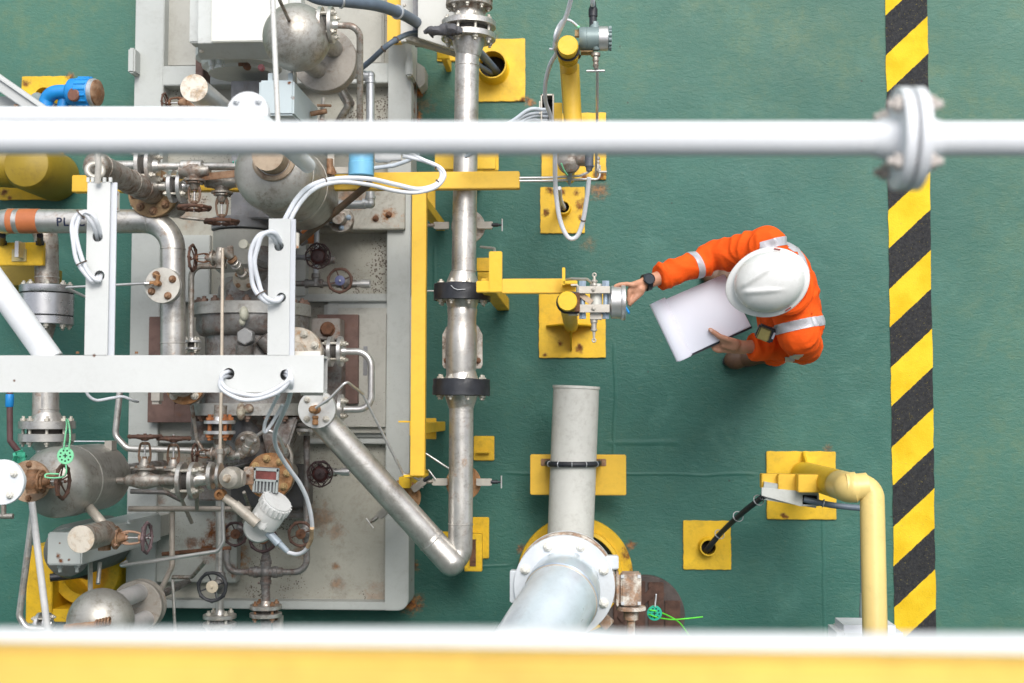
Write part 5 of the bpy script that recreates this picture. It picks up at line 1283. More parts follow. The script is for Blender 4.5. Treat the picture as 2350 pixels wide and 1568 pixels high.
gate_valve('valve with a rusty wheel hanging lower, right one of the pair under the white pipe', T(510, 418, 1.02), X, -Y, .024, PX(94, 1.02), PX(37, 1.02), steel_d, wheelm, yokb, length=.13)
run('steel_pipe', 'short steel pipe joining the lower hanging valve to the dull vessel', 'pipe', [(470, 421, 1.02), (560, 412, 1.02)], .018, steel, 0)
mb = MB(); mb.span(T(452, 408, 1.10), T(548, 398, 1.12), .03, .006); single('tie_bar', mb, rustb, 'flat rusty bar lying over the right hanging valve', 'bar')
t = thing('dark_riser', 'dark upright steel pipe leaning from under the white pipe to the ochre flange', 'pipe', T(349, 443, .98))
c = T(349, 443, .98); rr1 = .050; mb = MB(); mb.tube([V(c.x, c.y, .98), V(c.x, c.y, 1.62)], rr1, 32); mb.ellipsoid((c.x, c.y, 1.62), (rr1, rr1, .03)); part('pipe', mb, steel_d, t)
for z_ in (1.12, 1.25, 1.58): mb = MB(); mb.torus((c.x, c.y, z_), Z, .0503, .003, 32, 6); part('weld', mb, steel_d, t)
run('steel_tube', 'pale upright tube entering the top of the left white upright', 'tube', [(222, 330, 2.05), (226, 380, 2.04), (224, 420, 2.02)], PX(7.5, 2.0), M('tube_dirty', (.58, .55, .5), .5, .1, .1, 12, rust=.3, rustcol=(.35, .22, .12), grime=.3), 0, 12)
mb = MB(); mb.torus(T(218, 392, 1.72), V(.4, .3, 1), .028, .012, 28, 10); single('ring_fitting', mb, ssbr, 'pale ring fitting at the top left end of the dark riser', 'fitting')
mb = MB(); mb.ellipsoid(T(208, 384, 1.60), (.030, .03, .025)); mb.box(T(218, 372, 1.58), (.05, .04, .04)); single('pipe_elbow', mb, ssbr, 'lumpy pale elbow beside the ring fitting under the white pipe', 'fitting')
run('support_channel', 'dark narrow channel slanting from the header down to the ochre flange', 'bracket', [(232, 398, .95), (310, 448, .60)], .010, coup, 0, 8)
# pale blue instrument head by the vessel
t = thing('blue_instrument', 'pale blue topped instrument half under the white pipe beside the vessel', 'instrument', T(829, 380, .3))
c = T(829, 398, 1.12); mb = MB(); mb.lathe(c + Y * .10, -Y, [(.050, 0), (.052, .004), (.052, .055), (.054, .057), (.054, .11), (.05, .114)], 36); part('cap', mb, pblue, t)
mb = MB(); mb.lathe(c + Y * .18, -Y, [(.055, 0), (.058, .004), (.056, .09)], 36); mb.lathe(T(862, 360, 1.14), X, [(.022, 0), (.026, .01), (.026, .06), (.02, .07), (.02, .11)], 18); part('head', mb, M('head_white', (.66, .66, .66), .45, 0, .05, 6, grime=.2), t)
mb = MB(); mb.box(T(780, 392, 1.0), (.09, .03, .02)); mb.box(T(760, 380, 1.0), (.03, .10, .02)); part('bracket', mb, ssbr, t, bevel=.002)
mb = MB(); mb.cyl(T(757, 365, 1.05), T(757, 400, 1.05), .014); mb.cyl(T(757, 383, 1.05), T(765, 401, 1.04), .016); part('bolt', mb, rustb, t)
run('flexible_conduit', 'thin grey conduit running right from the pale blue instrument', 'conduit', [(860, 386, 1.14), (905, 380, 1.15), (940, 368, 1.17), (960, 352, 1.2)], .009, gcab, .06, 10)
run('rusty_strut', 'long dull rusty pipe slanting from the yellow beam down to the right white upright', 'strut', [(850, 420, .98), (668, 570, .66)], .0155, M('strut_brown', (.17, .125, .09), .65, .2, .2, 10, rust=.5, bump=.2, grime=.3), 0, 16)
mb = MB(); B(mb, 690, 528, 722, 556, .30, .36); single('junction_block', mb, M('orange_block', (.50, .15, .03), .55, 0, .1, 8, rust=.3), 'small rusty orange block behind the slanting strut', 'block', bevel=.005)
mb = MB(); B(mb, 690, 506, 750, 516, .5, .56); mb.cyl(T(668, 520, .5), T(700, 560, .5), .02); single('clamp_bar', mb, steel_c, 'dark clamp bar under the dull vessel', 'bracket', bevel=.002)
# right hand pair of valves over the recessed floor
hb_ = .42
run('steel_pipe', 'thin upright drain pipe running down to the dark cage wheel', 'pipe', [(728, 500, hb_), (725, 640, hb_)], .0135, galv, 0)
t = thing('drain_manifold', 'short dark drain manifold with a tee and an open end below the cage wheel', 'pipe', T(740, 652, .2))
mb = MB(); mb.cyl(T(660, 651, hb_), T(705, 651, hb_), .0135); mb.cyl(T(740, 652, hb_), T(820, 653, hb_), .012); part('pipe', mb, steel_c, t)
mb = MB(); mb.lathe(T(700, 651, hb_), X, [(.020, 0), (.022, .003), (.022, .015), (.018, .018), (.018, .07), (.022, .073), (.022, .085), (.018, .088)], 18); mb.lathe(T(725, 628, hb_), -Y, [(.020, 0), (.022, .02), (.018, .024), (.018, .06)], 18); part('tee', mb, steel_c, t)
mb = MB(); mb.lathe(T(806, 652, hb_), X, [(.013, 0), (.013, .045), (.021, .048), (.021, .09), (.016, .09), (.016, .03)], 20); part('open_end', mb, steel_b, t)
def faceon(label, u, v, h, rp, wm, hub, pipeax, cage=False, drop=.16, bmm=None, pr_=.014):
    c = T(u, v, h); R = PX(rp, h)
    t = thing('globe_valve', label, 'valve', c - Z * drop)
    mb = MB(); b = c - Z * drop; mb.lathe(b - pipeax * .05, pipeax, [(pr_, 0), (pr_ * 1.4, .005), (pr_ * 1.4, .02), (pr_ * 1.9, .035), (pr_ * 1.9, .065), (pr_ * 1.4, .08), (pr_ * 1.4, .095), (pr_, .1)], 18)
    mb.lathe(b, Z, [(pr_ * 1.5, 0), (pr_ * 1.3, drop * .35), (pr_ * 1.7, drop * .36), (pr_ * 1.7, drop * .5), (pr_ * .8, drop * .55)], 18); part('body', mb, bmm or steel_c, t)
    mb = MB(); mb.cyl(b + Z * drop * .5, c + Z * R * .1, .005); part('stem', mb, steel_b, t)
    handwheel(t, c, Z, R, wm, 4 if not cage else 7, 7, hub, .25, .12 if not cage else .06, 20, 1.7)
    if cage:
        mb = MB(); mb.lathe(c - Z * R * .5, Z, [(R * .35, 0), (R * .66, R * .12), (R * .68, R * .30), (R * .45, R * .5), (R * .12, R * .56)], 20)
        rd = random.Random(int(u)); mb.v = [q + V(rd.uniform(-.0015, .0015), rd.uniform(-.0015, .0015), rd.uniform(-.0015, .0015)) for q in mb.v]; part('bonnet', mb, cage, t)
        mb = MB()
        for k in range(16):
            a0_ = rd.uniform(0, 6.28); P_ = [c + V(math.cos(a0_ + j * .5) * R * rd.uniform(.5, 1.12), math.sin(a0_ + j * .5) * R * rd.uniform(.5, 1.12), rd.uniform(-.3, .35) * R) for j in range(4)]
            mb.tube(spline(P_, 4), R * .035, 5)
        part('wire_tangle', mb, wheeld, t)
    return t
wine = M('wine_red', (.060, .016, .014), .45, .1, .3, 30, rust=.4, bump=.7, bscale=120)
faceon('dark wine red caged handwheel over the recessed skid floor', 730, 588, .56, 29, wheeld, wheeld, X, wine)
mb = MB(); mb.cyl(T(665, 590, .50), T(700, 591, .50), .012); mb.cyl(T(698, 591, .50), T(712, 591, .50), .015); single('steel_pipe', mb, coup, 'short dark nipple left of the wine red handwheel', 'pipe')
faceon('brown open handwheel with a blue hub beside the drain manifold', 780, 644, .56, 27, wheelm, M('hub_blue', (.09, .10, .20), .5, .1, .2, 16, rust=.3), X)
mb = MB(); mb.cyl(T(780, 644, .57), T(780, 644, .585), .004); single('hub_cap', mb, steel_b, 'bright stem tip in the centre of the blue hub', 'cap')

# fittings on the pump head
h = 1.0
gate_valve('dark valve with an upright edge-on wheel right of the marked pipe', T(506, 592, .95), Y, -X, .018, PX(66, .95), PX(29, .95), steel_d, wheelm, rusty, length=.09)
t = thing('fitting_chain', 'slanting chain of steel unions down to the stained flange', 'fitting', T(540, 610, .5))
P = [T(522, 583, 1.0), T(536, 600, .98), T(545, 612, .94), T(560, 634, .86)]
for i in range(3):
    d = (P[i + 1] - P[i]); L = d.length; mb = MB(); mb.lathe(P[i], d, [(.014, 0), (.021, .002), (.021, L * .3), (.015, L * .34), (.015, L * .6), (.023, L * .64), (.023, L * .95), (.017, L)], 16); part('union', mb, (rustb, steel, steel_d)[i], t)
mb = MB(); mb.cyl(T(512, 573, 1.03), T(530, 590, 1.0), .016); mb.cyl(T(528, 566, 1.02), T(530, 590, 1.0), .014); part('tee', mb, steel_d, t)
t = thing('bent_pipe', 'dull pipe running left from the pump head and bending down to a small flanged joint', 'pipe', T(440, 700, .3))
mb = MB(); mb.tube(fillet([T(520, 611, .80), T(439, 611, .80), T(438, 780, .80)], .05, 8), PX(7, .8), 18); part('pipe', mb, steel_d, t)
flange_pair(t, T(441, 792, .80), -Y, PX(21, .8), .010, .022, 4, .009, steel_b, boltz, .014, .72, 45, .012)
mb = MB(); mb.cyl(T(441, 800, .8), T(441, 870, .8), .014); part('pipe', mb, steel_d, t)
mb = MB(); c = T(558, 560, .92); mb.cyl(c - Z * .09, c - Z * .013, .012); mb.lathe(c - Z * .012, Z, [(.020, 0), (.021, .002), (.021, .01), (.019, .012)], 24); mb.cyl(T(570, 566, .86), T(570, 566, .90), .014)
single('breather_cap', mb, M('breather', (.62, .60, .50), .5, 0, .1, 12, rust=.3, rustcol=(.3, .2, .1)), 'small cream breather cap on the beige bearing housing', 'cap')
t = thing('angled_strainer', 'dark ribbed strainer leaning behind the right white upright', 'strainer', T(600, 620, .6))
a, b = T(608, 590, .84), T(590, 640, .74); mb = MB(); mb.lathe(a, b - a, [(.05, -.02), (.055, 0), (.055, .012), (.046, .014), (.046, .024), (.052, .026), (.052, .04), (.04, .05), (.038, .12)], 28); part('barrel', mb, steel_c, t)
run('thin_rod', 'long thin upright steel rod running from the pump head under the white beam', 'rod', [(511, 570, 1.08), (509, 815, 1.08), (505, 1035, 1.08)], PX(4, 1.08), M('rod_tan', (.55, .47, .38), .45, .3, .1, 14, rust=.4, rustcol=(.4, .28, .2)), 0, 10)

# u-bend right of the pump
t = thing('u_bend', 'bright steel u bend joining two flanged joints right of the pump', 'pipe', T(820, 870, .3))
hu = .60
flange_pair(t, T(770, 807, hu), X, PX(35, hu), .018, .028, 4, .0125, steel_b, boltz, .016, .74, 45, .02)
mb = MB(); mb.tube(fillet([T(782, 807, hu), T(852, 807, hu), T(852, 940, hu), T(790, 940, hu)], .075, 10), PX(8, hu), 20); part('pipe', mb, steel_b, t)
flange(t, T(778, 938, hu), X, PX(33, hu), .018, 4, .0125, steel_b, boltz, .74, 45)
mb = MB(); mb.cyl(T(735, 807, hu), T(760, 807, hu), .022); mb.cyl(T(735, 938, hu), T(780, 938, hu), .022); part('pipe', mb, steel_c, t)
# lower pump outlets
t = thing('flanged_joint', 'flanged joint with orange rusted bolts under the lower left of the pump', 'flange', T(504, 985, .3))
flange_pair(t, T(504, 981, .86), -Y, PX(36, .86), .015, .030, 4, .0165, steel_b, M('bolt_orange', (.34, .12, .04), .75, .05, .3, 20, rust=.5, rustcol=(.14, .03, .02), bump=.5), .026, .72, 45, .02)
mb = MB(); mb.tube([T(507, 930, .86), T(504, 965, .86)], .028, 18); mb.cyl(T(504, 1000, .86), T(504, 1030, .82), .026); part('pipe', mb, steel_d, t)
t = thing('flanged_joint', 'flanged joint on the thin upright pipe right below the blind flange', 'flange', T(704, 995, .3))
c = T(704, 993, .55); mb = MB(); mb.disc(c + Y * .02, -Y, PX(27, .55), .016); f_ = part('flange', mb, steel, t)
for q in ring_pts(c + Y * .004, -Y, PX(19, .55), 4, 45): bolt(f_, q, -Y, .012, boltz)
mb = MB(); mb.disc(c + Y * .045, -Y, PX(27, .55), .016); part('flange', mb, steel_c, t)
t = thing('loop_pipe', 'dark steel pipe dropping from the pump and curving into the cross fitting', 'pipe', T(704, 1150, .2))
hl = .50
mb = MB(); mb.tube(fillet([T(704, 1000, hl), T(704, 1313, hl), T(645, 1313, hl)], .095, 12), PX(7.5, hl), 20); part('pipe', mb, steel_c, t)
t = thing('loop_pipe', 'short steel pipe curving from the step plate into the left of the cross fitting', 'pipe', T(530, 1300, .2))
mb = MB(); mb.tube(fillet([T(521, 1262, hl), T(521, 1313, hl), T(575, 1313, hl)], .08, 12), PX(7.5, hl), 20); part('pipe', mb, steel_c, t)
t = thing('cross_fitting', 'steel cross fitting with a flanged joint below it at the bottom of the skid', 'fitting', T(610, 1313, .2))
cx_ = T(610, 1313, hl)
mb = MB()
for d in (X, -X, Y, -Y): mb.lathe(cx_, d, [(.024, 0), (.024, .035), (.027, .037), (.027, .055), (.022, .058), (.022, .075), (.018, .08)], 20)
mb.ellipsoid(cx_, (.03, .03, .03)); part('cross', mb, steel_c, t)
mb = MB(); mb.cyl(cx_ + Y * .07, cx_ + Y * .15, .017); mb.cyl(cx_ - Y * .07, T(611, 1388, hl), .020); mb.lathe(T(611, 1420, hl), -Y, [(.03, 0), (.022, .03), (.022, .10)], 20); mb.cyl(T(592, 1338, hl), T(607, 1338, hl), .006); part('pipe', mb, steel_c, t)
flange_pair(t, T(610, 1402, hl), -Y, PX(37, hl), .018, .018, 4, .0125, steel, rustb, .02, .76, 45, .02)
mb = MB(); B(mb, 626, 1415, 645, 1500, .40, .44); part('bracket', mb, greyp, t)
t = thing('flanged_joint', 'flanged joint below the blackened handwheel at the bottom of the skid', 'flange', T(504, 1423, .2))
flange_pair(t, T(504, 1424, hl), -Y, PX(38, hl), .018, .020, 4, .013, steel, boltz, .02, .76, 45, .02)
mb = MB(); mb.cyl(T(504, 1150, hl), T(504, 1412, hl), PX(9, hl), seg=20); mb.cyl(T(504, 1436, hl), T(504, 1520, hl), .02); part('pipe', mb, steel, t)
faceon('blackened open handwheel with a cream hub near the bottom of the skid', 487, 1347, .66, 32, M('wheel_black', (.035, .037, .042), .5, .1, .3, 18, rust=.35, rustcol=(.12, .05, .03), bump=.5), M('hub_cream', (.58, .50, .38), .55, 0, .1, 12, rust=.4), Y, drop=.14)
faceon('heavily rusted handwheel half under the white hanging cable', 690, 1226, .62, 27, wheelm, rusty, Y, drop=.12)
faceon('dark rusted handwheel mostly hidden below the white transmitter', 603, 1236, .58, 30, wheeld, rusty, Y, drop=.1)
faceon('dark handwheel tucked behind the rod on the rusty step plate', 540, 1226, .42, 26, wheeld, rusty, Y, drop=.1)
faceon('dark wine red caged handwheel on the lower skid floor', 734, 1088, .60, 29, wheeld, wheeld, X, wine)
t = thing('drain_stub', 'short bright stub with an open end right of the lower caged handwheel', 'pipe', T(785, 1083, .3))
mb = MB(); mb.lathe(T(758, 1083, .56), X, [(.016, 0), (.016, .02), (.011, .022), (.011, .05), (.019, .052), (.019, .09), (.014, .09), (.014, .04)], 20); mb.cyl(T(742, 1083, .56), T(760, 1083, .56), .02); part('pipe', mb, steel_b, t)
t = thing('fitting_chain', 'knobbly chain of elbows leading from the three bolt flange to the rod union', 'fitting', T(540, 1040, .5))
P = [T(575, 1008, .80), T(566, 1028, .79), T(554, 1044, .78), T(534, 1046, .78), T(520, 1030, .80), T(508, 1040, .84)]
for i in range(5):
    d = P[i + 1] - P[i]; L = d.length; mb = MB(); mb.lathe(P[i], d, [(.016, 0), (.022, .003), (.022, L * .35), (.017, L * .4), (.017, L * .7), (.022, L * .75), (.020, L)], 14); mb.ellipsoid(P[i + 1], (.021, .021, .021), None, 12, 8); part('elbow', mb, (steel, steel_d)[i % 2], t)
mb = MB(); mb.lathe(T(505, 1030, 1.08), -Y, [(.011, 0), (.014, .002), (.014, .02), (.010, .022), (.012, .04), (.012, .06), (.015, .062), (.015, .08)], 12); single('rod_union', mb, ssbr, 'hexagonal union at the lower end of the long thin rod', 'fitting')

# ------------------------------------------------------------------ lower valve row running from the left vessel
hr = 1.12
t = thing('valve_header', 'lower steel header from the left vessel through two flanged joints', 'pipe', T(380, 1102, .3))
mb = MB(); mb.lathe(T(232, 1103, hr), X, [(.019, 0), (.019, .05), (.014, .053), (.014, .10), (.022, .11), (.024, .20)], 20); mb.cyl(T(345, 1103, hr), T(412, 1103, hr), PX(12, hr), seg=20); mb.cyl(T(452, 1100, hr), T(520, 1098, hr), PX(11, hr), seg=20); part('pipe', mb, steel_d, t)
mb = MB(); mb.lathe(T(452, 1100, hr), X, [(.030, 0), (.026, .03), (.019, .06)], 20); part('reducer', mb, steel, t)
flange_pair(t, T(431, 1103, hr), X, PX(43, hr), .018, .032, 4, .0135, steel, boltz, .022, .76, 45, .015)
mb = MB(); mb.disc(T(480, 1092, hr), X, PX(32, hr), .018); mb.disc(T(500, 1092, hr), X, PX(30, hr), .014); part('flange', mb, steel, t)
gate_valve('valve with a level rusty wheel, first of the lower pair from the left vessel', T(331, 1103, hr), X, Y, .024, PX(102, hr), PX(36, hr), steel_d, wheelm, yokb, length=.14)
gate_valve('valve with a level rusty wheel, second of the lower pair from the left vessel', T(397, 1103, hr - .04), X, Y, .024, PX(98, hr), PX(36, hr), steel_d, wheelm, yokb, length=.14)
gate_valve('small valve with an upright rusty wheel above the flanged joint of the lower header', T(503, 1042, .92), Y, -X, .016, PX(57, .92), PX(22, .92), steel_d, wheelm, rusty, length=.08)
run('steel_pipe', 'pipe dropping beside the skid edge and bending right to the lower valves', 'pipe', [(277, 880, .62), (264, 1000, .62), (292, 1030, .62), (498, 1036, .62)], PX(7.5, .62), steel, .05, 18)
run('steel_pipe', 'long level thin pipe crossing below the lower valve row', 'pipe', [(296, 1168, .82), (575, 1168, .82)], PX(6.5, .82), M('pipe_tan', (.42, .37, .32), .5, .35, .15, 12, rust=.4, rustcol=(.28, .17, .1), grime=.3), 0, 16)
run('steel_pipe', 'thin upright pipe bending to the lower left under the grey column', 'pipe', [(395, 1168, .80), (395, 1300, .80), (355, 1385, .80), (345, 1440, .8)], PX(6.5, .8), MATS['pipe_tan'], .05, 16)
run('steel_tube', 'narrow tube running straight down to the bottom rail left of the blackened handwheel', 'tube', [(396, 1330, .84), (403, 1470, .84)], .007, steel, 0, 10)
run('steel_tube', 'bright tube dropping and sweeping left to a pointed end near the grey column', 'tube', [(511, 1150, .95), (513, 1244, .95), (500, 1265, .95), (272, 1300, .95), (290, 1290, .90)], .0085, steel_b, .03, 12)
run('support_strip', 'flat rusty strip lying under the bright sweeping tube', 'strip', [(372, 1272, .5), (530, 1258, .5)], .010, rusty, 0, 6)
# white transmitter and its parts
wt = thing('pressure_transmitter', 'white transmitter with a ribbed round cap over the lower skid', 'transmitter', T(615, 1190, .6))
wpm = M('white_housing', (.74, .74, .72), .42, 0, .04, 8, bump=.1, grime=.1)
a, b = T(590, 1222, 1.02), T(640, 1146, 1.09); d = (b - a).normalized(); L = (b - a).length; rW = PX(36, 1.1)
mb = MB(); mb.lathe(a + d * L * .30, d, [(rW * .80, 0), (rW * .97, .004), (rW * .97, .02), (rW, .022), (rW, L * .55), (rW * .94, L * .6), (rW * .94, L * .66)], 40); part('housing', mb, wpm, wt)
mb = MB(); mb.lathe(a + d * L * .72, d, [(rW * 1.02, 0), (rW * 1.04, .003), (rW * 1.04, .035), (rW * .96, .042), (rW * .5, .044)], 40); cpo = part('cap', mb, wpm, wt)
mb = MB()
for q in ring_pts(a + d * L * .74, d, rW * 1.0, 20): mb.cyl(q, q + d * .036, .0055, seg=8)
part('rib', mb, wpm, cpo)
mb = MB(); dd = V(.15, -.1, 1).normalized(); mb.lathe(T(597, 1206, .93), dd, [(rW * .75, 0), (rW * 1.02, .02), (rW * 1.02, .05), (rW * .9, .06), (rW * .3, .062)], 40); part('base_drum', mb, wpm, wt)
mb = MB(); x_ = T(597, 1196, 1.10); mb.box(x_, (.075, .05, .03), Quaternion(Z, R_(-38)).to_matrix()); part('neck_block', mb, wpm, wt, bevel=.006)
mb = MB(); mb.cyl(T(539, 1159, 1.14), T(590, 1203, 1.14), PX(12.5, 1.14), seg=22); mb.cyl(T(515, 1142, 1.14), T(540, 1160, 1.14), PX(10, 1.14), seg=22); mb.torus(T(540, 1160, 1.14), V(1, -.85, 0), .020, .003, 24, 6); part('mounting_tube', mb, M('tube_cream', (.52, .47, .40), .5, .25, .1, 12, rust=.35, rustcol=(.35, .2, .1), grime=.25), wt)
mb = MB(); c = T(503, 1136, 1.16); mb.lathe(c - Z * .05, Z, [(.020, 0), (.022, .01), (.022, .05), (.019, .052), (.011, .052), (.010, .035)], 20); part('elbow', mb, rustf, wt)
mb = MB(); mb.cyl(T(615, 1222, 1.04), T(640, 1248, 1.04), .018, seg=16); mb.cyl(T(626, 1232, 1.04), T(660, 1266, 1.03), .0155, .011, seg=16); part('cable_gland', mb, M('gland_blue', (.38, .44, .50), .4, .1, .1, 10, rust=.2, rustcol=(.2, .15, .1)), wt)
dm = thing('dome_fitting', 'cream domed fitting with a round bolt left of the label plate', 'fitting', T(523, 1098, .7))
c = T(522, 1098, 1.22); mb = MB(); mb.lathe(c + V(.005, 0, -.05), V(-.1, 0, 1), [(.045, -.02), (.047, .02), (.040, .042), (.022, .052), (.02, .054)], 32); mb.lathe(T(528, 1098, 1.16), X, [(.042, 0), (.043, .03), (.03, .06)], 28); part('dome', mb, M('dome_cream', (.50, .46, .40), .5, .25, .1, 9, rust=.4, rustcol=(.4, .26, .14), grime=.3), dm)
bolt(dm, c + V(-.002, 0, .004), Z, .016, MATS['cap_white'], stub=0)
np_ = thing('label_plate', 'grey framed plate with a red strip and comb like bars over the orange flange', 'plate', T(610, 1105, .8))
Rz = Quaternion(Z, R_(-3)).to_matrix(); c = T(610, 1103, 1.08)
mb = MB()
for dx_, dy_, w_, h_ in ((0, .046, .105, .012), (0, -.000, .105, .009), (-.049, .0, .009, .10), (.049, .0, .009, .10)): mb.box(c + Rz @ V(dx_, dy_, 0), (w_, h_, .008), Rz)
part('frame', mb, greyb, np_)
mb = MB(); mb.box(c + Rz @ V(0, .022, -.003), (.09, .036, .003), Rz); part('red_strip', mb, M('red_strip', (.24, .07, .06), .4, .1, .3, 30), np_)
mb = MB()
for k in range(6): mb.box(c + Rz @ V(-.037 + .0148 * k, -.026, 0), (.006, .046, .006), Rz)
part('bar', mb, greyb, np_)
mb = MB(); mb.box(c + Rz @ V(0, -.0, -.012), (.105, .11, .003), Rz); part('back_plate', mb, coup, np_)
mb = MB(); mb.box(T(571, 1092, 1.09), (.04, .075, .02)); part('hinge', mb, whiter, np_, bevel=.004)
mb = MB(); mb.cyl(T(571, 1092, 1.09) + Z * .01, T(571, 1092, 1.09) + Z * .016, .006); part('screw', mb, rusty, np_)

# ------------------------------------------------------------------ left edge: column box, pipes, wheel, tags
cb = thing('box_column', 'tall pale grey square box column with a rust patch at the lower left', 'enclosure', T(150, 1255, .2))
x0, x1, y0, y1 = rect(109, 1222, 187, 1298, 1.36)
cbm = M('column_grey', (.50, .53, .51), .45, 0, .04, 3, bump=.08, rust=.06, spots=[(T(133, 1277, 1.36), .016, 1), (T(140, 1288, 1.36), .014, 1), (T(158, 1285, 1.36), .008, 1), (T(137, 1247, 1.36), .006, 1)])
mb = MB(); mb.box(((x0 + x1) / 2, (y0 + y1) / 2, .88), (x1 - x0, y1 - y0, .96)); part('body', mb, cbm, cb, bevel=.006)
mb = MB(); mb.box(((x0 + x1) / 2, (y0 + y1) / 2, .30), (x1 - x0 - .03, y1 - y0 - .03, .34)); part('base', mb, greyp, cb)
mb = MB()
for u in (138, 177): mb.lathe(T(u, 1295, 1.30), -Y, [(.010, 0), (.012, .004), (.012, .014), (.007, .016), (.007, .032)], 12)
part('gland', mb, greyb, cb)
mb = MB(); mb.lathe(T(294, 1203, .85), Y, [(.012, 0), (.012, .008), (.006, .01), (.006, .02)], 10); part('gland', mb, greyb, cb)
gate_valve('rusty valve with an upright edge-on wheel beside the tan capped stub', T(240, 1234, 1.36), Y, X, .024, PX(100, 1.36), PX(33, 1.36), rustb, M('wheel_plum', (.13, .085, .09), .65, .1, .3, 18, rust=.4, bump=.5), M('yoke_tan', (.36, .22, .15), .6, .1, .2, 14, rust=.5), length=.10)
run('steel_pipe', 'stubby slanting elbow pipe from the left vessel to the tan capped stub', 'pipe', [(200, 1160, 1.30), (228, 1192, 1.36), (252, 1222, 1.36)], .019, MATS['tube_cream'], .01, 18)
rv = thing('rusty_flange', 'wide rusty flange over the left end of the left vessel', 'flange', T(67, 1104, 1.2))
c = T(66, 1105, 1.58); flange(rv, c - Z * .02, Z, PX(49, 1.58), .02, 6, .011, M('flange_peach', (.44, .30, .20), .65, .1, .2, 10, rust=.6, rustcol=(.34, .17, .08), bump=.3), rustb, .8, 0)
mb = MB(); mb.cyl(c - Z * .2, c - Z * .015, .05); part('neck', mb, steel_d, rv)
gate_valve('rusty valve with an upright wheel tied to the pale green tag', T(75, 1105, 1.64), Y, X, .022, PX(72, 1.64), PX(38, 1.64), rustb, wheelm, rustb, length=.09)
wf = thing('white_flange', 'white bolted flange cut by the left edge of the picture', 'flange', T(5, 1107, 1.9))
c = T(4, 1107, 2.02); flange(wf, c - Z * .02, Z, PX(53, 2.02), .02, 4, .0125, M('flange_white', (.72, .75, .78), .45, 0, .03, 5, grime=.1), MATS['white_bolt'], .68, 35, stub=.4)
mb = MB(); mb.cyl(c - Z * .10, c - Z * .018, .045); part('pipe', mb, white, wf)
run('white_tube', 'white tube running from the white flange down to the bottom rail', 'tube', [(73, 1152, 1.75), (111, 1460, 1.75)], PX(8, 1.75), M('tube_white', (.62, .61, .6), .45, .1, .05, 8, grime=.25), 0, 14)
run('steel_pipe', 'grey bent tube left of the white tube sweeping to the bottom left corner', 'pipe', [(77, 1165, 1.35), (44, 1415, 1.35), (60, 1442, 1.35), (120, 1446, 1.35)], PX(8, 1.35), steel, .04, 16)
t, c = tag_disc('pale green perforated tag hanging over the left vessel', 151, 1046, 1.78, 20, lgreen)
cable('plastic_twine', 'pale green cord doubled up above the pale green tag', [T(146, 1030, 1.79), T(150, 1000, 1.80), T(153, 975, 1.79), T(152, 963, 1.77), T(157, 968, 1.79), T(161, 1000, 1.80), T(158, 1030, 1.79)], .0032, lgreen, 'twine')
cable('plastic_twine', 'pale green cord looping round the rusty yoke below the pale green tag', [T(151, 1064, 1.78), T(152, 1085, 1.77), T(143, 1095, 1.74), T(120, 1097, 1.72), T(104, 1095, 1.71), T(108, 1088, 1.70), T(135, 1088, 1.70)], .003, lgreen, 'twine')
run('steel_tube', 'dark bent lever rod with a blue grip at the left edge', 'lever', [(22, 900, .95), (23, 1012, .95), (45, 1040, .93)], PX(7, .95), M('rod_maroon', (.10, .05, .05), .6, .1, .3, 14), .02, 12)
mb = MB(); mb.lathe(T(22.5, 905, .95), -Y, [(.016, 0), (.018, .004), (.018, .052), (.015, .056)], 14); single('blue_grip', mb, blue, 'short blue grip sleeve on the dark lever under the white beam', 'grip')
rd = random.Random(5); mb = MB()
for k in range(9): c = T(48, 1048, .97) + V(rd.uniform(-.03, .03), rd.uniform(-.02, .02), rd.uniform(-.01, .02)); mb.box(c, (.035, .02, .003), Quaternion(V(rd.random(), rd.random(), rd.random()), rd.uniform(0, 3)).to_matrix())
single('crumpled_tape', mb, M('tape_green', (.05, .35, .22), .4, 0, .3, 30), 'crumpled green tape knotted at the foot of the blue gripped lever', 'tape')
mb = MB(); mb.cyl(T(-20, 1185, .9), T(30, 1185, .9), .012); mb.cyl(T(8, 1150, .9), T(8, 1185, .9), .012); single('tee_fitting', mb, steel_d, 'small steel tee fitting at the left edge under the white flange', 'fitting')
run('wire_line', 'thin pale wire stretched from the lower riser flange to a small clip', 'wire', [(170, 1013, 1.0), (240, 1013, 1.0)], .0022, wcab, 0, 6)
mb = MB(); B(mb, 240, 1012, 256, 1034, .98, 1.04); single('wire_clip', mb, ssbr, 'small square clip resting on top of the left vessel', 'clip')
cable('signal_cable', 'thin white cable sagging under the white beam over the skid edge', [T(196, 890, 1.1), T(203, 908, 1.08), T(222, 919, 1.05), T(255, 914, 1.0), T(282, 911, .95), T(304, 919, .9), T(316, 922, .8)], .0065, wcab)
mb = MB(); B(mb, 347, 898, 366, 920, .95, 1.0); B(mb, 349, 916, 364, 928, .95, .99); single('proximity_switch', mb, ssbr, 'small grey block with a dark tip under the white beam near the rust ringed flange', 'switch')
mb = MB(); c = T(150, 1268, .72); mb.lathe((c.x, c.y, .2), Z, [(.12, 0), (.125, .02), (.125, .46), (.11, .50), (.06, .52)], 44); single('dark_drum', mb, M('drum_dark', (.13, .14, .13), .5, .2, .15, 8, bump=.1, grime=.3), 'dark grey upright drum behind the pale grey column', 'drum')
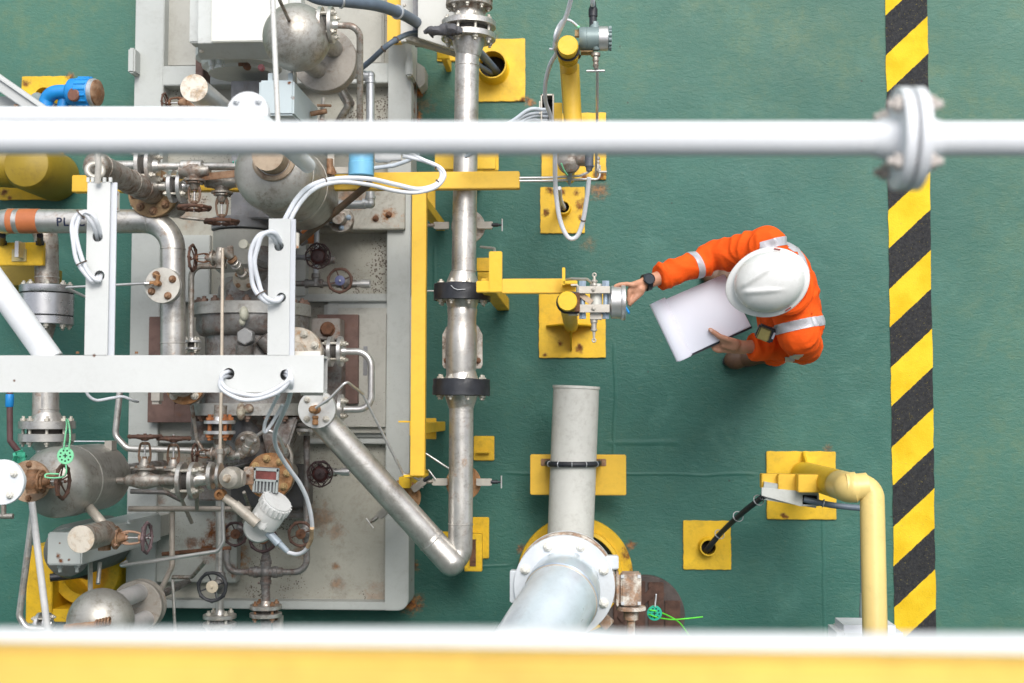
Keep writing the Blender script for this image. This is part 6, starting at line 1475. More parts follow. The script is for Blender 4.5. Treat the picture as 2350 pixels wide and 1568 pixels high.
# yellow pieces lower left
cgl = thing('deck_coaming', 'yellow ring coaming with a side box half hidden behind the grey column and lower pot', 'coaming', T(182, 1303, 0))
cc = T(196, 1310, .2); ro = PX(82, .2); ri = PX(56, .2)
mb = MB(); mb.lathe((cc.x, cc.y, 0), Z, [(ro, 0), (ro, .19), (ro - .006, .20), (ri, .20), (ri, .02), (.001, .018)], 56); part('ring', mb, yelr, cgl)
mb = MB(); B(mb, 62, 1254, 118, 1432, 0, .28); B(mb, 118, 1398, 160, 1428, 0, .27); part('side_box', mb, yelr, cgl, bevel=.004)
cable('rubber_hose', 'black rubber hose lying inside the lower left yellow ring', [T(115, 1326, .32), T(150, 1322, .30), T(185, 1318, .28), T(200, 1322, .2)], .020, black, 'hose', n=6)
fj = thing('flanged_joint', 'bright flanged joint by the lower left corner above the bottom rail', 'flange', T(95, 1432, .5))
flange_pair(fj, T(100, 1432, 1.28), X, PX(26, 1.28), .014, .02, 4, .010, steel_b, boltz, .016, .74, 45, .015)
t = thing('coil_fitting', 'rusty ribbed coil fitting on top of the lower left pot', 'fitting', T(232, 1430, 1.4))
mb = MB()
for k in range(5): mb.torus(T(222 + k * 7, 1432 - k * 1.5, 1.55), X, .014, .0045, 18, 6)
part('coil', mb, rustb, t); mb = MB(); mb.cyl(T(150, 1440, 1.5), T(222, 1433, 1.55), .012); part('stem', mb, rustf, t)
for k in (0, 1): run('drain_tube', ('left' if k == 0 else 'right') + ' one of two flat tubes standing between the grey column and the lower pot', 'tube', [(207 + 22 * k, 1292, 1.1), (208 + 17 * k, 1430 - 90 * k, 1.35 - .2 * k)], .010 - .001 * k, (ssbr, steel)[k], 0, 8)
# yellow pieces upper left
yb = thing('yellow_bollard', 'fat yellow bollard on a chipped yellow plate under the left of the white pipe', 'bollard', T(72, 400, 0))
ym = yr('m', ((128, 380, .03), (10, 440, .03), (135, 452, .02), (20, 455, .02)), .4)
part('base_plate', ragged(2, 330, 143, 458, .014, 0, seed=12), ym, yb, bevel=.002)
yel_shade = M('yellow_shaded', (.30, .205, .014), .5, 0, .12, 3, rust=.15, rustcol=(.2, .1, .02), bump=.15, grime=.3)  # yellow paint darkened, with the shade put into its colour
mb = MB(); c = T(62, 378, .35); mb.lathe((c.x, c.y, .01), Z, [(.125, 0), (.125, .32), (.11, .35), (.06, .37), (.001, .375)], 48); part('drum', mb, yel_shade, yb)
mb = MB(); mb.cyl(T(-80, 372, .3), T(62, 380, .22), .115, seg=40); part('side_pipe', mb, yel_shade, yb)
ys = thing('pipe_support', 'yellow angle support with a u bolt under the banded pipe bend', 'pipe support', T(45, 582, 0))
mb = MB(); B(mb, -40, 557, 98, 609, .70, .73); part('top_plate', mb, yelr, ys, bevel=.003)
mb = MB(); B(mb, 27, 572, 60, 600, .731, .737); part('pad', mb, M('pad_tan', (.55, .45, .2), .55, 0, .1, 8), ys, bevel=.001)
mb = MB(); B(mb, 34, 553, 42, 590, .72, .80); part('stud', mb, steel_b, ys, bevel=.001)
for u in (6, 92):
    mb = MB(); mb.cyl(T(u, 558, .74), T(u, 540, .84), .014); mb.box(T(u, 558, .74), (.035, .02, .014)); part('u_bolt_leg', mb, black, ys)
mb = MB(); B(mb, -40, 606, 80, 655, .1, .42); part('post', mb, yel_shade, ys, bevel=.003); mb = MB(); B(mb, 22, 645, 48, 720, 0, .10); part('foot', mb, yelr, ys, bevel=.003)
# blue transmitter and grey frame in the upper left
bt = thing('pressure_transmitter', 'bright blue transmitter with a brown lens at the upper left', 'transmitter', T(180, 222, .6))
a = T(166, 213, 1.18); mb = MB(); rB = PX(36, 1.18); ax_ = V(1, -.04, .1).normalized()
mb.lathe(a, ax_, [(rB * .6, -.02), (rB * .88, -.005), (rB * .92, .0), (rB * .92, .03), (rB, .034), (rB, .085), (rB * .96, .09)], 36); part('housing', mb, blue, bt)
mb = MB()
for q in ring_pts(a + ax_ * .036, ax_, rB * .97, 16): mb.cyl(q, q + ax_ * .05, .006, seg=8)
part('rib', mb, blue, bt)
mb = MB(); mb.lathe(a + ax_ * .088, ax_, [(rB * .93, 0), (rB * .93, .016), (rB * .85, .02)], 36); part('ring', mb, galv, bt)
mb = MB(); mb.lathe(a + ax_ * .104, ax_, [(rB * .84, 0), (rB * .86, .012), (rB * .6, .022)], 36); part('end_cap', mb, rustb, bt)
mb = MB(); q = T(170, 218, 1.238); mb.lathe(q, V(-.25, -.05, 1), [(.026, -.03), (.028, .006), (.024, .010)], 28); part('lens', mb, M('lens_brown', (.20, .09, .06), .5, .1, .2, 16, bump=.2), bt)
mb = MB(); mb.tube(spline([T(168, 214, 1.17), T(145, 211, 1.17), T(122, 214, 1.17), T(108, 228, 1.16), T(104, 250, 1.16)], 5), .030, 18); mb.tube(spline([T(150, 215, 1.15), T(146, 240, 1.15), T(142, 262, 1.15)], 5), .026, 16); part('handle', mb, blue, bt)
mb = MB(); mb.cyl(T(100, 238, 1.12), T(128, 250, 1.14), .022); mb.cyl(T(85, 228, .95), T(105, 240, 1.08), .03, .018); part('cable_gland', mb, galv, bt)
gfm = M('frame_grey', (.50, .51, .50), .5, 0, .05, 4, bump=.08, rust=.15)
gf = thing('pipe_rack', 'pale grey angle frame with a slanting brace in the upper left corner', 'pipe rack', T(20, 230, .8))
mb = MB(); mb.span(T(-90, 128, 1.55), T(112, 268, 1.55), PX(34, 1.55), .06); part('brace', mb, gfm, gf, bevel=.003)
mb = MB(); mb.span(T(-90, 119, 1.585), T(112, 259, 1.585), PX(3, 1.55), .02); part('brace_lip', mb, gfm, gf)
mb = MB(); B(mb, -60, 222, 70, 262, 1.45, 1.50); part('beam', mb, gfm, gf, bevel=.003)
mb = MB(); mb.tube([T(37, 246, 1.56), T(36, 262, 1.56)], .005, 8); mb.box(T(38, 243, 1.56), (.016, .01, .01)); part('clip', mb, rustb, gf)

# ------------------------------------------------------------------ hose, cover panel and cables at the top centre
cable('rubber_hose', 'thick blue grey hose arching from the motor into the pale cover panel', [T(690, -22, 1.25), T(735, -2, 1.22), T(800, 4, 1.15), T(870, 14, 1.0), T(925, 34, .78), T(975, 64, .50)], PX(14.5, 1.2), bcab, 'hose', ties=(.35, .75), tiemat=galv, n=8, seg=18)
cable('signal_cable', 'slim blue grey cable curving from the pale cover panel down to the skid', [T(970, 74, .52), T(938, 78, .62), T(908, 92, .80), T(880, 112, .82), T(850, 140, .76), T(815, 168, .70)], PX(7, 1.1), bcab, ties=(.4, .6), n=8)
cv = thing('cover_panel', 'pale grey slanted cover panel beside the topmost flanged joint', 'panel', T(1000, 50, .6))
pc = lambda u, v, h: (T(u, v, h).x, T(u, v, h).y)
mb = MB(); mb.prism([pc(959, -60, .62), pc(959, 86, .62), pc(1075, 124, .62), pc(1075, 18, .62), pc(1010, -8, .62), pc(985, -60, .62)], .58, .62); part('face', mb, M('cover_face', (.56, .56, .52), .5, 0, .05, 3, bump=.06, grime=.1), cv, bevel=.002)
mb = MB(); mb.prism([pc(930, 78, .57), pc(930, 90, .57), pc(1075, 132, .57), pc(1075, 118, .57)], .50, .565); part('lower_edge', mb, M('cover_edge', (.42, .39, .32), .5, 0, .08, 4, grime=.3), cv, bevel=.002)
mb = MB(); B(mb, 920, -60, 958, 95, .40, .44); ch_ = part('channel', mb, MATS['cover_face'], cv, bevel=.002)
for v in (12, 75): bolt(ch_, T(928, v, .44), Z, .007, ssbr, stub=0)
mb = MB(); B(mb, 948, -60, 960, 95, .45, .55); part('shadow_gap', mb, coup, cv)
yu = thing('yellow_upright', 'yellow flat upright and slanting bar behind the pale cover panel', 'steel frame', T(900, 40, 0))
mb = MB(); B(mb, 889, -60, 921, 98, .34, .38); part('flat', mb, yelb, yu, bevel=.002); mb = MB(); B(mb, 892, -60, 918, 60, .22, .34); part('spacer', mb, yel, yu)
mb = MB(); mb.span(T(985, -40, .50), T(1060, 20, .50), .06, .02); part('slanting_bar', mb, yel, yu, bevel=.002)
rg = thing('torn_wrap', 'grey black torn rubber wrap draped over the topmost flanged joint', 'wrap', T(1010, 70, .9))
P = spline([T(973, 74, .95), T(985, 70, .96), T(1005, 71, .965), T(1025, 68, .96), T(1045, 70, .955), T(1060, 73, .95)], 6)
mb = MB(); n_ = len(P); rd = random.Random(4); mb.tube(P, [(.008 + .016 * math.sin(math.pi * i / (n_ - 1)) + (.006 if i > n_ * .55 else 0)) * rd.uniform(.85, 1.15) for i in range(n_)], 12)
mb.v = [q + noise.noise_vector(q * 45) * .005 for q in mb.v]; part('roll', mb, M('wrap_grey', (.075, .075, .085), .6, 0, .4, 14, bump=.6, bscale=50, grime=.3), rg)
mb = MB(); mb.tube([T(985, 72, .95), T(992, 82, .94), T(994, 87, .93)], [.010, .008, .003], 8); mb.tube([T(1025, 76, .95), T(1035, 84, .95), T(1040, 92, .94)], [.012, .010, .004], 8); part('tatter', mb, MATS['wrap_grey'], rg)

# ------------------------------------------------------------------ white upper frame with cable loops
WF = 2.0
wfm = M('frame_white', (.64, .65, .635), .5, 0, .025, 2, bump=.05, grime=.05, rust=.02, spots=[(T(33, 874, WF), .006, .9), (T(216, 883 - 67, WF), .008, .9)])
wb = thing('white_beam', 'broad white channel beam with two cable holes crossing the left half', 'beam', T(320, 857, WF))
x0, x1, y0, y1 = rect(-160, 816, 742, 901, WF)
xs = [x0, T(480, 0, WF).x, T(590, 0, WF).x, T(715, 0, WF).x, x1]
mb = MB(); zc0, zc1 = WF - .006, WF; yc_ = T(0, 858, WF).y
mb.box(((xs[0] + xs[1]) / 2, (y0 + y1) / 2, WF - .003), (xs[1] - xs[0], y1 - y0, .006))
mb.holeplate(xs[1], xs[2], y0, y1, T(525, 858, WF).x, T(525, 858, WF).y, PX(13.5, WF), zc0, zc1, 36)
mb.holeplate(xs[2], xs[3], y0, y1, T(655, 861, WF).x, T(655, 861, WF).y, PX(13, WF), zc0, zc1, 36)
mb.box(((xs[3] + xs[4]) / 2, (y0 + y1) / 2, WF - .003), (xs[4] - xs[3], y1 - y0, .006))
part('web', mb, wfm, wb)
mb = MB(); mb.box(((x0 + x1) / 2, y0 - .003 + .0075, WF - .036), (x1 - x0, .008, .06)); part('lower_lip', mb, wfm, wb)
mb = MB(); mb.box(((x0 + x1) / 2, y1 - .0065, WF - .036), (x1 - x0, .008, .06)); part('upper_lip', mb, wfm, wb)
mb = MB(); mb.box(((x0 + x1) / 2, (y0 + y1) / 2, WF - .068), (x1 - x0, y1 - y0 - .02, .004)); part('back_sheet', mb, M('channel_inner', (.42, .42, .41), .6, 0, .1, 5), wb)
def upright(label, u0, u1, v0, v1, ul, holes, seed):
    t = thing('white_upright', label, 'cable tray', T((u0 + u1) / 2, v1, WF), 'white uprights standing on the white beam'); h = WF + .002
    x0, x1, y0, y1 = rect(u0, v0, u1, v1, h); ys_ = [y0]; hs2_ = sorted(holes, key=lambda q: -q[1]); mb = MB()
    ycur = y0
    for (hu, hv, hr) in hs2_:
        p = T(hu, hv, h); r = PX(hr, h); a, b = p.y - r * 1.8, p.y + r * 1.8
        mb.box(((x0 + x1) / 2, (ycur + a) / 2, h - .003), (x1 - x0, a - ycur, .006))
        mb.holeplate(x0, x1, a, b, p.x, p.y, r, h - .006, h, 32); ycur = b
    mb.box(((x0 + x1) / 2, (ycur + y1) / 2, h - .003), (x1 - x0, y1 - ycur, .006)); part('web', mb, wfm, t)
    a = rect(u1, v0, ul, v1, h)
    mb = MB(); mb.box(((a[0] + a[1]) / 2, (y0 + y1) / 2, h - .018), (a[1] - a[0], y1 - y0, .006)); mb.box((a[0] + .001, (y0 + y1) / 2, h - .010), (.004, y1 - y0 - .001, .015)); part('lip', mb, M('lip_white', (.62, .64, .68), .45, 0, .02, 2), t)
    mb = MB(); mb.box(((x0 + x1) / 2, (y0 + y1) / 2, h - .055), (x1 - x0 - .004, y1 - y0 - .002, .004)); part('back_sheet', mb, MATS['channel_inner'], t)
    mb = MB(); mb.box((x0 + .003, (y0 + y1) / 2, h - .032), (.005, y1 - y0, .05)); part('side_wall', mb, wfm, t)
    return t
up1 = upright('left white upright on the beam, over the marked pipe', 201, 246, 418, 815, 258, ((224, 543, 12.5), (228, 633, 12.5)), 1)
up2 = upright('right white upright on the beam, over the pump head', 617, 663, 502, 815, 673, ((640, 565, 11.5), (645, 683, 11.5)), 2)
for u in (203, 213, 240, 254):
    mb = MB(); mb.box(T(u, 413, WF), (.010, .016, .010)); part('notch_tab', mb, wfm, up1)
for (u, v, w, hh2, tt) in ((263, 462, 14, 46, up1), (678, 552, 12, 36, up2)):
    mb = MB(); B(mb, u - w / 2, v - hh2 / 2, u + w / 2, v + hh2 / 2, WF - .06, WF - .04); part('side_tab', mb, M('tab_rusty', (.74, .70, .64), .5, 0, .05, 6, rust=.3, rustcol=(.60, .2, .04), bump=.15, spots=[(T(269, 445, WF - .04), .010, 1), (T(684, 568, WF - .04), .012, 1), (T(269, 480, WF - .04), .008, 1)]), tt, bevel=.002)
mb = MB(); B(mb, 676, 806, 735, 816, WF - .09, WF - .07); B(mb, 690, 900, 740, 908, WF - .09, WF - .07); part('foot_cleat', mb, M('cleat_rusty', (.74, .70, .64), .5, 0, .05, 6, rust=.5, rustcol=(.60, .2, .04), bump=.15), up2, bevel=.001)
mb = MB()
for u, v in ((178, 812), (313, 812)): mb.cyl(T(u, v, WF - .02), T(u, v - 5, WF - .02), .006, seg=8)
part('bolt_end', mb, rustb, wb)
mb = MB(); mb.box(T(214, 806, WF - .005), (.02, .008, .008)); part('paint_chip', mb, M('chip_red', (.55, .12, .08), .6, 0, .2, 20, rust=.4), up1)
wt_ = thing('white_brace', 'thick white tube slanting from the left edge down to the white beam', 'brace', T(60, 720, 2.0))
mb = MB(); mb.cyl(T(-75, 560, 1.93), T(118, 828, 1.93), PX(30, 1.93), seg=36); part('tube', mb, white, wt_)
lp = lambda L: [T(*q) for q in L]
cable('cable_loop', 'white cable loop threaded through the two holes of the left upright', lp([(232, 560, 1.93), (228, 540, 1.99), (218, 515, 2.03), (203, 492, 2.05), (186, 489, 2.06), (173, 510, 2.06), (171, 545, 2.06), (180, 590, 2.05), (198, 625, 2.04), (216, 645, 2.03), (226, 640, 2.0), (231, 622, 1.94)]), .0078, wcab, strands=2, spread=V(.016, .003, 0), ties=(.38, .68), n=8)
cable('cable_loop', 'blue white cable loop threaded through the two holes of the right upright', lp([(648, 575, 1.93), (641, 558, 1.99), (628, 540, 2.03), (612, 534, 2.05), (594, 545, 2.06), (583, 575, 2.06), (580, 610, 2.06), (586, 648, 2.05), (600, 678, 2.05), (618, 692, 2.04), (636, 690, 2.02), (645, 678, 1.97), (648, 668, 1.93)]), .0085, wcab, strands=2, spread=V(.017, .004, 0), ties=(.66,), n=8)
cable('cable_bundle', 'pair of white cables sweeping from the right upright over the yellow beam', lp([(650, 512, 1.96), (662, 488, 1.95), (680, 458, 1.9), (705, 432, 1.8), (740, 416, 1.7), (790, 409, 1.6), (850, 411, 1.5), (910, 424, 1.4), (960, 434, 1.35), (1000, 424, 1.34), (1014, 402, 1.34), (1003, 382, 1.34), (970, 368, 1.34), (925, 358, 1.34)]), .0092, wcab, ties=(.32, .72, .85), n=10)
cable('cable_bundle', 'lower strand of the white cables dipping below the yellow beam', lp([(662, 518, 1.96), (673, 492, 1.95), (692, 462, 1.9), (716, 438, 1.8), (745, 424, 1.7), (790, 418, 1.6), (850, 425, 1.5), (905, 438, 1.4), (955, 442, 1.35), (1000, 430, 1.345), (1020, 405, 1.345), (1010, 385, 1.345), (980, 371, 1.345), (940, 352, 1.34)]), .0082, wcab, n=10)
cable('cable_loop', 'white cable loop hanging between the two holes of the beam', lp([(535, 860, 1.94), (520, 858, 2.0), (508, 866, 2.03), (508, 884, 2.03), (528, 902, 2.03), (562, 912, 2.03), (602, 910, 2.03), (638, 895, 2.03), (660, 876, 2.03), (663, 860, 2.01), (650, 850, 1.94)]), .0075, wcab, strands=2, spread=V(.004, .015, .002), n=8)
cable('signal_cable', 'long white cable hanging from the beam down to the white transmitter', lp([(650, 852, 1.95), (664, 858, 2.01), (669, 880, 2.02), (662, 920, 1.9), (645, 958, 1.75), (632, 990, 1.6), (632, 1020, 1.5), (645, 1048, 1.42), (665, 1078, 1.36), (688, 1110, 1.3), (706, 1150, 1.24), (716, 1200, 1.18), (714, 1240, 1.12), (700, 1264, 1.08), (682, 1272, 1.05), (661, 1268, 1.03)]), .0088, wcab, n=8)
mb = MB(); mb.tube(spline(lp([(716, 1212, 1.18), (714, 1238, 1.13), (706, 1256, 1.10)]), 6), .0093, 10); single('cable_sleeve', mb, M('sleeve_brown', (.40, .28, .17), .6, 0, .3, 50, rust=.4), 'brown stained sleeve on the low end of the long white cable', 'sleeve')
cable('signal_cable', 'thin white cable folded in a sharp vee under the beam', lp([(640, 905, 1.99), (622, 940, 1.9), (608, 972, 1.85), (608, 992, 1.83), (622, 975, 1.83), (638, 948, 1.84), (648, 930, 1.86)]), .0062, wcab, n=7)

rd = random.Random(9); mb = MB()
for k in range(8): c = T(552, 374, 1.2) + V(rd.uniform(-.03, .03), rd.uniform(-.015, .015), rd.uniform(0, .02)); mb.tube([c, c + V(rd.uniform(-.03, .04), rd.uniform(-.03, .02), .005)], .003, 5)
single('green_twine', mb, MATS['green_plastic'], 'frayed green twine knotted on the header just below the white pipe', 'twine')
for lab, pts, r, m in (
    ('thin tube running level behind the two hanging handwheels', [(300, 470, .40), (420, 500, .40), (470, 505, .40)], .008, steel_d),
    ('short bent tube between the pump neck and the right white upright', [(600, 570, .75), (600, 610, .80), (585, 640, .80)], .012, steel_c),
    ('narrow tube running beside the lower header towards the first valve', [(300, 1075, .7), (420, 1075, .7), (470, 1072, .7)], .008, steel_d),
    ('slim tube dropping from the lower header to the long level pipe', [(452, 1118, 1.0), (452, 1168, .85)], .009, MATS['pipe_tan']),
    ('short stub pipe between the blackened handwheel and the step plate', [(470, 1290, .4), (440, 1325, .3), (395, 1325, .3)], .010, steel_d),
    ('thin tube crossing between the three bolt flange and the cable vee', [(590, 1000, .8), (612, 985, .82), (640, 1000, .8), (655, 1040, .75)], .008, steel_b),
    ('dull tube looping round the small grey flange to the orange flange', [(655, 1010, .6), (668, 1045, .6), (668, 1090, .6)], .012, steel_d),
    ('small tube standing left of the pump lower ring', [(440, 930, .7), (452, 1010, .66), (470, 1040, .66)], .009, steel_d)):
    run('steel_tube', lab, 'tube', pts, r, m, .03, 12)

for lab, pts, r, m in (
    ('dark tube running behind the first lower valve body', [(300, 1128, .6), (380, 1130, .6), (420, 1150, .55)], .011, steel_c),
    ('tan tube bending under the second lower valve towards the step plate', [(418, 1125, .7), (418, 1150, .6), (440, 1200, .5)], .009, MATS['pipe_tan']),
    ('pair leg of thin tube beside the orange rusted flange', [(560, 1130, .7), (572, 1165, .6), (560, 1200, .5)], .008, steel_d),
    ('thin tube crossing low behind the knobbly elbow chain', [(475, 1060, .6), (530, 1075, .6), (575, 1062, .6)], .010, steel_c),
    ('steel tube running right under the dull vessel to the blind flange', [(690, 470, .55), (740, 486, .5), (790, 490, .45)], .012, steel_d),
    ('curved tube between the pump casing and the block with the big bolt', [(690, 745, .55), (712, 790, .5), (735, 800, .5)], .011, steel_c)):
    run('steel_tube', lab, 'tube', pts, r, m, .03, 12)
# ------------------------------------------------------------------ the worker
def capsule(mb, a, b, r0, r1, flat=False, seg=20):
    a = Vector(a); b = Vector(b); d = b - a; L = d.length; pr_ = []
    if L < 1e-6: return mb.ellipsoid(a, (r0, r0, r0), None, seg, 10)
    for k in range(6): q = R_(90 * k / 5); pr_.append((max(r0 * math.sin(q), 1e-4), -r0 * math.cos(q)))
    if flat: pr_ += [(r1, L), ]
    else:
        for k in range(6): q = R_(90 * k / 5); pr_.append((max(r1 * math.cos(q), 1e-4), L + r1 * math.sin(q)))
    return mb.lathe(a, d, pr_, seg)
def fuse(mb, voxel, smooth=4):
    me = bpy.data.meshes.new('tmp'); me.from_pydata(mb.v, [], mb.f)
    bm = bmesh.new(); bm.from_mesh(me); bmesh.ops.recalc_face_normals(bm, faces=bm.faces); bm.to_mesh(me); bm.free()
    ob = bpy.data.objects.new('tmp', me); COL.objects.link(ob)
    m = ob.modifiers.new('r', 'REMESH'); m.mode = 'VOXEL'; m.voxel_size = voxel
    if smooth: s = ob.modifiers.new('s', 'SMOOTH'); s.iterations = smooth; s.factor = .5
    bpy.context.view_layer.update()
    dg = bpy.context.evaluated_depsgraph_get(); out = bpy.data.meshes.new_from_object(ob.evaluated_get(dg))
    COL.objects.unlink(ob); bpy.data.objects.remove(ob)
    return out
def place_mesh(me, name, mat, parent, label=None):
    co = [v.co.copy() for v in me.vertices]
    lo = Vector([min(p[i] for p in co) for i in range(3)]); hi = Vector([max(p[i] for p in co) for i in range(3)]); c = (lo + hi) / 2
    me.transform(Matrix.Translation(-c)); me.name = name
    me.polygons.foreach_set('use_smooth', [True] * len(me.polygons))
    me.materials.clear(); me.materials.append(mat)
    o = bpy.data.objects.new(name, me); COL.objects.link(o); ORG[o.name] = c; o.parent = parent
    o.location = c - (ORG[parent.name] if parent else V(0, 0, 0))
    if label: o['label'] = label
    return o
skin = M('skin', (.50, .25, .155), .5, 0, .10, 14, bump=.15, bscale=120, spec=.4)
hivis = M('coverall_orange', (.84, .100, .010), .8, 0, .09, 7, bump=.6, bscale=75, spec=.15, grime=.06)
refl = M('reflective_tape', (.47, .47, .50), .38, .25, .08, 40, bump=.35, bscale=260)
bootm = M('boot_leather', (.105, .058, .036), .55, 0, .25, 12, bump=.3, bscale=60, grime=.4)
helm = M('helmet_white', (.70, .70, .68), .26, 0, .02, 6, bump=.0, grime=.10, spec=.5, coat=.25)
paper = M('paper_white', (.69, .71, .80), .7, 0, .015, 3, bump=.03)

pe = thing('person', 'person in orange coverall and white hard hat reaching for a sensor, notepad in hand', 'person', T(1730, 730, 0))
SR, SL = T(1762, 560, 1.41), T(1834, 768, 1.39)
ER, EL = T(1640, 592, 1.25), T(1845, 797, 1.10)
WR_, WL = T(1482, 649, 1.35), T(1704, 796, 1.175)
NK, HD = T(1803, 662, 1.46), T(1768, 650, 1.60)
CHS, WST, PLV = T(1802, 668, 1.27), T(1806, 690, 1.08), T(1803, 706, .93)
HR_, HL_ = T(1785, 668, .90), T(1805, 740, .90)
KR, KL = T(1760, 652, .50), T(1800, 785, .50)
AR, AL = T(1722, 640, .10), T(1778, 808, .10)
fd = V(-math.cos(R_(17)), -math.sin(R_(17)), 0)          # facing
# --- body: head, neck, torso, arms with hands, legs, all one skin surface
mb = MB()
side = V(-fd.y, fd.x, 0)
tilt = Quaternion(side, R_(24))
hx, hy, hz = tilt @ fd, side, tilt @ Z
HM = Matrix((hx, hy, hz)).transposed()
mb.ellipsoid(HD, (.098, .077, .115), HM, 24, 16)
mb.ellipsoid(HD + hx * .035 - hz * .065, (.058, .055, .055), HM)
for k in range(4): capsule(mb, HD + hx * (.085 + .006 * k) - hz * (.005 + .012 * k), HD + hx * (.09 + .007 * k) - hz * (.012 + .012 * k), .009 + .001 * k, .010 + .001 * k)
for s in (1, -1):
    mb.ellipsoid(HD + hy * s * .078 - hz * .015, (.018, .009, .030), HM)
    mb.ellipsoid(HD + hx * .078 + hy * s * .032 + hz * .008, (.014, .018, .008), HM)
capsule(mb, HD + hx * .082 - hz * .062 + hy * .02, HD + hx * .082 - hz * .062 - hy * .02, .008, .008)
capsule(mb, NK, HD - hz * .05, .058, .055)
capsule(mb, SR, SL, .055, .055); capsule(mb, CHS, WST, .12, .11); capsule(mb, WST, PLV, .11, .12); capsule(mb, NK, CHS, .06, .12)
for a, b, c in ((SR, ER, WR_), (SL, EL, WL)):
    capsule(mb, a, b, .045, .036); capsule(mb, b, c, .038, .0265)
for a, b, c in ((HR_, KR, AR), (HL_, KL, AL)):
    capsule(mb, a, b, .08, .055); capsule(mb, b, c, .055, .04); 
def finger(pts, r0, r1):
    n = len(pts)
    for i in range(n - 1):
        a = r0 + (r1 - r0) * i / (n - 1); b = r0 + (r1 - r0) * (i + 1) / (n - 1); capsule(mb, pts[i], pts[i + 1], a, b, seg=12)
# left hand under the notepad, thumb on top
PT = 1.20
kn = [T(1662, 777, PT - .018), T(1657, 787, PT - .022), T(1657, 796, PT - .026), T(1664, 804, PT - .030)]
for k in kn: capsule(mb, WL + (k - kn[1]) * .45, k, .017, .0125)
capsule(mb, WL, (kn[0] + kn[3]) / 2, .024, .017)
finger([kn[0], T(1643, 768, PT - .030), T(1628, 760, PT - .034), T(1618, 754, PT - .034)], .0105, .0075)
finger([kn[1], T(1636, 779, PT - .032), T(1618, 772, PT - .036), T(1608, 768, PT - .036)], .0105, .0075)
finger([kn[2], T(1642, 794, PT - .030), T(1630, 786, PT - .038), T(1620, 781, PT - .040)], .0105, .0075)
finger([kn[3], T(1648, 806, PT - .026), T(1639, 802, PT - .030), T(1634, 792, PT - .036)], .010, .0078)
finger([T(1690, 786, PT + .008), T(1668, 779, PT + .018), T(1652, 773, PT + .020), T(1640, 764, PT + .019), T(1630, 757, PT + .017)], .0145, .0098)
capsule(mb, T(1688, 790, PT), T(1660, 780, PT + .006), .020, .016)
capsule(mb, T(1684, 796, PT - .004), T(1662, 792, PT - .006), .021, .015)
# right hand closing behind the round metal face
hz0 = 1.375
kr = [T(1452, 654, hz0 + .022), T(1450, 661, hz0 + .010), T(1450, 669, hz0 - .004), T(1453, 676, hz0 - .016)]
for k in kr: capsule(mb, WR_ + (k - kr[1]) * .5, k, .018, .0125)
capsule(mb, WR_, (kr[1] + kr[2]) / 2, .026, .018)
capsule(mb, T(1470, 664, hz0), T(1456, 676, hz0 - .004), .020, .014)
finger([kr[0], T(1437, 652, hz0 + .030), T(1422, 653, hz0 + .034), T(1412, 657, hz0 + .032)], .0105, .0078)
finger([kr[1], T(1444, 668, hz0 + .014), T(1443, 680, hz0 + .010), T(1442, 689, hz0 + .006)], .0105, .0078)
finger([kr[2], T(1445, 677, hz0 - .008), T(1445, 687, hz0 - .014), T(1443, 696, hz0 - .018)], .0105, .0078)
finger([kr[3], T(1448, 686, hz0 - .022), T(1448, 694, hz0 - .028), T(1446, 701, hz0 - .032)], .0095, .007)
finger([T(1470, 672, hz0), T(1458, 684, hz0 + .004), T(1450, 692, hz0 + .006), T(1445, 698, hz0 + .004)], .014, .0095)
body = place_mesh(fuse(mb, .0042, 5), 'body', skin, pe)
# thumb nail and knuckle creases
nb = MB(); nb.ellipsoid(T(1632, 758.5, PT + .0262), (.0072, .0058, .0022), Quaternion(Z, R_(150)).to_matrix(), 14, 8); part('nail', nb, M('nail', (.66, .42, .34), .35, 0, .03, 20, bump=0), body)

# --- coverall
mb = MB()
capsule(mb, SR + V(-.002, 0, 0), SL, .070, .072)
capsule(mb, NK + V(.008, 0, -.03), CHS, .080, .130)
capsule(mb, CHS + side * -.06 * -1, WST + side * .05, .115, .118); capsule(mb, CHS + side * -.075, WST + side * -.05, .120, .118)
capsule(mb, WST + side * .04, PLV + side * .045, .118, .130); capsule(mb, WST - side * .04, PLV - side * .045, .118, .130)
capsule(mb, T(1822, 610, 1.33), T(1850, 745, 1.31), .055, .070)
capsule(mb, SR, ER, .070, .062); cR = T(1513, 637, 1.33); capsule(mb, ER, cR, .062, .047, True)
capsule(mb, SL, EL, .075, .068); cL = T(1727, 797, 1.16); capsule(mb, EL, cL, .064, .048, True)
capsule(mb, cR + (ER - cR) * .14, cR, .049, .051, True); capsule(mb, cL + (EL - cL) * .17, cL + (cL - EL) * .02, .050, .054, True)
for a, b, c in ((HR_, KR, AR), (HL_, KL, AL)):
    capsule(mb, a, b, .105, .080); capsule(mb, b, c + V(0, 0, -.02), .080, .066, True)
cov = fuse(mb, .0052, 7)
LIMBS = [(SR, ER, .072), (ER, cR, .06), (SL, EL, .075), (EL, cL, .06), (HR_, KR, .1), (KR, AR, .08), (HL_, KL, .1), (KL, AL, .08)]
def seg_t(p, a, b):
    d = b - a; t_ = max(0, min(1, (p - a).dot(d) / d.length_squared)); return t_, (p - (a + d * t_)).length
cov.update()
nrm = [v.normal.copy() for v in cov.vertices]
